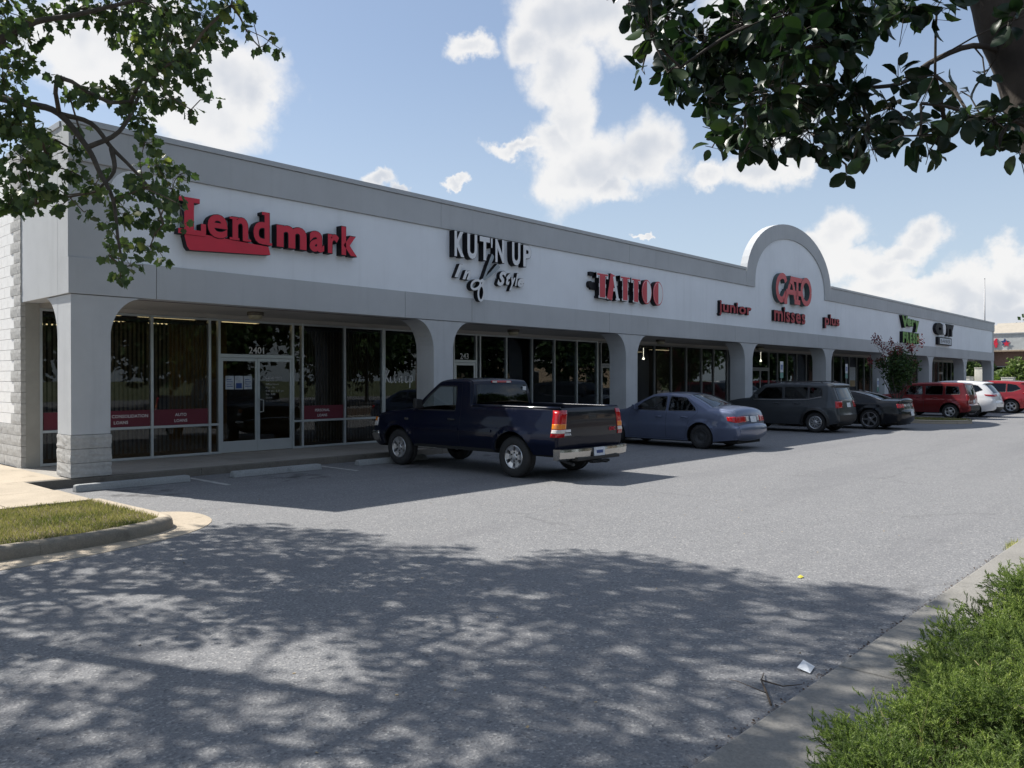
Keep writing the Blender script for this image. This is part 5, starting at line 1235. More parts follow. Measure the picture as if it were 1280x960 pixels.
# black low coupe
CP = dict(L=4.84, hw=.955, zb=.95, sill=.20, xr=1.05, xf=3.90, rw=.36, ra=.41, tw=.26, rim=.26, wheel='dark5', paint='paint_black', tum=.52, pr=.10, pf=.16, round=.09, crease=.62, flare=.028,
  segs=[('rear_bumper', 'PAINT', [(.16, .26), (.04, .34), (.0, .50), (.02, .66)], .12), ('boot_lid', 'PAINT', [(.02, .66), (.06, .80), (.10, .95), (.06, 1.035), (.25, 1.03), (.72, 1.04)], .08), ('rear_window', 'GLASSD', [(.72, 1.04), (1.2, 1.21), (1.72, 1.335)], .05), ('roof', 'PAINT', [(1.72, 1.335), (2.1, 1.375), (2.45, 1.36), (2.62, 1.325)], .02),
        ('windscreen', 'GLASS', [(2.62, 1.325), (2.95, 1.17), (3.3, .985)], .06), ('hood', 'PAINT', [(3.3, .985), (3.9, .95), (4.5, .84)], .05), ('front_bumper', 'PAINT', [(4.5, .84), (4.78, .70), (4.84, .5), (4.8, .3), (4.7, .22)], .14)],
  windows=[('front', [(1.85, .985), (1.92, 1.26), (2.1, 1.29), (2.5, 1.27), (2.98, .985)], .05), ('quarter', [(1.48, 1.0), (1.60, 1.13), (1.84, 1.25), (1.78, .99)], .05)], doors=[('front', [(1.82, .26), (1.82, .95), (1.89, 1.28), (2.1, 1.315), (2.52, 1.30), (3.08, .97), (3.16, .26)])],
  seats=[(2.0, 0)], mirror=(2.85, .97), plate=(.50, .02), hz=.84, glass='car_glass_dark', rglass='car_glass_dark',
  lamps=[('tail_light', 'lamp_red', .78, .92, .62, .80, {}), ('tail_light', 'lamp_red', .78, .92, .84, 1.0, dict(xs=.05)), ('reversing_lamp', 'lamp_clear', .81, .89, .46, .57, {})])
coupe, kc = make_car('coupe_car', 'low black two door coupe with a rear spoiler and dark wheels', 'car', CP, (26.0, -5.25, 0))
for s in (1, -1):
    b = MB(); pts = [kc['strip'](i, s * .93, .006) for i in range(kc['segr'][2][2], kc['segr'][2][3] + 1)]; b.tube(pts, .012, 5); obj('roof_moulding', b, 'alloy', coupe)
b = MB(); b.box(-.01, .02, -.5, .5, .46, .49); obj('bumper_trim', b, 'alloy', coupe)
# dark red square utility vehicle
PT = dict(L=4.42, hw=.88, zb=1.06, sill=.30, xr=.84, xf=3.47, rw=.34, ra=.42, tw=.215, rim=.205, wheel='five', paint='paint_maroon', tum=.17, tuck=.05, pr=.05, pf=.07, round=.07, crease=.88, flare=.03, Lr=.4, Lf=.6,
  segs=[('rear_bumper', 'plastic_black', [(.10, .34), (.0, .42), (.0, .62)], .05), ('tailgate', 'PAINT', [(.0, .62), (.08, .68), (.10, .9), (.13, 1.10)], .04), ('rear_window', 'GLASSD', [(.13, 1.10), (.20, 1.34), (.27, 1.53)], .04), ('roof', 'PAINT', [(.27, 1.53), (.28, 1.60), (.5, 1.635), (1.4, 1.655), (2.3, 1.64), (2.62, 1.585)], .02),
        ('windscreen', 'GLASS', [(2.62, 1.585), (2.82, 1.38), (3.02, 1.13)], .06), ('hood', 'PAINT', [(3.02, 1.13), (3.6, 1.09), (4.15, 1.03)], .03), ('front', 'PAINT', [(4.15, 1.03), (4.28, .9), (4.3, .62), (4.42, .56), (4.40, .4)], .05), ('front_bumper', 'plastic_black', [(4.40, .4), (4.3, .32)], .05)],
  windows=[('front', [(1.98, 1.10), (2.0, 1.50), (2.50, 1.49), (2.80, 1.10)], .04), ('rear', [(1.14, 1.10), (1.14, 1.50), (1.86, 1.505), (1.86, 1.10)], .04), ('quarter', [(.42, 1.13), (.50, 1.47), (1.02, 1.495), (1.02, 1.11)], .05)],
  doors=[('front', [(1.925, .36), (1.925, 1.545), (2.54, 1.53), (2.9, 1.09), (2.88, .36)]), ('rear', [(1.3, .62), (1.08, .86), (1.08, 1.545), (1.922, 1.55), (1.922, .36), (1.38, .36)])],
  seats=[(2.1, 0), (1.2, 1)], mirror=(2.72, 1.11), plate=(.72, .014), hz=.96, glass='car_glass_dark', wglass={'front': 'car_glass_door'}, rglass='car_glass_dark', seal='plastic_black', lamps=[('tail_light', 'lamp_red', .84, 1.12, .84, 1.0, dict(xs=.04))])
make_car('utility_vehicle', 'dark red square bodied utility vehicle by the flowering tree', 'car', PT, (36.1, -5.1, 0))
# white large crossover
HL = dict(L=4.86, hw=.955, zb=1.08, sill=.27, xr=1.02, xf=3.81, rw=.37, ra=.43, tw=.235, rim=.24, wheel='multi', paint='paint_white', tum=.30, tuck=.07, pr=.13, pf=.14, round=.10, crease=.84, flare=.02, Lr=.7,
  segs=[('rear_bumper', 'plastic_black', [(.14, .33), (.04, .40), (.01, .50)], .09), ('tailgate', 'PAINT', [(.01, .50), (.0, .66), (.06, .78), (.10, .95), (.16, 1.12)], .09), ('rear_window', 'GLASSD', [(.16, 1.12), (.34, 1.36), (.52, 1.56)], .06), ('roof', 'PAINT', [(.52, 1.56), (.42, 1.635), (.8, 1.68), (1.6, 1.725), (2.3, 1.715), (2.85, 1.62)], .02),
        ('windscreen', 'GLASS', [(2.85, 1.62), (3.2, 1.40), (3.58, 1.13)], .07), ('hood', 'PAINT', [(3.58, 1.13), (4.1, 1.08), (4.6, .96)], .05), ('front_bumper', 'PAINT', [(4.6, .96), (4.8, .82), (4.86, .55), (4.82, .38), (4.74, .30)], .12)],
  windows=[('front', [(2.12, 1.12), (2.14, 1.57), (2.72, 1.53), (3.2, 1.13)], .05), ('rear', [(1.26, 1.125), (1.26, 1.58), (2.06, 1.585), (2.06, 1.12)], .05), ('quarter', [(.56, 1.29), (.78, 1.50), (1.20, 1.575), (1.20, 1.13), (.95, 1.15)], .06)],
  doors=[('front', [(2.09, .36), (2.09, 1.615), (2.76, 1.59), (3.3, 1.12), (3.28, .36)]), ('rear', [(1.46, .62), (1.23, .88), (1.23, 1.615), (2.087, 1.62), (2.087, .36), (1.54, .36)])],
  seats=[(2.25, 0), (1.3, 1)], mirror=(3.05, 1.13), plate=(.82, .014), hz=.96, glass='car_glass_dark', rglass='car_glass_dark', seal='plastic_black', lamps=[('tail_light', 'lamp_red', .98, 1.08, .55, 1.0, dict(xs=.34, z1b=(1.04, 1.09)))])
make_car('crossover_vehicle', 'white large crossover vehicle between two red ones', 'car', HL, (39.05, -5.5, 0))
RV = dict(HL); RV.update(paint='paint_red', wheel='five', hw=.925, rim=.23)
make_car('crossover_vehicle', 'bright red crossover vehicle beyond the white one, cut by the frame edge', 'car', RV, (45.4, -5.9, 0))
RV2 = dict(HL); RV2.update(paint='paint_red', hw=.925)
make_car('crossover_vehicle', 'far red vehicle showing only its roof behind the nearer red crossover', 'car', RV2, (52.6, -5.0, 0))

# ------------------------------------------------------------------ vegetation
MAPLE_LEAF = ([(0, .36, .0)] + [(0, 0, 0), (.22, -.12, .03), (.34, .04, .04), (.56, .20, .10), (.44, .36, .05), (.50, .66, .12), (.27, .70, .05), (0, 1.0, -.04), (-.27, .70, .05), (-.50, .66, .12), (-.44, .36, .05), (-.56, .20, .10), (-.34, .04, .04), (-.22, -.12, .03)],
              [(0, i, i + 1 if i < 14 else 1) for i in range(1, 15)])
OVAL_LEAF = ([(0, 0, 0), (.19, .14, .06), (.32, .40, .13), (.30, .68, .11), (.14, .92, -.01), (0, 1.02, -.12), (-.14, .92, -.01), (-.30, .68, .11), (-.32, .40, .13), (-.19, .14, .06), (0, .42, .03), (0, .72, .0)],
             [(0, 1, 10), (1, 2, 10), (2, 11, 10), (2, 3, 11), (3, 4, 11), (4, 5, 11), (5, 6, 11), (6, 7, 11), (7, 8, 11), (8, 10, 11), (8, 9, 10), (9, 0, 10)])
QUAD_LEAF = ([(-.3, 0, 0), (.3, .05, .06), (.36, .8, .10), (-.2, 1, -.04), (.1, .5, -.1)], [(0, 1, 4), (1, 2, 4), (2, 3, 4), (3, 0, 4)])
def rand_dirs(n): return unit(RNG.normal(size=(n, 3)))
def clump_points(cl, per, flat=.75):
    """points in ball-shaped leaf clumps (x, y, z, r); per = leaves in a clump of radius 1 m"""
    P = []; I = []
    for i, (x, y, z, r) in enumerate(cl):
        n = max(3, int(per * r * r)); d = rand_dirs(n) * (RNG.uniform(0, 1, n) ** .45)[:, None] * r; d[:, 2] *= flat
        P.append(d + (x, y, z)); I += [i] * n
    return np.concatenate(P), np.array(I)
def link_branches(nodes, roots, r_tip=.006, r_pow=.5):
    """join every node to the nearest point already on the tree; returns (path, radii) tubes"""
    pts = [np.array(r[:3]) for r in roots]; par = [None] * len(pts); fixed = len(pts)
    todo = sorted([np.array(n[:3]) for n in nodes], key=lambda p: np.linalg.norm(p - pts[0]))
    for p in todo:
        A = np.array(pts); d = np.linalg.norm(A - p, axis=1) + .25 * np.maximum(0, A[:, 2] - p[2]); j = int(np.argmin(d)); pts.append(p); par.append(j)
    w = np.ones(len(pts))
    for i in range(len(pts) - 1, fixed - 1, -1): w[par[i]] += w[i]
    out = []
    for i in range(fixed, len(pts)):
        a, b = pts[par[i]], pts[i]; L = np.linalg.norm(b - a); m = (a + b) / 2 + RNG.normal(0, .06 * L, 3) + (0, 0, .05 * L); r = r_tip * w[i] ** r_pow
        out.append(([a, m, b], [min(r * 1.25, .12), r * 1.1, r]))
    return out
def twigs(mb, P, I, cl, every=5, rad=.004, n=3):
    for k in range(0, len(P), every):
        c = np.array(cl[I[k]][:3]); p = P[k]; m = (c + p) / 2 + RNG.normal(0, .03, 3); mb.tube([c, m, p], [rad * 1.3, rad, rad * .6], n, 0, False)
MAPLE = [(-1.92,-4.12,5.61,0.268),(-1.61,-4.16,5.88,0.228),(-1.26,-4.4,6.04,0.231),(-0.91,-4.41,6.13,0.341),(-0.74,-5.1,5.97,0.383),(-0.28,-5.14,6.07,0.302),(-0.79,-6.84,5.47,0.206),(-0.86,-5.67,5.45,0.364),(-0.19,-5.19,5.84,0.303),(-0.93,-5.13,5.5,0.251),(-0.94,-4.48,5.84,0.226),(-0.62,-6.81,5.3,0.089),(-0.12,-6.46,5.49,0.087),(-0.25,-6.88,5.18,0.075),(-0.14,-6.25,5.42,0.079),(-0.17,-6.14,5.8,0.088),(-1.34,-6.28,4.83,0.284),(-0.96,-6.18,5.07,0.231),(-0.8,-6.19,4.9,0.142),(-0.8,-4.6,5.19,0.255),(-1.09,-4.65,5.1,0.202),(-1.66,-5.56,4.69,0.163),(-1.4,-4.24,5.06,0.148),(-1.89,-5.36,4.84,0.081),(-0.8,-5.34,4.92,0.214),(-0.98,-6.38,4.5,0.089),(-0.94,-6.74,4.52,0.079),(-0.82,-4.69,4.81,0.206),(-1.24,-5.9,4.21,0.165),(-1.33,-5.78,4.63,0.165),(-0.59,-4.66,4.33,0.239),(-0.54,-4.99,3.99,0.206),(-1.19,-5.75,3.78,0.218),(-0.41,-4.91,4.21,0.152),(-1.13,-5.19,3.59,0.237),(-0.79,-5.21,3.58,0.199),(-1.53,-5.59,3.36,0.107),(-0.91,-4.41,3.38,0.17),(-0.85,-5.11,3.28,0.163),(-0.53,-4.76,3.2,0.114),(-0.94,-4.5,2.96,0.131),(-1.28,-5.63,2.97,0.143),(-1.39,-5.35,3.09,0.085),(-1.03,-6.23,3.56,0.082),(-2.2,-5.01,4.33,0.292),(-2.16,-5.25,3.97,0.288),(-2.09,-4.74,3.74,0.268),(-1.69,-4.42,4.22,0.231),(-2.09,-5.49,3.66,0.142),(-1.46,-4.48,4.12,0.162),(-1.75,-5.02,3.6,0.11),(-1.57,-5.28,3.74,0.134),(-1.91,-3.64,5.24,0.259),(-1.93,-4.46,5.22,0.174),(-2.15,-4.64,3.56,0.135),(-1.85,-4.55,4.46,0.174),(-1.57,-4.3,4.49,0.109),(-2.3,-5.12,5.44,0.279),(-1.03,-4.2,4.25,0.095),(-1.78,-5.77,3.43,0.079),(-1.38,-4.38,4.38,0.146),(-1.17,-4.38,4.03,0.168),(-1.97,-5.57,3.67,0.127),(-1.33,-4.34,4.67,0.111),(-1.36,-5.36,3.72,0.119),(-0.8,-5.44,3.72,0.142),(-1.12,-6.52,3.31,0.079),(-2.09,-5.38,3.52,0.127),(-2.15,-4.97,4.59,0.18),(-1.96,-2.71,5.86,0.444),(-2.49,-4.92,4.44,0.359),(-2.16,-3.22,4.16,0.374),(-2.24,-2.49,5.44,0.49),(-2.37,-2.31,4.47,0.491),(-2.56,-4.31,5.65,0.417),(-4.97,-1.8,9.13,0.32),(-2.37,-0.42,6.47,0.48),(-2.83,-6.18,6.33,0.34),(-6.93,-5.76,8.6,0.5),(-6.76,-5.14,10.42,0.41),(-2.67,-0.67,7.18,0.38),(-1.9,1.4,8.25,0.46),(-4.48,-6.22,5.29,0.38),(-2.24,-4.33,6.46,0.32),(-1.12,-3.27,9.19,0.45),(-2.38,-0.59,9.03,0.37),(-1.89,-5.59,7.36,0.45),(-3.36,-4.9,8.5,0.39),(-1.43,-4.14,8.33,0.45),(-0.44,-2.69,8.62,0.44),(-2.15,-5.07,9.16,0.42),(-2.39,-3.57,8.2,0.45),(-3.46,-3.54,5.74,0.44),(-4.36,-8.04,5.58,0.31),(-3.89,-4.01,8.13,0.42),(-1.53,-2.59,9.36,0.43),(-3.8,-2.42,4.41,0.32),(-3.2,-5.21,6.35,0.5),(-3.48,-5.59,7.31,0.32),(-4.7,-4.02,6.45,0.36),(-3.01,-4.53,6.6,0.45),(-5.96,-1.71,9.99,0.48),(-3.8,-1.78,5.6,0.36),(-4.39,-4.0,9.16,0.48),(-1.09,-5.33,8.34,0.49),(-4.29,-5.99,8.2,0.31),(-6.8,-7.2,7.91,0.45),(-3.49,0.64,7.78,0.42),(-2.23,-0.99,7.04,0.47),(-3.43,-2.23,7.9,0.45),(-6.26,-8.65,4.64,0.48),(-2.82,-3.66,4.4,0.39),(-4.8,-7.74,6.15,0.35),(-0.92,-2.41,10.12,0.44),(-2.83,-1.41,10.17,0.32),(-5.26,-8.74,4.55,0.35),(-4.54,-4.91,6.13,0.45),(-3.21,-1.63,4.44,0.31),(-3.92,-9.5,4.83,0.48),(-5.27,-7.72,7.01,0.42),(-3.74,-7.6,4.48,0.42),(-3.35,1.4,8.04,0.32),(-1.33,-6.66,6.55,0.35),(-0.89,-4.72,9.26,0.36),(-2.26,0.55,8.2,0.46),(-4.54,-8.86,6.3,0.38),(-4.76,-1.67,8.54,0.4),(-3.18,0.06,8.76,0.36),(-0.54,-4.45,8.77,0.31),(-2.64,-6.1,7.55,0.48),(-2.85,-2.13,6.68,0.48),(-1.61,-4.64,6.99,0.41),(-7.09,-6.73,7.83,0.42),(-5.05,0.55,8.34,0.49),(-5.51,-9.09,5.33,0.42),(-1.89,-1.22,5.03,0.32),(-4.39,-1.79,7.42,0.49),(-3.91,-0.13,9.21,0.42),(-3.68,-1.57,4.96,0.37),(-6.25,-6.25,9.45,0.49),(-3.87,-2.73,5.33,0.4),(-4.57,-3.26,7.95,0.49),(-5.04,-4.07,6.0,0.41),(-2.7,-3.84,8.24,0.35),(-3.42,-1.46,5.48,0.33),(-4.64,-8.39,5.98,0.37),(-4.67,-1.03,8.82,0.35),(-4.02,-6.11,7.54,0.48),(-1.06,-5.57,8.66,0.32),(-4.79,-1.78,10.36,0.33),(-2.63,0.11,8.84,0.3),(-0.65,-3.38,9.6,0.43),(-1.21,-6.68,7.42,0.3),(-4.72,-1.95,6.67,0.42),(-3.88,-0.77,7.31,0.4),(-5.46,-8.35,6.47,0.32),(-4.16,-7.9,6.16,0.3),(-6.51,-7.82,7.75,0.49),(-1.59,-2.88,10.04,0.32),(-5.41,-10.38,4.76,0.42),(-3.06,-6.93,7.0,0.39),(-1.62,-4.32,8.53,0.32),(-4.36,-4.45,4.61,0.39),(-5.51,-3.06,7.94,0.4),(-3.28,-4.35,10.1,0.31),(-3.13,-4.18,7.9,0.36),(-2.59,-5.69,6.8,0.36),(-3.17,-4.3,8.86,0.34),(-1.59,-5.03,7.3,0.4),(-1.94,-6.38,6.1,0.39),(-2.83,-1.52,8.49,0.49),(-2.2,-0.46,8.7,0.35),(-1.29,-1.62,9.8,0.36),(-3.56,0.37,7.08,0.46),(-7.3,-7.03,8.5,0.37),(-2.69,-3.53,10.43,0.34),(-3.36,-0.38,7.92,0.43),(-3.38,-6.59,7.1,0.47),(-2.59,-3.26,5.89,0.35),(-4.85,-4.87,9.14,0.5),(-1.81,0.33,8.83,0.39),(-2.59,-3.16,9.17,0.38),(-5.28,-6.61,7.07,0.33),(-1.79,-1.14,8.98,0.41),(-1.66,-0.23,8.78,0.34),(-2.13,-2.28,6.56,0.42),(-2.36,-1.9,8.61,0.47),(-5.19,-8.61,5.25,0.46),(-1.65,-0.19,7.57,0.42),(-3.52,-6.3,5.87,0.46),(-1.66,0.51,7.73,0.37),(-1.29,-1.28,9.29,0.37),(-4.96,-1.33,6.91,0.33),(-5.56,-6.96,8.31,0.36),(-0.85,-5.98,7.16,0.31),(-3.65,-0.85,6.76,0.45),(-1.48,-4.01,8.09,0.39),(-2.77,-3.13,7.12,0.49),(-0.43,-3.83,9.72,0.45),(-2.44,-5.75,7.48,0.37),(-3.71,-1.05,8.79,0.35),(-0.13,-4.19,7.27,0.4),(-1.59,-1.25,9.64,0.5),(-2.77,-2.22,5.16,0.35),(-0.53,-2.5,8.1,0.49),(-0.44,-2.41,8.54,0.43),(-0.75,-5.0,8.14,0.38),(-3.46,-2.31,8.63,0.43),(-1.16,-2.0,10.05,0.33),(-1.91,-2.29,7.69,0.47),(-4.2,-5.68,6.21,0.44),(-3.72,-5.96,7.21,0.48),(-4.07,-9.2,5.75,0.37),(-6.64,-5.26,8.47,0.31),(-3.61,-2.65,7.82,0.43),(-2.72,-4.84,9.63,0.5),(-2.99,-0.4,9.25,0.39),(-2.21,-4.02,8.79,0.5),(-6.85,-8.81,5.99,0.47),(-3.09,0.7,7.64,0.37),(-0.97,-4.93,9.59,0.31),(-2.11,1.1,7.56,0.49),(-5.78,-9.41,4.86,0.31),(-3.66,-6.89,7.0,0.5),(-2.33,-3.49,6.94,0.34),(-2.13,-2.82,8.71,0.49),(-4.78,-7.94,6.92,0.36),(-0.99,-7.55,5.9,0.38),(-4.14,-2.65,10.28,0.47),(-6.99,-7.05,6.97,0.49),(-0.79,-4.48,9.1,0.49),(-3.16,-4.92,4.61,0.42),(-5.73,-6.65,9.12,0.4),(-1.88,-0.94,7.61,0.49),(-1.5,-1.66,8.72,0.37),(-5.92,-5.98,8.7,0.48),(-1.18,-3.01,8.01,0.44),(-1.49,-2.91,7.59,0.39),(-2.28,-6.21,7.49,0.43),(-5.45,-0.7,8.51,0.33),(-2.65,-4.65,6.84,0.36),(-5.27,-2.69,7.03,0.5),(-0.57,-4.82,7.8,0.44),(-5.09,-2.58,9.29,0.39),(-1.93,0.19,7.16,0.47),(-2.65,-0.91,6.33,0.32),(-1.56,-2.54,9.81,0.31),(-3.01,-0.9,5.12,0.33),(-6.29,-6.44,7.88,0.39),(-0.81,-2.81,7.89,0.31),(-3.88,-2.81,4.77,0.36),(-3.49,-2.21,10.43,0.4),(-4.74,-5.98,7.52,0.39),(-1.01,-3.64,7.71,0.45),(-4.59,-7.79,7.83,0.31),(-2.68,-4.05,8.46,0.45),(-2.8,-7.23,6.23,0.38),(-0.27,-3.84,9.28,0.31),(-2.01,-0.22,9.26,0.33),(-2.3,0.67,8.87,0.36),(-2.96,-7.54,5.53,0.42),(-5.63,-10.19,4.56,0.31),(-3.12,-5.52,6.43,0.45),(-2.23,-2.86,8.07,0.38),(-4.07,-2.41,6.23,0.38),(-2.11,-1.44,5.86,0.43),(-3.35,-1.13,8.88,0.31),(-2.06,-3.13,10.36,0.39),(-1.34,0.16,7.7,0.32),(-2.51,0.1,6.25,0.48),(-0.32,-3.7,8.24,0.48),(-1.32,-0.82,8.57,0.36),(-4.13,-4.51,10.03,0.3),(-2.24,-3.15,9.15,0.33),(-5.69,-3.82,7.33,0.47),(-1.44,0.2,8.28,0.34)]
MAPLE_IN = 75
MYRTLE = [(-2.754,-12.935,2.869,0.052),(-2.415,-12.806,2.998,0.089),(-2.874,-13.053,2.714,0.04),(-2.874,-13.02,2.628,0.022),(-2.728,-13.014,2.662,0.037),(-2.318,-12.856,2.878,0.09),(-2.348,-12.827,2.774,0.049),(-2.457,-12.979,2.842,0.097),(-2.307,-12.97,2.744,0.075),(-2.488,-13.011,2.64,0.038),(-2.471,-13.124,2.857,0.103),(-2.582,-13.299,2.791,0.094),(-2.379,-13.332,2.837,0.09),(-2.222,-12.97,2.862,0.104),(-2.394,-13.165,2.771,0.094),(-2.73,-13.418,2.623,0.068),(-2.646,-13.468,2.613,0.046),(-2.352,-13.392,2.816,0.078),(-2.055,-13.361,2.961,0.072),(-2.476,-13.583,2.75,0.055),(-2.403,-13.642,2.767,0.047),(-2.738,-13.303,2.504,0.081),(-2.509,-13.291,2.588,0.076),(-2.26,-13.286,2.658,0.082),(-2.383,-13.403,2.612,0.056),(-2.368,-12.994,2.578,0.047),(-2.521,-13.149,2.511,0.062),(-2.266,-13.119,2.549,0.073),(-2.534,-13.348,2.466,0.063),(-2.092,-13.272,2.596,0.073),(-2.343,-13.446,2.505,0.06),(-2.108,-13.431,2.621,0.05),(-2.368,-13.534,2.615,0.036),(-2.538,-13.522,2.38,0.03),(-2.479,-13.394,2.408,0.036),(-2.288,-13.364,2.398,0.014),(-2.469,-13.621,2.413,0.046),(-2.19,-13.607,2.52,0.051),(-2.203,-13.568,2.437,0.028),(-1.744,-13.542,2.74,0.027),(-2.398,-13.717,2.468,0.038),(-2.15,-13.721,2.51,0.05),(-2.001,-13.702,2.463,0.029),(-1.934,-13.729,2.555,0.053),(-1.849,-13.728,2.485,0.025),(-1.976,-13.663,2.698,0.024),(-1.805,-13.72,2.807,0.046),(-2.208,-13.79,2.76,0.039),(-2.451,-13.616,2.503,0.021),(-2.347,-13.623,2.605,0.013),(-2.8,-12.924,2.838,0.019),(-2.603,-13.19,2.426,0.023),(-2.335,-12.941,2.544,0.021),(-1.347,-13.396,3.596,0.133),(-2.609,-13.573,3.652,0.091),(-2.798,-13.359,3.723,0.067),(-2.356,-13.263,3.82,0.104),(-1.465,-13.348,3.61,0.106),(-2.237,-13.715,3.747,0.081),(-2.966,-13.088,3.538,0.095),(-1.991,-13.616,4.147,0.094),(-1.709,-13.778,4.183,0.11),(-1.986,-13.854,3.984,0.065),(-2.181,-13.22,4.061,0.097),(-2.564,-13.408,3.701,0.087),(-2.667,-13.485,3.601,0.075),(-1.873,-13.778,3.714,0.089),(-1.988,-12.699,3.516,0.118),(-2.109,-12.889,3.789,0.118),(-2.984,-13.084,2.87,0.094),(-2.393,-13.919,3.32,0.067),(-1.914,-14.049,3.532,0.076),(-1.545,-13.469,3.711,0.11),(-2.498,-12.679,3.948,0.109),(-1.517,-13.994,4.141,0.093),(-1.63,-13.541,4.102,0.093),(-1.692,-13.364,4.07,0.12),(-2.054,-13.899,3.577,0.063),(-2.4,-12.869,3.259,0.107),(-2.743,-13.548,2.911,0.061),(-1.425,-13.782,3.385,0.102),(-2.424,-12.975,4.114,0.106),(-1.936,-13.129,4.406,0.121),(-1.787,-13.237,3.493,0.094),(-2.103,-13.434,3.464,0.078),(-1.712,-13.239,4.351,0.091),(-1.915,-13.193,4.022,0.119),(-2.418,-13.303,4.028,0.095),(-2.227,-12.682,3.592,0.108),(-1.982,-12.927,3.835,0.106),(-2.61,-13.508,3.004,0.064),(-1.449,-13.572,4.099,0.103),(-2.583,-12.907,4.024,0.08),(-1.939,-13.518,3.969,0.08),(-2.686,-13.572,3.714,0.066),(-1.888,-13.906,4.037,0.068),(-2.143,-13.855,3.234,0.08),(-1.574,-14.046,3.242,0.103),(-2.018,-13.507,3.127,0.074)]
MYRTLE_IN = 53
MYRTLE_BR = [[(-1.865,-13.709,2.779),(-2.0,-13.636,2.789),(-2.146,-13.552,2.715),(-2.203,-13.491,2.655),(-2.351,-13.403,2.625),(-2.503,-13.312,2.618),(-2.596,-13.211,2.607)],[(-1.91,-13.66,2.954),(-2.058,-13.573,2.991),(-2.243,-13.447,2.919),(-2.438,-13.308,2.871),(-2.627,-13.177,2.768),(-2.78,-13.085,2.645)],[(-2.146,-13.552,2.715),(-2.14,-13.528,2.627),(-2.141,-13.483,2.564)],[(-1.818,-13.761,2.555),(-1.807,-13.698,2.596),(-1.814,-13.617,2.625),(-1.893,-13.531,2.607)]]
MYRTLE_TR = [(-0.662,-14.425,0.295),(-1.022,-14.255,0.879),(-1.41,-14.055,1.653),(-1.666,-13.895,2.21),(-1.789,-13.792,2.58),(-1.848,-13.728,2.804),(-1.899,-13.673,3.004),(-1.956,-13.61,3.253),(-2.02,-13.541,3.602),(-2.054,-13.504,4.001)]
MAPLE_BR = [[(-3.708,-3.296,3.201),(-2.888,-3.89,4.492),(-2.147,-4.4,5.397),(-1.914,-4.652,5.586),(-1.558,-4.892,5.717),(-1.075,-5.268,5.92),(-0.627,-5.459,6.122)],[(-3.229,-3.521,4.324),(-2.521,-4.141,4.778),(-1.976,-4.733,4.685),(-1.746,-4.982,4.584),(-1.545,-5.201,4.228),(-1.459,-5.294,3.973),(-1.362,-5.4,3.677),(-1.327,-5.437,3.253),(-1.287,-5.481,2.956)],[(-1.746,-4.982,4.584),(-1.498,-5.179,4.498),(-1.333,-5.283,4.257),(-1.147,-5.338,4.069),(-0.956,-5.397,3.832),(-0.867,-5.494,3.481)],[(-1.545,-5.201,4.228),(-1.275,-5.346,4.428),(-1.046,-5.3,4.885),(-0.809,-5.261,5.404)],[(-1.333,-5.283,4.248),(-1.316,-5.302,3.999),(-1.488,-5.263,3.762)]]

# maple standing in the left island, its crown over the lot
maple = thing('maple_tree', 'leafy maple tree hanging over the left end of the building', 'tree', (-4.6, -4.3, .1))
TRK = [(-4.6, -4.3, 0), (-4.62, -4.32, .5), (-4.55, -4.3, 1.8), (-4.4, -4.35, 3.0), (-4.2, -4.5, 4.2), (-4.0, -4.6, 5.6), (-3.8, -4.7, 7.2), (-3.7, -4.7, 8.6)]
b = MB(); b.tube(TRK, [.34, .25, .22, .17, .10, .07, .045, .03], 14); obj('trunk', b, 'bark', maple, smooth=True)
roots = [TRK[3], TRK[4], TRK[5], TRK[6], TRK[7]]
for L in MAPLE_BR:
    L2 = cat_rom(([TRK[3]] + L) if L is MAPLE_BR[0] or L is MAPLE_BR[1] else L, 4); n = len(L2)
    r0 = .05 if L in MAPLE_BR[:1] else .042 if L is MAPLE_BR[1] else .022
    b = MB(); b.tube(L2, [r0 * (1 - i / n) ** .8 + .007 for i in range(n)], 7); obj('branch', b, 'bark', maple, smooth=True)
roots += [p for L in MAPLE_BR for p in L[1:]]
tb = MB()
for path_, rad in link_branches(MAPLE, roots, .0045, .55):
    if rad[0] > .022: bb = MB(); bb.tube(path_, rad, 7); obj('branch', bb, 'bark', maple, smooth=True)
    else: tb.tube(path_, rad, 4, 0, False)
P, I = clump_points(MAPLE, 1000)
inm = I < MAPLE_IN
sel = RNG.uniform(size=len(P)) < np.where(inm, 1., .62); P, I = P[sel], I[sel]; inm = I < MAPLE_IN
C0 = np.array(MAPLE)[I][:, :3]; n = len(P)
twigs(tb, P, I, MAPLE, 4, .0028)
tag(obj('twigs', tb, 'twig', maple), kind='stuff')
out = unit(P - C0); fwd = unit(out * .6 + rand_dirs(n) * .6 + np.array((0, 0, -.75))); nr = unit(np.array((0, 0, .55)) + rand_dirs(n) * 1.0)
size = RNG.uniform(.058, .108, n); tint = np.clip(.5 + RNG.normal(0, .22, n) + .15 * out[:, 2], 0, 1)
cam_p = np.array((CX, CY, CZ)); order = np.argsort(np.where(inm, -size / np.linalg.norm(P - cam_p, axis=1), 0)); big = order[:300]; rest = order[300:]
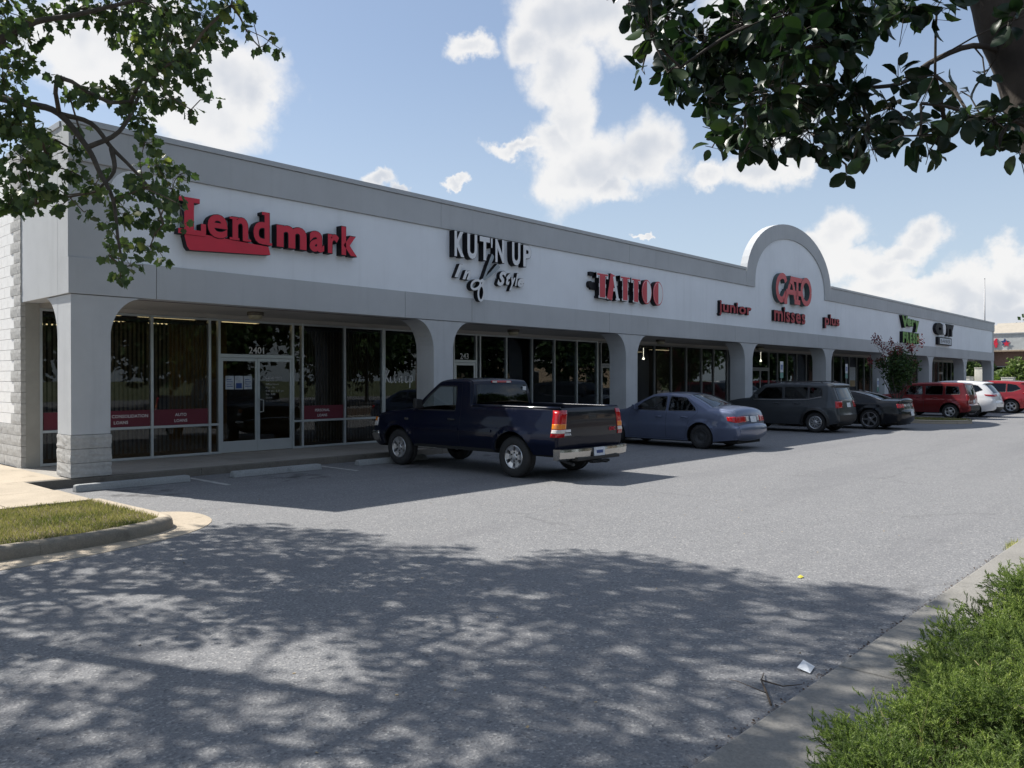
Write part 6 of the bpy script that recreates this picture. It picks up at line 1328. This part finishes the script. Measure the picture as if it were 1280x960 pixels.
def single_leaves(tpl, idx, mname, parent, name='leaf'):
    meshes = []
    tv, tf = np.array(tpl[0], float), tpl[1]
    for s in (.7, 1.3): v = tv.copy(); v[:, 2] *= s; meshes.append(np_mesh(name, v, tf, [mname]))
    for k, i in enumerate(idx):
        f = fwd[i]; s = np.cross(f, nr[i]); s /= np.linalg.norm(s); u = np.cross(s, f); z = size[i]
        o = bpy.data.objects.new(name, meshes[k % 2]); COL.objects.link(o); o.parent = parent; o.matrix_parent_inverse = Matrix.Translation(-parent.location)
        o.matrix_basis = Matrix(((s[0] * z, f[0] * z, u[0] * z, P[i][0]), (s[1] * z, f[1] * z, u[1] * z, P[i][1]), (s[2] * z, f[2] * z, u[2] * z, P[i][2]), (0, 0, 0, 1)))
leafmat('leaf_maple_single', [(0, (.045, .072, .038)), (.5, (.072, .110, .050)), (.85, (.12, .16, .058)), (1, (.20, .21, .07))], .45, .42, None)
single_leaves(MAPLE_LEAF, big, 'leaf_maple_single', maple)
tag(scatter('leaves', *MAPLE_LEAF, P[rest], fwd[rest], nr[rest], size[rest], ['leaf_maple'], tint[rest], maple), kind='stuff')

# crape myrtle beside the camera, its branch across the top of the view
myr = thing('shade_tree', 'smooth barked tree at the right with large oval leaves against the sky', 'tree', MYRTLE_TR[0][:2] + (.05,))
tr_ = [tuple(MYRTLE_TR[0][:2]) + (-.05,)] + MYRTLE_TR; L2 = cat_rom(tr_, 4); n = len(L2)
b = MB(); b.tube(L2, [.118 - .05 * i / n + .012 * math.sin(i * 1.3) * .4 for i in range(n)], 16); obj('trunk', b, 'bark_myrtle', myr, smooth=True)
for L, r0 in zip(MYRTLE_BR, (.010, .012, .006, .008)):
    L2 = cat_rom(L, 4); n = len(L2); b = MB(); b.tube(L2, [r0 * (1 - .75 * i / n) for i in range(n)], 7); obj('branch', b, 'bark_myrtle', myr, smooth=True)
tb = MB()
for path_, rad in link_branches(MYRTLE, [p for L in MYRTLE_BR for p in L] + MYRTLE_TR[-4:], .0022, .45): tb.tube(path_, rad, 5, 0, False)
P, I = clump_points(MYRTLE, 9200, .9); inm = I < MYRTLE_IN; n = len(P); C0 = np.array(MYRTLE)[I][:, :3]
twigs(tb, P, I, MYRTLE, 3, .0013); tag(obj('twigs', tb, 'bark_myrtle', myr), kind='stuff')
out = unit(P - C0); fwd = unit(out * .8 + rand_dirs(n) * .55 + np.array((0, 0, -.35))); nr = unit(np.array((0, 0, .35)) + rand_dirs(n) * 1.0)
size = RNG.uniform(.038, .066, n); tint = np.clip(.45 + RNG.normal(0, .25, n), 0, 1)
order = np.argsort(np.where(inm, -size / np.linalg.norm(P - cam_p, axis=1), 0)); big = order[:300]; rest = order[300:]
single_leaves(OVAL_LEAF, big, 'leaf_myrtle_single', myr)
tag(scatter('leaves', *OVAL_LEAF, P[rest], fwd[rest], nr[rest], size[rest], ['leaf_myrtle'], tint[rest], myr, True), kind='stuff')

# spreading juniper in the planting bed at the right
jun = thing('juniper_shrub', 'low spreading green juniper shrub at the right beside the concrete kerb strip', 'shrub', (.2, -14.2, .1))
def edge_at(x):
    e = -13.0 + .09 * np.sin(x * 2.3) + .07 * np.sin(x * 5.1 + 1); return np.where(x < -1.3, e - (-1.3 - x) * .55, e)
def mound(x, y): return .08 + .40 * np.clip((edge_at(x) - y) / .6, 0, 1) ** .6 + .09 * np.sin(x * 3.3 + y * 2.1) * np.clip((edge_at(x) - y) / .4, 0, 1) + .07 * np.sin(x * 6.1 - y * 4.7) + .04 * np.sin(x * 11 + y * 9)
NL = 300; lx = RNG.uniform(-2.0, 2.5, NL); ly = edge_at(lx) - .04 - RNG.uniform(0, 1, NL) ** 1.15 * 1.9; lr = RNG.uniform(.09, .17, NL); lz = .58 * mound(lx, ly) - .01 + RNG.normal(0, .035, NL)
own = RNG.integers(0, NL, 5600); NS = len(own); dx_, dy_ = RNG.normal(0, .55, NS) * lr[own], RNG.normal(0, .55, NS) * lr[own]
tx, ty = lx[own] + dx_, ly[own] + dy_; dd = np.hypot(dx_, dy_) / lr[own]; low = np.clip(dd / 1.5, 0, 1)
ok = (np.hypot(tx - CX, ty - CY) > 1.9) & (np.hypot(tx + 1.0, ty + 14.4) > .25) & (ty < edge_at(tx) + .06) & (tx > -1.92)
own, tx, ty, low, dx_, dy_, dd = (q[ok] for q in (own, tx, ty, low, dx_, dy_, dd)); NS = len(tx)
tz = np.maximum(.05, lz[own] + .06 - .14 * dd ** 2)
jb = MB(); sp, sf, st, ss = [], [], [], []
near_edge = np.clip(1 - (edge_at(tx) - ty) / .45, 0, 1); a = RNG.uniform(0, 6.28, NS)
ax = unit(np.c_[np.cos(a) * .4 + dx_ / lr[own] * .9 - .15, np.sin(a) * .4 + dy_ / lr[own] * .9 + near_edge * .7, RNG.uniform(.25, .8, NS)])
hue = np.clip(.40 + .10 * np.sin(tx * 4.1 + ty * 3.0) + RNG.normal(0, .10, NS) - .25 * low, 0, 1)  # tufts low between lumps tinted darker, shade of the gaps put into colour
for k in range(NS):
    # one plumy tuft: a short bent stem with side shoots that get shorter to the tip
    L = RNG.uniform(.12, .23); A = ax[k]; base = np.array((tx[k], ty[k], tz[k])); S1 = unit(np.cross(A, rand_dirs(1)[0])); S2 = np.cross(A, S1)
    for q in range(6):
        u0 = q / 6; ph = q * 2.4; sd = unit(A * .8 + (S1 * math.cos(ph) + S2 * math.sin(ph)) * .75); l = L * (.62 - .38 * u0); b0 = base + A * L * u0 * .75 + np.array((0, 0, .06)) * u0 * u0
        m = 7; w = np.linspace(.1, 1, m)[:, None]
        sp.append(b0 + sd * l * w + RNG.normal(0, .004, (m, 3))); sf.append(unit(sd + rand_dirs(m) * .42 + (0, 0, .1))); ss.append(RNG.uniform(.022, .038, m)); st.append(np.clip(hue[k] + .30 * (w[:, 0] - .5) + .18 * u0 + RNG.normal(0, .07, m), 0, 1))
    if k % 5 == 0: jb.tube([base - A * .12 - (0, 0, .05), base, base + A * L * .6], [.006, .004, .002], 4, 0, False)
SPRIG_V, SPRIG_F = [], []
for i in range(7):
    y0 = i / 7 * .85; q = i * 2.4; c, s_ = math.cos(q), math.sin(q); k = len(SPRIG_V); w = .085
    SPRIG_V += [(-s_ * w, y0, c * w), (s_ * w, y0, -c * w), (c * .26, y0 + .42, s_ * .26)]; SPRIG_F.append((k, k + 1, k + 2))
sp = np.concatenate(sp); sf = np.concatenate(sf); ss = np.concatenate(ss); st = np.concatenate(st)
tag(scatter('foliage', SPRIG_V, SPRIG_F, sp, sf, rand_dirs(len(sp)), ss, ['leaf_juniper'], st, jun), kind='stuff')
for i in range(14):
    x0, y0 = RNG.uniform(-.6, 3.2), RNG.uniform(-14.8, -13.9); q = RNG.uniform(0, 6.28); jb.tube([(.6, -14.4, .05), ((x0 + .6) / 2, (y0 - 14.4) / 2, .2), (x0, y0, .22), (x0 + .3 * math.cos(q), y0 + .3 * math.sin(q), .3)], [.022, .016, .011, .005], 6, 0, False)
tag(obj('stems', jb, 'twig', jun, smooth=True), kind='stuff')
db = MB()
for x, y, z, q, L in ((-.95, -13.75, .36, 2.6, .2), (-.55, -13.7, .38, .4, .22), (-1.0, -13.95, .34, 2.9, .2), (-.7, -13.5, .34, .9, .15)):
    e = (x + L * math.cos(q), y + L * math.sin(q), z + .08); db.tube([(x, y, z - .05), ((x + e[0]) / 2, (y + e[1]) / 2, z + .06), e], [.004, .003, .0015], 4, 0, False)
    db.tube([((x + e[0]) / 2, (y + e[1]) / 2, z + .06), (e[0] + .04, e[1] + .06, e[2] + .05)], [.0025, .001], 4, 0, False)
tag(obj('dry_twigs', db, 'dry_twig', jun), kind='stuff')
# tall grass blades in front of the juniper
gb_pos = []; gb_f = []
for cx_, cy_, nb in ((-1.12, -13.22, 6), (-.4, -13.62, 3)):
    for i in range(nb): gb_pos.append((cx_ + RNG.normal(0, .03), cy_ + RNG.normal(0, .03), .14)); gb_f.append((RNG.normal(0, .35), RNG.normal(0, .35), 1))
gp, gf = np.array(gb_pos), np.array(gb_f); n = len(gp)
tag(scatter('tall_grass', [(-.014, 0, 0), (.014, 0, 0), (.011, .6, .04), (0, 1, .16), (-.011, .6, .04)], [(0, 1, 2), (0, 2, 4), (4, 2, 3)], gp, gf, rand_dirs(n), RNG.uniform(.18, .36, n), ['straw'], RNG.uniform(0, 1, n)), kind='stuff')
# weeds in the kerb joint and litter along the gutter line
def weed(x, y, n, h, label):
    p = np.c_[x + RNG.normal(0, .12, n), y + RNG.normal(0, .02, n), np.zeros(n)]; f = np.c_[RNG.normal(0, .7, n), RNG.normal(0, .7, n), np.ones(n)]
    o = scatter('weed', [(-.05, 0, 0), (.05, 0, 0), (0, 1, .2)], [(0, 1, 2)], p, f, rand_dirs(n), RNG.uniform(.4, 1, n) * h, ['straw'], RNG.uniform(0, 1, n)); tag(o, label, 'weed')
weed(5.1, -12.40, 160, .09, 'yellow green weed tuft in the kerb joint at the right edge, nearest the camera')
weed(7.6, -12.38, 160, .10, 'yellow green weed tuft farther along the kerb joint at the right edge')
n = 420; lx = RNG.uniform(-3, 4.5, n); ly = -12.40 + np.abs(RNG.normal(0, .022, n)); P_ = np.c_[lx, ly, np.full(n, .006)]
tag(scatter('gutter_debris', QUAD_LEAF[0], QUAD_LEAF[1], P_, np.c_[RNG.normal(size=(n, 2)), RNG.normal(0, .2, n)], np.array((0, 0, 1.)) + RNG.normal(0, .3, (n, 3)), RNG.uniform(.006, .018, n), ['mulch'], np.zeros(n)), kind='stuff')
n = 260; lx = RNG.uniform(-3.5, 12, n); ly = RNG.uniform(-12.2, -3, n); P_ = np.c_[lx, ly, np.full(n, .004)]
tag(scatter('scattered_bits', QUAD_LEAF[0], QUAD_LEAF[1], P_, np.c_[RNG.normal(size=(n, 2)), RNG.normal(0, .1, n)], np.array((0, 0, 1.)) + RNG.normal(0, .3, (n, 3)), RNG.uniform(.008, .022, n), ['dry_twig'], np.zeros(n)), kind='stuff')
b = MB(); b.tube([(-.62, -12.36, .012), (-.50, -12.28, .02), (-.36, -12.18, .03), (-.20, -12.12, .012)], [.006, .007, .005, .003], 6); b.tube([(-.36, -12.18, .03), (-.34, -12.30, .02), (-.22, -12.36, .012)], [.005, .004, .002], 5); b.tube([(-.50, -12.28, .02), (-.52, -12.12, .05), (-.47, -12.03, .03)], [.003, .002, .001], 5)
tag(obj('fallen_branch', b, 'twig', smooth=True), 'small forked dead branch lying on the asphalt by the kerb strip', 'branch')
b = MB(); b.add([(.0, -12.32, .008), (.12, -12.30, .012), (.14, -12.22, .03), (.02, -12.23, .015), (.07, -12.27, .03)], [(0, 1, 4), (1, 2, 4), (2, 3, 4), (3, 0, 4)]); o = tag(obj('paper_scrap', b, 'sticker_white'), 'crumpled white paper scrap on the asphalt near the kerb strip', 'litter')
q = o.modifiers.new('thick', 'SOLIDIFY'); q.thickness = .002
b = MB(); b.add([(2.23, -11.32, .006), (2.29, -11.325, .010), (2.30, -11.29, .02), (2.24, -11.285, .008), (2.265, -11.30, .016)], [(0, 1, 4), (1, 2, 4), (2, 3, 4), (3, 0, 4)]); mat('leaf_yellow', (.55, .50, .06), .7); o = tag(obj('fallen_leaf', b, 'leaf_yellow'), 'small yellow leaf lying alone on the sunlit asphalt', 'leaf')
q = o.modifiers.new('thick', 'SOLIDIFY'); q.thickness = .001

# trees built from leaf clumps ------------------------------------
def clump_tree(name, label, x, y, h, r, trunk_h, leaf='leaf_far', n_cl=40, size=.22, per=60, group=None, tint0=.45, trunk_r=.16, flat=1., stems=1, z0=0., seed=0, cat='tree', crown=None):
    rs = np.random.default_rng(seed + 11)
    t = thing(name, label, cat, (x, y, z0), group)
    cl = []
    for i in range(n_cl):
        d = rs.normal(size=3); d /= np.linalg.norm(d); q = rs.uniform(0, 1) ** .5; cz = trunk_h + (h - trunk_h) / 2
        zz = d[2] * q * (h - trunk_h) / 2 * .92; taper = 1 - .25 * max(0, zz) / ((h - trunk_h) / 2)
        cl.append((x + d[0] * q * r * .85 * taper, y + d[1] * q * r * .85 * taper, z0 + cz + zz, r * rs.uniform(.24, .42)))
    b = MB()
    for s in range(stems):
        q = s / stems * 6.28; o_ = .10 * (stems > 1); e = (x + o_ * 6 * math.cos(q), y + o_ * 6 * math.sin(q), z0 + h * .6)
        b.tube([(x + o_ * math.cos(q), y + o_ * math.sin(q), z0), (x + o_ * 1.6 * math.cos(q), y + o_ * 1.6 * math.sin(q), z0 + trunk_h * .7), e], [trunk_r, trunk_r * .8, trunk_r * .35], 8)
    obj('trunk', b, 'bark_myrtle' if stems > 1 else 'bark', t, smooth=True)
    b = MB()
    for p_, rad in link_branches(cl, [(x, y, z0 + trunk_h * .8), (x, y, z0 + (trunk_h + h) / 2)], trunk_r * .12, .4): b.tube(p_, rad, 5, 0, False)
    tag(obj('branches', b, 'bark', t), kind='stuff')
    P, I = [], []
    for i, c in enumerate(cl):
        m = int(per * rs.uniform(.7, 1.3)); d = unit(rs.normal(size=(m, 3))) * (rs.uniform(0, 1, m) ** .4)[:, None] * c[3]; P.append(d + np.array(c[:3])); I += [i] * m
    P = np.concatenate(P); I = np.array(I); n = len(P); o = unit(P - np.array(cl)[I][:, :3])
    f = unit(o + rs.normal(size=(n, 3)) * .6); nn = unit(rs.normal(size=(n, 3)) * .8 + (0, 0, 1)); ti = np.clip(tint0 + rs.normal(0, .2, n) + .25 * (rs.uniform(size=len(cl))[I] - .5), 0, 1)
    tag(scatter('crown', *QUAD_LEAF, P, f, nn, size * rs.uniform(.6, 1.3, n), [leaf], ti, t), kind='stuff')
    return t, cl
# flowering tree in the far island
ft, cl = clump_tree('flowering_tree', 'small multi stemmed tree with pink red blossom in the far island', 32.05, -3.0, 3.0, .92, 1.25, 'leaf_far', 40, .10, 62, stems=6, trunk_r=.035, z0=.1, seed=4, tint0=.45)
P, I = [], []
rs = np.random.default_rng(9); tops = [(32.05 + rs.uniform(-.95, .95), -3.0 + rs.uniform(-.95, .95), rs.uniform(2.4, 3.5), .22) for _ in range(15)]
for c in tops:
    m = 46; d = unit(rs.normal(size=(m, 3))) * (rs.uniform(0, 1, m) ** .5)[:, None] * np.array((.16, .16, .30)); P.append(d + np.array(c[:3]))
P = np.concatenate(P); n = len(P)
tag(scatter('blossom', *QUAD_LEAF, P, unit(rs.normal(size=(n, 3)) + (0, 0, .6)), unit(rs.normal(size=(n, 3))), .075 * rs.uniform(.6, 1.3, n), ['blossom'], rs.uniform(0, 1, n), ft), kind='stuff')
b = MB()
for c in tops: b.tube([(32.05 + (c[0] - 32.05) * .4, -3 + (c[1] + 3) * .4, 2.2), c[:3]], [.012, .005], 4, 0, False)
tag(obj('twigs', b, 'twig', ft), kind='stuff')

# ------------------------------------------------------------------ beyond the right end
far = thing('brick_building', 'brick building with a white sign band beyond the right end of the arcade', 'building', (92, -6, 0))
box('wall', 90.4, 108, -22, 9.4, 0, 4.72, 'brick', far); box('sign_band', 89.4, 108, -22, 9.6, 4.72, 6.45, 'band_white', far)
box('band_trim', 89.3, 89.4, -22, 9.6, 4.66, 4.80, 'tan_wall', far); box('coping', 89.3, 108, -22.1, 9.7, 6.45, 6.56, 'coping_metal', far)
b = MB(); b.prism([(96, 6.56), (104, 6.56), (100, 8.2)], 1.5, 7.0); obj('roof', b, 'cream_roof', far)
b = MB(); b.face([(95, 9.2, 6.57), (95, 3.0, 6.57), (100, 3.0, 8.0), (100, 7.5, 8.0)]); b.face([(95, 9.2, 6.57), (100, 7.5, 8.0), (104, 9.2, 6.57)]); obj('roof_slope', b, 'cream_roof', far)
for y in (9.2, 6.2, 2.2, -2, -6): box('column', 89.5, 90.0, y - .55, y, 0, 4.72, 'brick' if y != 9.2 else 'tan_wall', far)
for y in (4.4, .2, -4): 
    w = box('window', 90.36, 90.42, y - 1.4, y + 1.2, .5, 3.2, 'aluminium_grey', far); box('pane', 90.33, 90.358, y - 1.3, y + 1.1, .6, 3.1, 'car_glass_dark', w)
sg = thing('far_sign', 'red figure 24 with a blue star on the distant white sign band', 'sign', (89.3, 4.5, 5.5)); b = MB()
v, f_, nz = glyphs('24', .1, .05, 2)
b.v = [(89.36 - p[2] * .8, 5.82 - p[0] * 1.0, 5.15 + p[1] * 1.15) for p in v]; b.f = f_; b.m = [0] * len(f_); obj('figures', b, 'sign_red', sg)
def star(cx_, cz_, R0, y): return [(cx_ + (R0 if i % 2 == 0 else R0 * .42) * math.sin(math.pi * i / 5), cz_ + (R0 if i % 2 == 0 else R0 * .42) * math.cos(math.pi * i / 5)) for i in range(10)][::-1]
b = MB(); S_ = star(0, 0, .40, 0); b.v = [(89.34, 4.22 - x, 5.62 + z) for x, z in S_] + [(89.4, 4.22 - x, 5.62 + z) for x, z in S_]; b.f = [tuple(range(10))[::-1], tuple(range(10, 20))] + [(i, (i + 1) % 10, 10 + (i + 1) % 10, 10 + i) for i in range(10)]; b.m = [0] * 12; obj('star', b, 'star_blue', sg)
b = MB(); S_ = star(0, 0, .34, 0); b.v = [(89.30, 4.05 - x, 5.45 + z) for x, z in S_] + [(89.33, 4.05 - x, 5.45 + z) for x, z in S_]; b.f = [tuple(range(10))[::-1], tuple(range(10, 20))] + [(i, (i + 1) % 10, 10 + (i + 1) % 10, 10 + i) for i in range(10)]; b.m = [0] * 12; obj('star_red', b, 'sign_red', sg)  # second star in sign red, offset in front of the blue one
# slim mast behind the right end of the roof
b = MB(); b.tube([(86, 5.3, 0), (86, 5.3, 6), (86, 5.3, 11.8)], [.13, .10, .03], 10); b.lathe([(0, 11.78), (.05, 11.82), (.04, 11.9), (0, 11.93)], (86, 5.3, 0), n=8)
tag(obj('mast', b, 'pole_metal', smooth=True), 'slim grey mast rising behind the right end of the roof', 'mast')
for k, (x0, y0, w, d, h, lab) in enumerate(((69.5, 3.4, 1.2, 1.3, 2.0, 'long pale utility cabinet seen through the last arch'), (71.0, 2.2, 1.2, 1.0, 2.75, 'taller pale utility cabinet seen through the last arch'), (73.5, .9, .9, .8, 1.95, 'pale utility cabinet just right of the last pillar'))):
    t = thing('utility_cabinet', lab, 'utility cabinet', (x0, y0, 0)); box('case', x0, x0 + d, y0 - w / 2, y0 + w / 2, .08, h, 'cabinet_white', t, bevel=.03); box('plinth', x0 - .05, x0 + d + .05, y0 - w / 2 - .05, y0 + w / 2 + .05, 0, .08, 'concrete_grey', t); box('cap', x0 - .03, x0 + d + .03, y0 - w / 2 - .03, y0 + w / 2 + .03, h + .001, h + .05, 'cabinet_white', t, bevel=.01); box('handle', x0 - .03, x0, y0 - .05, y0 + .05, h * .5, h * .56, 'pole_metal', t)
FT = 'trees beyond the right end of the shops'
clump_tree('tree', 'round light green bushy tree right of the last pillar, in front of the brick building', 77, .75, 3.5, 1.75, .3, 'leaf_light', 50, .24, 90, FT, seed=21, tint0=.55)
clump_tree('tree', 'green tree filling the last arch of the arcade', 80, 6.6, 4.4, 2.6, .6, 'leaf_light', 50, .26, 90, FT, seed=22, tint0=.3)
clump_tree('tree', 'dark narrow tree against the brick wall at the right edge', 86, -2.6, 6.3, 1.9, .8, 'leaf_far', 40, .28, 80, FT, seed=23, tint0=.15)
clump_tree('tree', 'small green tree in front of the brick columns', 84, 4.6, 3.6, 1.1, .8, 'leaf_far', 30, .22, 80, FT, seed=27, tint0=.55)
clump_tree('tree', 'tree top showing above the roof of the brick building at the right edge', 118, 4.8, 10.6, 4.5, 2, 'leaf_far', 60, .5, 80, FT, seed=24, tint0=.6)
clump_tree('tree', 'small dark tree top just above the cream roof', 125, 15.2, 9.2, 2.2, 2, 'leaf_far', 30, .4, 60, FT, seed=25, tint0=.3)
for k, (x, y) in enumerate(((140, -12), (150, -30), (128, -42), (112, -55))):
    clump_tree('tree', ['far green tree beyond the lot, first past the brick building', 'far green tree beyond the lot, second past the brick building', 'far green tree at the lot edge, third past the brick building', 'far green tree at the lot edge, outermost'][k], x, y, 9, 5, 1.5, 'leaf_far', 40, .6, 60, FT, seed=30 + k)
for k, (x, y) in enumerate(((81, -8.5), (83, -14), (80, -20), (66, -23.5))):  # unseen trees added so the shop glass does not mirror the brick wall
    clump_tree('tree', 'unseen dark tree added to keep brick out of window reflections, ' + ['nearest the sign band corner', 'second from the sign', 'third from the sign', 'nearest the road'][k], x, y, 7.5, 3.4, 1.2, 'leaf_far', 46, .36, 100, FT, seed=80 + k, tint0=.2)
# across the road, seen mirrored in the shop glass
RT = 'trees across the road mirrored in the shop windows'
for k, (x, y, h, r) in enumerate(((2, -27, 9, 4.5), (14, -24, 10, 5), (27, -26, 9.5, 5), (40, -25, 10, 5), (54, -27, 11, 5.5), (-10, -26, 9, 4.5), (70, -26, 10, 5.5), (90, -27, 11, 6), (8, -31, 9, 4.5), (21, -31, 9, 4.8), (34, -32, 9.5, 4.8))):
    clump_tree('tree', 'broad green tree across the road, ' + ['nearest the photographer', 'second along the road', 'third along the road', 'fourth along the road', 'fifth along the road', 'nearest the corner', 'sixth along the road', 'last along the road', 'nearest in the rear row', 'second in the rear row', 'third in the rear row'][k], x, y, h, r, 1.8, 'leaf_far', 60, .42, 120, RT, seed=50 + k, tint0=.35)
hs = thing('house', 'low pale building with a gabled grey roof across the road', 'building', (90, -58, 0))
box('wall', 68, 112, -66, -54, 0, 4.2, 'tan_wall', hs)
b = MB()
for i in range(4):
    x0 = 68 + 11 * i; b.add([(x0, -53.4, 4.15), (x0 + 11, -53.4, 4.15), (x0 + 5.5, -53.4, 7.4), (x0, -66.6, 4.15), (x0 + 11, -66.6, 4.15), (x0 + 5.5, -66.6, 7.4)], [(0, 1, 2)[::-1], (3, 4, 5), (0, 2, 5, 3), (1, 4, 5, 2)])
obj('roof', b, 'coping_metal', hs)
for i in range(6): w = box('window', 70 + 7 * i, 73.2 + 7 * i, -53.98, -53.9, .8, 3, 'aluminium_grey', hs); box('pane', 70.1 + 7 * i, 73.1 + 7 * i, -53.89, -53.87, .9, 2.9, 'car_glass_dark', w)
